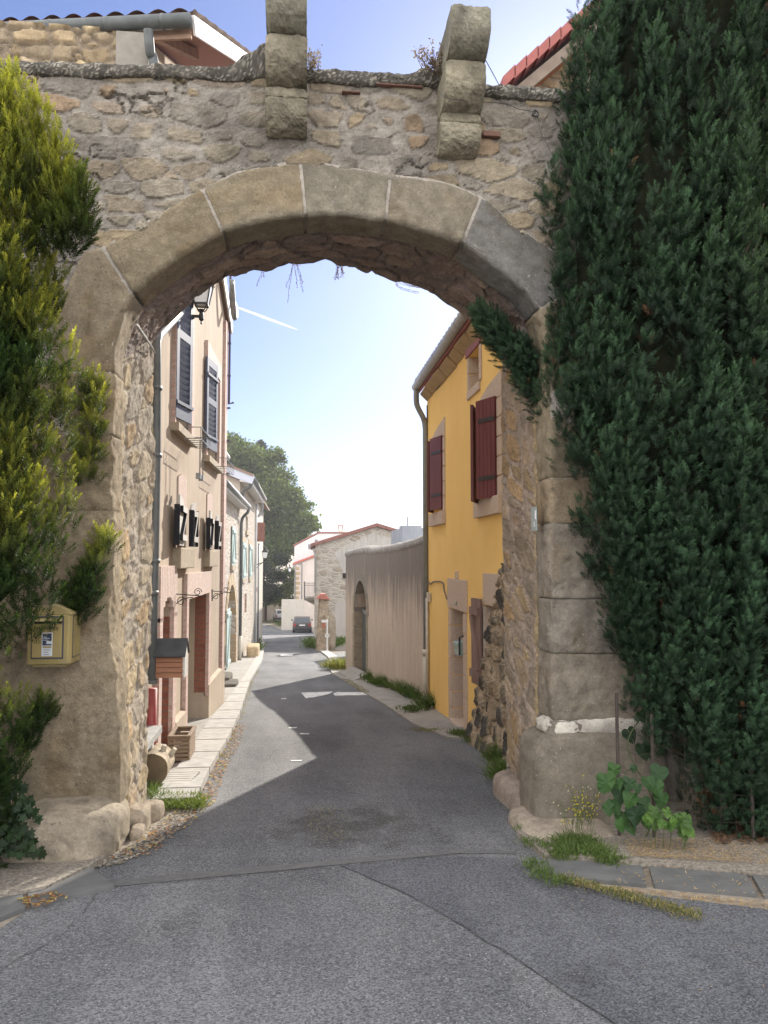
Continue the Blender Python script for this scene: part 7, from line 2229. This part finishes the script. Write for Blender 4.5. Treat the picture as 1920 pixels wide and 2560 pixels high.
# slatted wooden planter
zt_ = None
pf = at_g('D6', 655, 1750, .05)
Zp = gz(pf.y) + .05
P0 = Vector((pf.x, pf.y, Zp))
top_r = at_y('D6', 680, 1432, pf.y); ZT = top_r.z
far = at_z('D6', 785, 1312, ZT)
L_ = far.y - pf.y
Wd = pf.x - at_y('D6', 395, 1750, pf.y).x
print('planter', pf, ZT, far, L_, Wd)
pl_ = empty('wooden_planter', (pf.x - Wd / 2, pf.y + L_ / 2, gz(pf.y + L_ / 2) + .05), 'empty slatted wooden planter standing on the left pavement', 'planter')
SW = simple('brown_slats', (.17, .115, .07), (.24, .17, .11), ns=7, scale=(1, 1, 9), rough=.75)
SWL = SW
m = MB(); n = 6; hh = (ZT - Zp)
for k in range(n):
    za, zb = Zp + .02 + (hh - .02) * k / n, Zp + .02 + (hh - .02) * (k + 1) / n - .012
    m.box(P0.x - Wd, P0.x, P0.y, P0.y + .018, za, zb); m.box(P0.x - Wd, P0.x, P0.y + L_ - .018, P0.y + L_, za, zb)
    m.box(P0.x - .018, P0.x + .002, P0.y + .02, P0.y + L_ - .02, za, zb); m.box(P0.x - Wd - .002, P0.x - Wd + .018, P0.y + .02, P0.y + L_ - .02, za, zb)
m.build('slats', SW, pl_, bevel=.002)
m = MB()
for x, y in ((P0.x - Wd + .02, P0.y + .02), (P0.x - .06, P0.y + .02), (P0.x - Wd + .02, P0.y + L_ - .06), (P0.x - .06, P0.y + L_ - .06)):
    m = MB(); m.box(x, x + .04, y, y + .04, Zp - .0, ZT - .02); m.build('corner_post', SW, pl_)
m = MB(); m.box(P0.x - Wd - .012, P0.x + .012, P0.y - .012, P0.y + .03, ZT - .008, ZT + .014); m.box(P0.x - Wd - .012, P0.x + .012, P0.y + L_ - .03, P0.y + L_ + .012, ZT - .008, ZT + .014)
m.box(P0.x - .03, P0.x + .012, P0.y + .031, P0.y + L_ - .031, ZT - .008, ZT + .014); m.box(P0.x - Wd - .012, P0.x - Wd + .03, P0.y + .031, P0.y + L_ - .031, ZT - .008, ZT + .014)
m.build('rim', SW, pl_, bevel=.003)
m = MB(); m.box(P0.x - Wd + .02, P0.x - .02, P0.y + .02, P0.y + L_ - .02, Zp + .02, Zp + .10); m.build('soil', EARTH, pl_)

# log and duckboard
yl = 7.62; zl = gz(yl) + .05
n = 40; th = np.linspace(0, 2 * math.pi, n); ln = np.linspace(0, 1, 24)
TH, LN = np.meshgrid(th, ln)
R = .15 * (1 + .07 * fbm(np.cos(TH) * 1.5 + 5, np.sin(TH) * 1.5 + LN * 1.2, 901, 4) + .10 * sstep(.7, 1, np.sin(TH * 1 - .6)) * sstep(.3, .5, LN) + .05 * fbm(TH * 5, LN * 2, 902))
XC, ZC = -1.37, zl + .152
V = np.stack([XC + R * np.cos(TH), yl + .40 * LN, ZC + R * np.sin(TH)], -1)
lg = empty('log', (XC, yl + .2, zl), 'short sawn log lying on the pavement under the stone shelf', 'log')
C = np.tile(np.array([.40, .34, .26]), (n * 24, 1)) * (1 + .6 * fbm(TH * 4, LN * 6, 903, 5).reshape(-1, 1))
mesh_np('bark', V.reshape(-1, 3), grid_faces(24, n), STONE, lg, np.clip(C, .03, .6), True)
GRAIN = simple('sawn_end_grain', (.15, .105, .06), (.10, .07, .04), ns=7, rough=.85, bs=40, bst=.5)
for q in (0, -1): MB().poly([tuple(v) for v in V[q][:-1]]).build('sawn_end', GRAIN, lg)
for k, (dx, dz, l) in enumerate(((.06, .15, .08), (.12, .10, .06))):
    m = MB(); m.tube([(XC + dx, yl + .22 + .1 * k, ZC + dz - .05), (XC + dx * 1.4, yl + .2 + .1 * k, ZC + dz + l * .4)], [.03, .022], 8); m.build('branch_stub', simple('pale_bark', (.42, .37, .29), rough=.9), lg)
m = MB()
for k in range(6): m.box(-1.28 + .0, -1.02 + .01 * k, 7.62 + .075 * k, 7.68 + .075 * k, gz(7.8) + .068, gz(7.8) + .088)
o = m.build('duckboard', simple('grey_board_wood', (.33, .31, .28), (.40, .38, .35), ns=9, rough=.85), None, (-1.15, 7.8, gz(7.8) + .06))
tag(o, 'small slatted duckboard lying between the log and the planter', 'board')

# cable across the springing, iron ring with a stay wire, weeds on the corbels
m = MB(); m.tube(smoothpath([at_y('E1', 415, 1118, 6.25), at_y('E1', 450, 1165, 6.4), at_y('E1', 492, 1225, 6.7), at_y('E1', 520, 1270, 6.95), at_y('E1', 536, 1300, 7.05)], 6), .011, 6)
o = m.build('cable', simple('pale_cable', (.42, .41, .39), rough=.5), None, at_y('E1', 415, 1118, 6.25)); tag(o, 'pale cable sagging across the left springing of the arch', 'cable')
c0 = at_y('G6', 718, 790, 5.83)
m = MB(); m.tube([c0 + Vector((.022 * math.cos(t), -.02 + .012 * math.sin(t), .032 * math.sin(t))) for t in np.linspace(0, 2 * math.pi, 17)], .007, 6)
m.tube([c0 + Vector((0, .06, .03)), c0 + Vector((0, -.02, .03))], .008, 6)
o = m.build('iron_ring', IRON, None, c0); tag(o, 'rusty iron ring fixed in the rubble right of the second corbel', 'ring')
m = MB(); m.tube(smoothpath([at_y('E4', 1180, 545, 5.62), at_y('E4', 1260, 590, 5.55), at_y('G6', 130, 580, 5.80), at_y('G6', 400, 680, 5.82), c0 + Vector((0, -.02, .0)), at_y('G6', 820, 1100, 5.80), at_y('G6', 940, 1330, 5.8), at_y('G6', 1060, 1600, 5.75)], 4), .003, 4)
o = m.build('stay_wire', IRON, None, c0); tag(o, 'thin wire running from the second corbel through the iron ring', 'wire')
m = MB(); m.tube(smoothpath([at_y('E4', 1440, 330, 5.9), at_y('E4', 1490, 420, 6.2), at_y('E4', 1533, 500, 6.6)], 4), .004, 4)
o = m.build('stay_wire', IRON, None, at_y('E4', 1440, 330, 5.9)); tag(o, 'short loose wire hanging behind the second corbel against the sky', 'wire')


def twigs(name, base, n, l, spread, col, leafcol, seed, label, cat, up=(0, 0, 1), ls=.012, group=None, sag=0):
    r = random.Random(seed); m = MB(); V = []; C = []
    for k in range(n):
        p = Vector(base) + Vector((r.uniform(-spread, spread), r.uniform(-spread, spread) * .5, 0))
        d = Vector(up).normalized() + Vector((r.uniform(-.6, .6), r.uniform(-.4, .4), r.uniform(-.2, .2)))
        path = [p]
        for q in range(5):
            d = d + Vector((r.uniform(-.3, .3), r.uniform(-.3, .3), r.uniform(-.2, .2) - sag))
            path.append(path[-1] + d.normalized() * l / 5 * r.uniform(.6, 1.2))
        m.tube(path, [.003, .0025, .002, .002, .0015, .001], 4, col=col)
        for q in path[1:]:
            for _ in range(3):
                e = Vector((r.uniform(-1, 1), r.uniform(-1, 1), r.uniform(-1, 1))).normalized() * ls; f = Vector((r.uniform(-1, 1), r.uniform(-1, 1), r.uniform(-1, 1))).normalized() * ls * .6
                c = q + Vector((r.uniform(-.02, .02), r.uniform(-.02, .02), r.uniform(-.02, .02)))
                t = r.uniform(.6, 1.3)
                m.add([c - e, c - f, c + e, c + f], [(0, 1, 2, 3)], tuple(x * t for x in leafcol))
    o = m.build(name, LEAF, None, base, attr=True)
    return tag(o, label, cat, group)


twigs('dry_weed', at_y('E4', 420, 410, 5.75), 14, .16, .06, (.16, .11, .08), (.22, .17, .12), 1, 'dry brown weed growing on the wall top right of the first corbel', 'weed')
twigs('dry_weed', at_y('E4', 1160, 440, 5.75), 26, .24, .07, (.13, .09, .07), (.19, .14, .10), 2, 'dry brown creeper on the left flank of the second corbel', 'weed', (-.35, 0, 1))
for k, (c, x, y, l, n, lb) in enumerate((('E1', 1250, 745, .20, 2, 'shortest sparse strand'), ('E1', 1435, 730, .40, 5, 'longest trailing strand'), ('E2', 262, 680, .20, 9, 'dense short tuft'), ('E2', 620, 790, .18, 6, 'rightmost looping strand'))):
    p = at_y(c, x, y, YB + .02)
    r = random.Random(40 + k); m = MB()
    for q in range(n):
        path = [p + Vector((r.uniform(-.05, .05) * (1 if k != 1 else .7), r.uniform(-.02, .02), .03))]
        L = l * r.uniform(.5, 1.0) if q else l
        dx = .05 if k == 3 else r.uniform(-.006, .006)
        for s in range(12):
            zz_ = -L / 12 if not (k == 3 and s > 6) else -L / 30
            path.append(path[-1] + Vector((dx * (1.0 if k != 3 else (.2 if s < 5 else .55)) + r.uniform(-.004, .004), r.uniform(-.004, .004), zz_)))
        m.tube(path, .0016, 4, col=(.14, .09, .08))
        for s in path[1:]:
            for _ in range(2):
                cc = s + Vector((r.uniform(-.012, .012), r.uniform(-.01, .01), r.uniform(-.01, .01)))
                e = Vector((r.uniform(-1, 1), r.uniform(-1, 1), r.uniform(-1, 1))).normalized() * .007; f = Vector((r.uniform(-1, 1), r.uniform(-1, 1), r.uniform(-1, 1))).normalized() * .005
                m.add([cc - e, cc - f, cc + e, cc + f], [(0, 1, 2, 3)], (.20, .13, .13))
    o = m.build('hanging_creeper', LEAF, None, p, attr=True)
    tag(o, f'{lb} of dry creeper hanging from the arch crown', 'creeper', 'dry creepers hanging from the arch')

# contrail, very far away
ca = at_y('E1', 1055, 1000, 6000); cb = at_y('E1', 1462, 1152, 6400)
m = MB(); m.tube([ca + (cb - ca) * t for t in np.linspace(0, 1, 9)], [5.5, 7, 8, 9, 9, 9, 8, 6, 1], 8)
cm_, nt, p, o_ = newmat('vapour')
p.inputs['Base Color'].default_value = (.9, .9, .9, 1); p.inputs['Roughness'].default_value = 1; p.inputs['Specular IOR Level'].default_value = 0
tr_ = N(nt, 'ShaderNodeBsdfTransparent'); tl_ = N(nt, 'ShaderNodeBsdfTranslucent'); mx = N(nt, 'ShaderNodeMixShader'); mx2 = N(nt, 'ShaderNodeMixShader')
mx2.inputs[0].default_value = .6; nt.links.new(p.outputs[0], mx2.inputs[1]); nt.links.new(tl_.outputs[0], mx2.inputs[2])
mx.inputs[0].default_value = .45; nt.links.new(tr_.outputs[0], mx.inputs[1]); nt.links.new(mx2.outputs[0], mx.inputs[2]); nt.links.new(mx.outputs[0], o_.inputs[0])
o = m.build('contrail', cm_, None, ca, smooth=True); o['kind'] = 'structure'

# ------------------------------------------------------------------ fence and plants at the foot of the right-hand yew
fe = empty('wire_fence', (3.0, 5.35, gz(5.35)), 'rusty iron posts with sagging wire netting in front of the dark yew', 'fence')
RUST = simple('dark_rusty_iron', (.035, .028, .024), (.06, .045, .036), ns=20, rough=.8)
tops = []
for (xt, yt, xb, yb2, Y) in ((450, 262, 462, 830, 5.50), (730, 430, 748, 1190, 5.42), (1518, 740, 1545, 1480, 5.26)):
    t = at_y('D4', xt, yt, Y); b = at_y('D4', xb, yb2, Y)
    g_ = Vector((b.x, Y, gz(Y) - .05)); tops.append((t, g_))
    m = MB(); m.tube([g_, b, t], [.014, .0135, .013], 8); m.build('post', RUST, fe)
m = MB(); r = random.Random(3)
for (t0, g0), (t1, g1) in zip(tops[:-1], tops[1:]):
    for k in range(8):
        f = .04 + k * .125
        a = g0 + (t0 - g0) * f; b = g1 + (t1 - g1) * min(f * 1.05, 1)
        m.tube([a + (b - a) * s + Vector((0, r.uniform(-.01, .01), -.03 * math.sin(math.pi * s) + r.uniform(-.006, .006))) for s in np.linspace(0, 1, 7)], .0013, 4)
    n = int((g1 - g0).length / .11)
    for k in range(1, n):
        s = k / n
        a = g0 + (g1 - g0) * s; b = t0 + (t1 - t0) * s
        m.tube([a, a + (b - a) * .4 + Vector((r.uniform(-.01, .01), r.uniform(-.01, .01), 0)), a + (b - a) * .92], .0012, 4)
m.build('wire_netting', RUST, fe)


def heart(m, c, tip, nrm, s, col, r):
    """toothed heart-shaped leaf, c = stalk point, tip direction, normal"""
    t = Vector(tip).normalized(); n = Vector(nrm).normalized(); sd = t.cross(n).normalized(); n = sd.cross(t)
    pts = [(0, 0), (-.12, .22), (-.06, .42), (.10, .52), (.30, .50), (.52, .40), (.75, .24), (1.0, 0)]
    for side in (-1, 1):
        ring = []
        for a, b in pts:
            ring.append(Vector(c) + t * a * s + sd * b * s * side + n * (-.18 * b * s - .12 * a * a * s) + n * r.uniform(-.008, .008))
        mid = Vector(c) + t * .45 * s + n * (.0)
        for i in range(len(ring) - 1):
            q = r.uniform(.9, 1.1)
            m.add([mid, ring[i], ring[i + 1]], [(0, 1, 2)], tuple(x * q for x in col))


vine = empty('vine_plant', (2.55, 5.4, gz(5.4)), 'big leaved climbing plant at the foot of the first iron fence post', 'plant')
r = random.Random(8)
big = [(440, 850, .11), (365, 930, .14), (480, 1020, .145), (575, 1080, .13), (600, 1190, .15), (505, 1230, .13), (420, 1130, .12), (620, 1000, .08), (540, 570, .13), (655, 690, .14), (800, 870, .14), (815, 1080, .13), (690, 1280, .09), (545, 1300, .12), (640, 430, .10), (385, 1160, .10), (700, 950, .11), (660, 1120, .12), (560, 960, .10), (470, 1290, .10), (330, 990, .09), (760, 990, .12), (590, 850, .06), (450, 960, .09)]
for k, (x, y, s) in enumerate(big):
    Y = 5.30 if y > 780 else 5.56
    Y += r.uniform(-.06, .06) - (.08 if x < 650 and y > 900 else 0)
    p = at_y('D4', x, y - s * 140, Y)
    g = r.uniform(.7, 1.3); lt = 1.25 if y > 800 else .7
    m = MB()
    heart(m, p, (r.uniform(-.5, .5), -.35, -1), (r.uniform(-.4, .4), -1, .55), s * .9, (.024 * g * lt, .058 * g * lt, .017 * lt), r)
    m.tube([p, p + Vector((r.uniform(-.05, .05), .08, -.08))], .0025, 4, col=(.08, .12, .04))
    m.build('leaf', LEAF, vine, attr=True)
m = MB()
m.tube(smoothpath([(2.5, 5.45, gz(5.45)), (2.55, 5.42, -.1), at_y('D4', 540, 700, 5.5), at_y('D4', 650, 450, 5.56)], 5), .005, 5, col=(.08, .10, .04)); m.build('stem', LEAF, vine, attr=True)
yp = empty('young_plant', at_g('D4', 880, 1380, .04), 'bright green young plant with small oval leaves beside the second fence post', 'plant')
m = MB(); sm = MB()
for k in range(30):
    x, y = r.uniform(690, 1060), 0
    y = r.uniform(1180, 1330) + (x - 690) * .22
    p = at_y('D4', x, y - 30, 5.12 + r.uniform(-.08, .1)); g = r.uniform(.8, 1.25)
    heart(m, p, (r.uniform(-.8, .8), -.3, -.8), (r.uniform(-.4, .4), -1, .7), r.uniform(.055, .085), (.075 * g, .145 * g, .032), r)
    if k % 3 == 0: sm.tube([p, Vector((p.x, p.y + .05, gz(5.15) + .04))], .0025, 4, col=(.10, .14, .05))
m.build('leaves', LEAF, yp, attr=True); sm.build('stems', LEAF, yp, attr=True)


# ------------------------------------------------------------------ grass, weeds, ivy, litter
def blades(pts, n, l, seed, c0, c1, spread=.05, w=.004, lean=.5):
    r = np.random.RandomState(seed)
    P = np.array(pts)[r.randint(len(pts), size=n)] + r.normal(size=(n, 3)) * [spread, spread, 0]
    L = l * r.uniform(.4, 1.15, n)
    d = np.stack([r.normal(size=n) * lean, r.normal(size=n) * lean, np.ones(n)], 1); d /= np.linalg.norm(d, axis=1)[:, None]
    sd = np.cross(d, r.normal(size=(n, 3))); sd /= np.linalg.norm(sd, axis=1)[:, None]
    bend = np.stack([r.normal(size=n) * .4, r.normal(size=n) * .4, -.15 * np.ones(n)], 1)
    mid = P + d * (L * .55)[:, None]; tip = P + (d + bend * .6) * L[:, None]
    V = np.stack([P - sd * w, mid - sd * w * .8, tip, mid + sd * w * .8], 1)
    k = r.rand(n, 1)
    C = np.array(c0) * (1 - k) + np.array(c1) * k
    return V.reshape(-1, 3), np.repeat(C, 4, 0)


def gp(c, x, y, o=.02):
    v = at_g(c, x, y); return (v.x, v.y, gz(v.y) + o)


def grass(name, pts, n, l, seed, c0, c1, spread, kind='stuff', label=None, cat=None, w=.004, lean=.5):
    V, C = blades(pts, n, l, seed, c0, c1, spread, w, lean)
    o = mesh_np(name, V, quads(V), LEAF, None, np.clip(C, .01, .6), loc=pts[0])
    if kind: o['kind'] = kind
    else: tag(o, label, cat)
    return o


G0, G1, GS = (.055, .095, .022), (.12, .17, .045), (.34, .27, .12)
grass('grass', [gp('DS', x, 1738 + dy) for x in range(345, 435, 8) for dy in (-4, 6, 14)], 1500, .10, 1, G0, (.17, .20, .05), .03)
grass('grass', [gp('D5', 905 + 6 * k, 1430 + 8 * k) for k in range(10)], 250, .16, 2, G0, G1, .03)
grass('grass', [gp('D4', x, y) for x, y in ((20, 1470), (60, 1500), (120, 1530), (180, 1560), (250, 1590), (330, 1620), (400, 1640), (30, 1540), (100, 1580), (160, 1480), (220, 1500), (300, 1560), (10, 1600))], 2600, .085, 3, G0, G1, .045)
grass('grass', [gp('D4', 20 + 62 * k, 1775 + 17.5 * k) for k in range(18)], 1300, .04, 4, G0, GS, .03)
grass('grass', [gp('DS', x, y) for x, y in ((1150, 1880), (1170, 1900), (1200, 1915), (1140, 1800), (1150, 1830), (1180, 1840), (1215, 1825))], 900, .07, 5, G0, G1, .04)
grass('grass', [gp('DS', x, y) for x, y in ((1050, 1600), (1060, 1620), (1070, 1650), (1075, 1590), (1085, 1680), (1080, 1640), (1075, 1690))], 1700, .22, 6, G0, G1, .05, w=.005)
grass('grass', [gp('E8', x, y) for x, y in ((1400, 660), (1430, 670), (1460, 680), (1485, 700), (1380, 668), (1490, 720))], 900, .10, 7, G0, G1, .05)
grass('grass', [gp('E8', 620 + 20 * k, 285 + 12 * k) for k in range(8)], 500, .06, 8, G0, GS, .05)
grass('grass', [gp('E8', x, y) for x, y in ((530, 205), (560, 200), (590, 195), (600, 210))], 900, .40, 9, G0, (.26, .24, .08), .16, w=.012)
grass('grass', [gp('E8', 1105 + 22 * k, 630 + (k % 3) * 5) for k in range(8)], 400, .03, 10, (.12, .13, .03), (.24, .22, .06), .06)
grass('grass', [gp('E6', x, y) for x, y in ((430, 1790), (470, 1800), (520, 1810), (590, 1815))], 700, .5, 12, G0, G1, .5, w=.03)
grass('grass', [gp('E6', x, y) for x, y in ((870, 1990), (890, 2030), (900, 2060), (1100, 2050), (1150, 2040), (1200, 2020), (1250, 1990), (1290, 1970))], 1300, .5, 13, G0, G1, .22, w=.03)
grass('grass', [gp('E6', x, y) for x, y in ((100, 2000), (110, 2060), (130, 2100), (80, 2120))], 500, .5, 14, G0, (.05, .08, .02), .1, w=.02)
grass('grass', [gp('DS', 680 + 12 * (k % 6), 1755 + 18 * (k % 4)) for k in range(14)], 260, .018, 15, G0, GS, .05, w=.003)
grass('grass', [(np.interp(y, [q[1] for q in kr], [q[0] for q in kr]) + .02, y, gz(y) + .0) for y in np.arange(9, 24, .4)], 900, .035, 16, (.14, .14, .03), GS, .03)
gpz = [gp('E8', x, y) for x, y in ((790, 290), (830, 312), (880, 328), (905, 335), (970, 352), (1020, 372), (1050, 388), (1090, 410), (1130, 430), (1195, 480), (1085, 505))]
for k, p in enumerate(gpz):
    rr = np.random.RandomState(60 + k)
    hgt = [.34, .2, .36, .3, .28, .34, .42, .4, .34, .36, .14][k]
    lb = ['broad dark leaved weed at the garden doorstep', 'low weed next along from the garden doorstep', 'tall dry topped weed on the middle of the garden wall foot', 'bushy weed beside the dry topped one at the wall foot', 'rounded green weed halfway along the garden wall', 'upright weed on the near half of the garden wall foot', 'tallest weed in the row along the garden wall', 'bushy weed two before the drainpipe', 'leafy weed next to the cream drainpipe', 'bright green weed in front of the cream pipe foot', 'tiny weed in the crack of the kerb by the drain slab'][k]
    P = [tuple(np.array(p) + [rr.normal() * .07, rr.normal() * .07, .03]) for _ in range(24)]
    V, C = blades(P, 190, hgt, 70 + k, G0, (.10, .15, .04), .05, .006, .55)
    # broader leaves
    V2, C2 = blades(P, 120, hgt * .6, 170 + k, (.04, .075, .018), (.09, .14, .035), .06, .017, .8)
    o = mesh_np('weed', np.concatenate([V, V2]), quads(np.concatenate([V, V2])), LEAF, None, np.concatenate([C, C2]), loc=p)
    tag(o, lb, 'weed', 'weeds along the garden wall')
# flowering weed
fp = [gp('D4', x, y) for x, y in ((120, 1440), (180, 1400), (240, 1380), (300, 1350), (90, 1480), (330, 1330), (200, 1450))]
m = MB(); r = random.Random(12)
for k in range(60):
    p = Vector(r.choice(fp)) + Vector((r.uniform(-.06, .06), r.uniform(-.05, .05), 0)); L = r.uniform(.12, .42)
    d = Vector((r.uniform(-.35, .3), r.uniform(-.3, .2), 1)).normalized()
    e = p + d * L + Vector((r.uniform(-.05, .05), 0, 0))
    m.tube([p, p + d * L * .5, e], [.002, .0016, .001], 4, col=(.11, .14, .05))
    for q in range(3):
        c = p + (e - p) * r.uniform(.5, 1) + Vector((r.uniform(-.03, .03), r.uniform(-.02, .02), r.uniform(0, .03)))
        s = .007
        m.add([c + Vector((-s, 0, 0)), c + Vector((0, -s * .4, s)), c + Vector((s, 0, 0)), c + Vector((0, s * .4, -s))], [(0, 1, 2, 3)], r.choice([(.75, .62, .04), (.75, .62, .04), (.6, .58, .45), (.12, .17, .05)]))
o = m.build('flowering_weed', LEAF, None, fp[0], attr=True); tag(o, 'wispy weed with tiny yellow flowers at the foot of the right pier', 'weed')

# ivy
def ivyleaf(c, s, n, r, col):
    n = Vector(n).normalized(); a = n.cross(Vector((r.uniform(-1, 1), r.uniform(-1, 1), r.uniform(-1, 1)))).normalized(); b = n.cross(a)
    pr_ = [(1, 0), (.45, .28), (.55, .75), (.05, .45), (-.45, .62), (-.35, 0), (-.45, -.62), (.05, -.45), (.55, -.75), (.45, -.28)]
    return [Vector(c) + (a * x + b * y) * s for x, y in pr_]
m = MB(); r = random.Random(21)
for k in range(520):
    u = r.uniform(-30, 100); v = r.uniform(1640, 1850)
    lim = 30 + 70 * min(1, max(0, (v - 1660) / 120)) if v < 1780 else 60 + (v - 1780) * .55
    if u > lim: continue
    Y = 5.32 + r.uniform(0, .25) - .1 * (v > 1790)
    q = at_y('DS', u, v, Y)
    if q.z < gz(Y) + .02: q.z = gz(Y) + r.uniform(.03, .1)
    g = r.uniform(.6, 1.4)
    m.add(ivyleaf(q, r.uniform(.022, .042), (r.uniform(-.5, .7), -1, r.uniform(.1, .8)), r, None), [tuple(range(10))], (.022 * g, .045 * g, .016 * g))
for k in range(7):
    x = -2.6 + k * .12
    m.tube(smoothpath([(x, 5.7, gz(5.5) + .5), (x + .05, 5.5, gz(5.4) + .25), (x + .2, 5.42, gz(5.4) + .06)], 4), .004, 4, col=(.06, .045, .03))
o = m.build('ivy', LEAF, None, (-2.2, 5.45, gz(5.45)), attr=True); tag(o, 'dark ivy creeping over the ground left of the guard stone', 'ivy')


def litter(name, area, n, size, seed, cols, o=.012, asp=.12):
    """small flat fallen bits lying on the ground inside the polygon strips given as point pairs"""
    r = np.random.RandomState(seed); A = np.array(area, float)
    i = r.randint(len(A) - 1, size=n); t = r.rand(n, 1); s = r.rand(n, 1) ** 1.3
    a = A[i, 0] * (1 - t) + A[i + 1, 0] * t; b = A[i, 1] * (1 - t) + A[i + 1, 1] * t
    P = a * (1 - s) + b * s
    z = np.array([gz(y) for y in P[:, 1]]) + o
    th = r.rand(n) * 2 * math.pi; L = size * r.uniform(.5, 1.3, n)
    d = np.stack([np.cos(th), np.sin(th), r.uniform(-.1, .35, n)], 1) * L[:, None]; e = np.stack([-np.sin(th), np.cos(th), r.uniform(-.1, .1, n)], 1) * (L * asp)[:, None]
    c = np.stack([P[:, 0], P[:, 1], z + .004 * r.rand(n)], 1)
    V = np.stack([c - d, c - e, c + d, c + e], 1).reshape(-1, 3)
    V[:, 2] = np.maximum(V[:, 2], np.repeat(z, 4) - .004)
    C = np.array(cols)[r.randint(len(cols), size=n)] * r.uniform(.7, 1.3, (n, 1))
    ob = mesh_np(name, V, quads(V), LEAF, None, np.repeat(C, 4, 0), loc=tuple(c[0]))
    ob['kind'] = 'stuff'
    return ob


ST = [(.42, .28, .11), (.36, .22, .09), (.48, .36, .18), (.26, .17, .09)]
LE = [(.34, .17, .06), (.28, .14, .07), (.40, .25, .10), (.20, .12, .07), (.36, .30, .10)]
litter('needle_litter', [((2.2, 5.0), (2.3, 5.35)), ((2.9, 4.75), (3.0, 5.3)), ((3.9, 4.4), (4.0, 5.2))], 3000, .016, 1, ST, .055)
litter('needle_litter', [((1.9, 4.60), (2.1, 4.95)), ((2.7, 4.25), (2.9, 4.7)), ((3.5, 3.95), (3.6, 4.5))], 260, .018, 2, ST, .03)
litter('needle_litter', [((1.6, 4.72), (1.7, 4.62)), ((2.6, 4.25), (2.6, 4.12)), ((3.4, 4.0), (3.4, 3.85))], 900, .016, 3, ST, .008)
litter('needle_litter', [((1.4, 4.7), (1.5, 3.3)), ((3.2, 4.0), (3.0, 2.8))], 160, .012, 4, ST, .008)
kx = lambda y, d: (np.interp(y, [q[1] for q in kr], [q[0] for q in kr]) + d, y)
litter('leaf_litter', [(kx(y, .01), kx(y, .16)) for y in (7.0, 8.0, 9.0, 10.5, 12.0)], 520, .022, 5, LE, .012, .5)
litter('leaf_litter', [((-1.28, 5.5), (-1.0, 5.6)), ((-1.1, 6.2), (-.8, 6.4)), ((-1.0, 7.0), (-.75, 7.0))], 260, .018, 6, LE, .012, .5)
litter('gravel', [((-1.33, 5.35), (-1.15, 5.45)), ((-1.2, 5.9), (-.95, 6.0)), ((-1.1, 6.5), (-.85, 6.6)), ((-1.0, 7.0), (-.8, 7.1))], 1300, .014, 7, [(.36, .32, .27), (.28, .25, .21), (.42, .39, .34), (.2, .18, .16)], .010, .7)
litter('leaf_litter', [((2.9, 5.2), (3.0, 5.45)), ((4.2, 4.9), (4.2, 5.3))], 500, .03, 8, [(.12, .07, .04), (.17, .10, .06), (.09, .06, .04)], .06, .45)
litter('leaf_litter', [((-1.60, 4.78), (-1.47, 4.6)), ((-1.45, 4.90), (-1.30, 4.78))], 120, .014, 9, LE, .03, .5)

# ------------------------------------------------------------------ the thin sunlit air of the street
m = MB(); m.box(-60, 60, -12, 160, -12, 24)
hz_, nt, p, o_ = newmat('street_air')
nt.nodes.remove(p)
pv = N(nt, 'ShaderNodeVolumePrincipled')
pv.inputs['Color'].default_value = (.93, .95, 1, 1)
pv.inputs['Density'].default_value = .0005
pv.inputs['Anisotropy'].default_value = .45
nt.links.new(pv.outputs[0], o_.inputs['Volume'])
o = m.build('haze', hz_, None, (0, 0, -12)); o['kind'] = 'stuff'
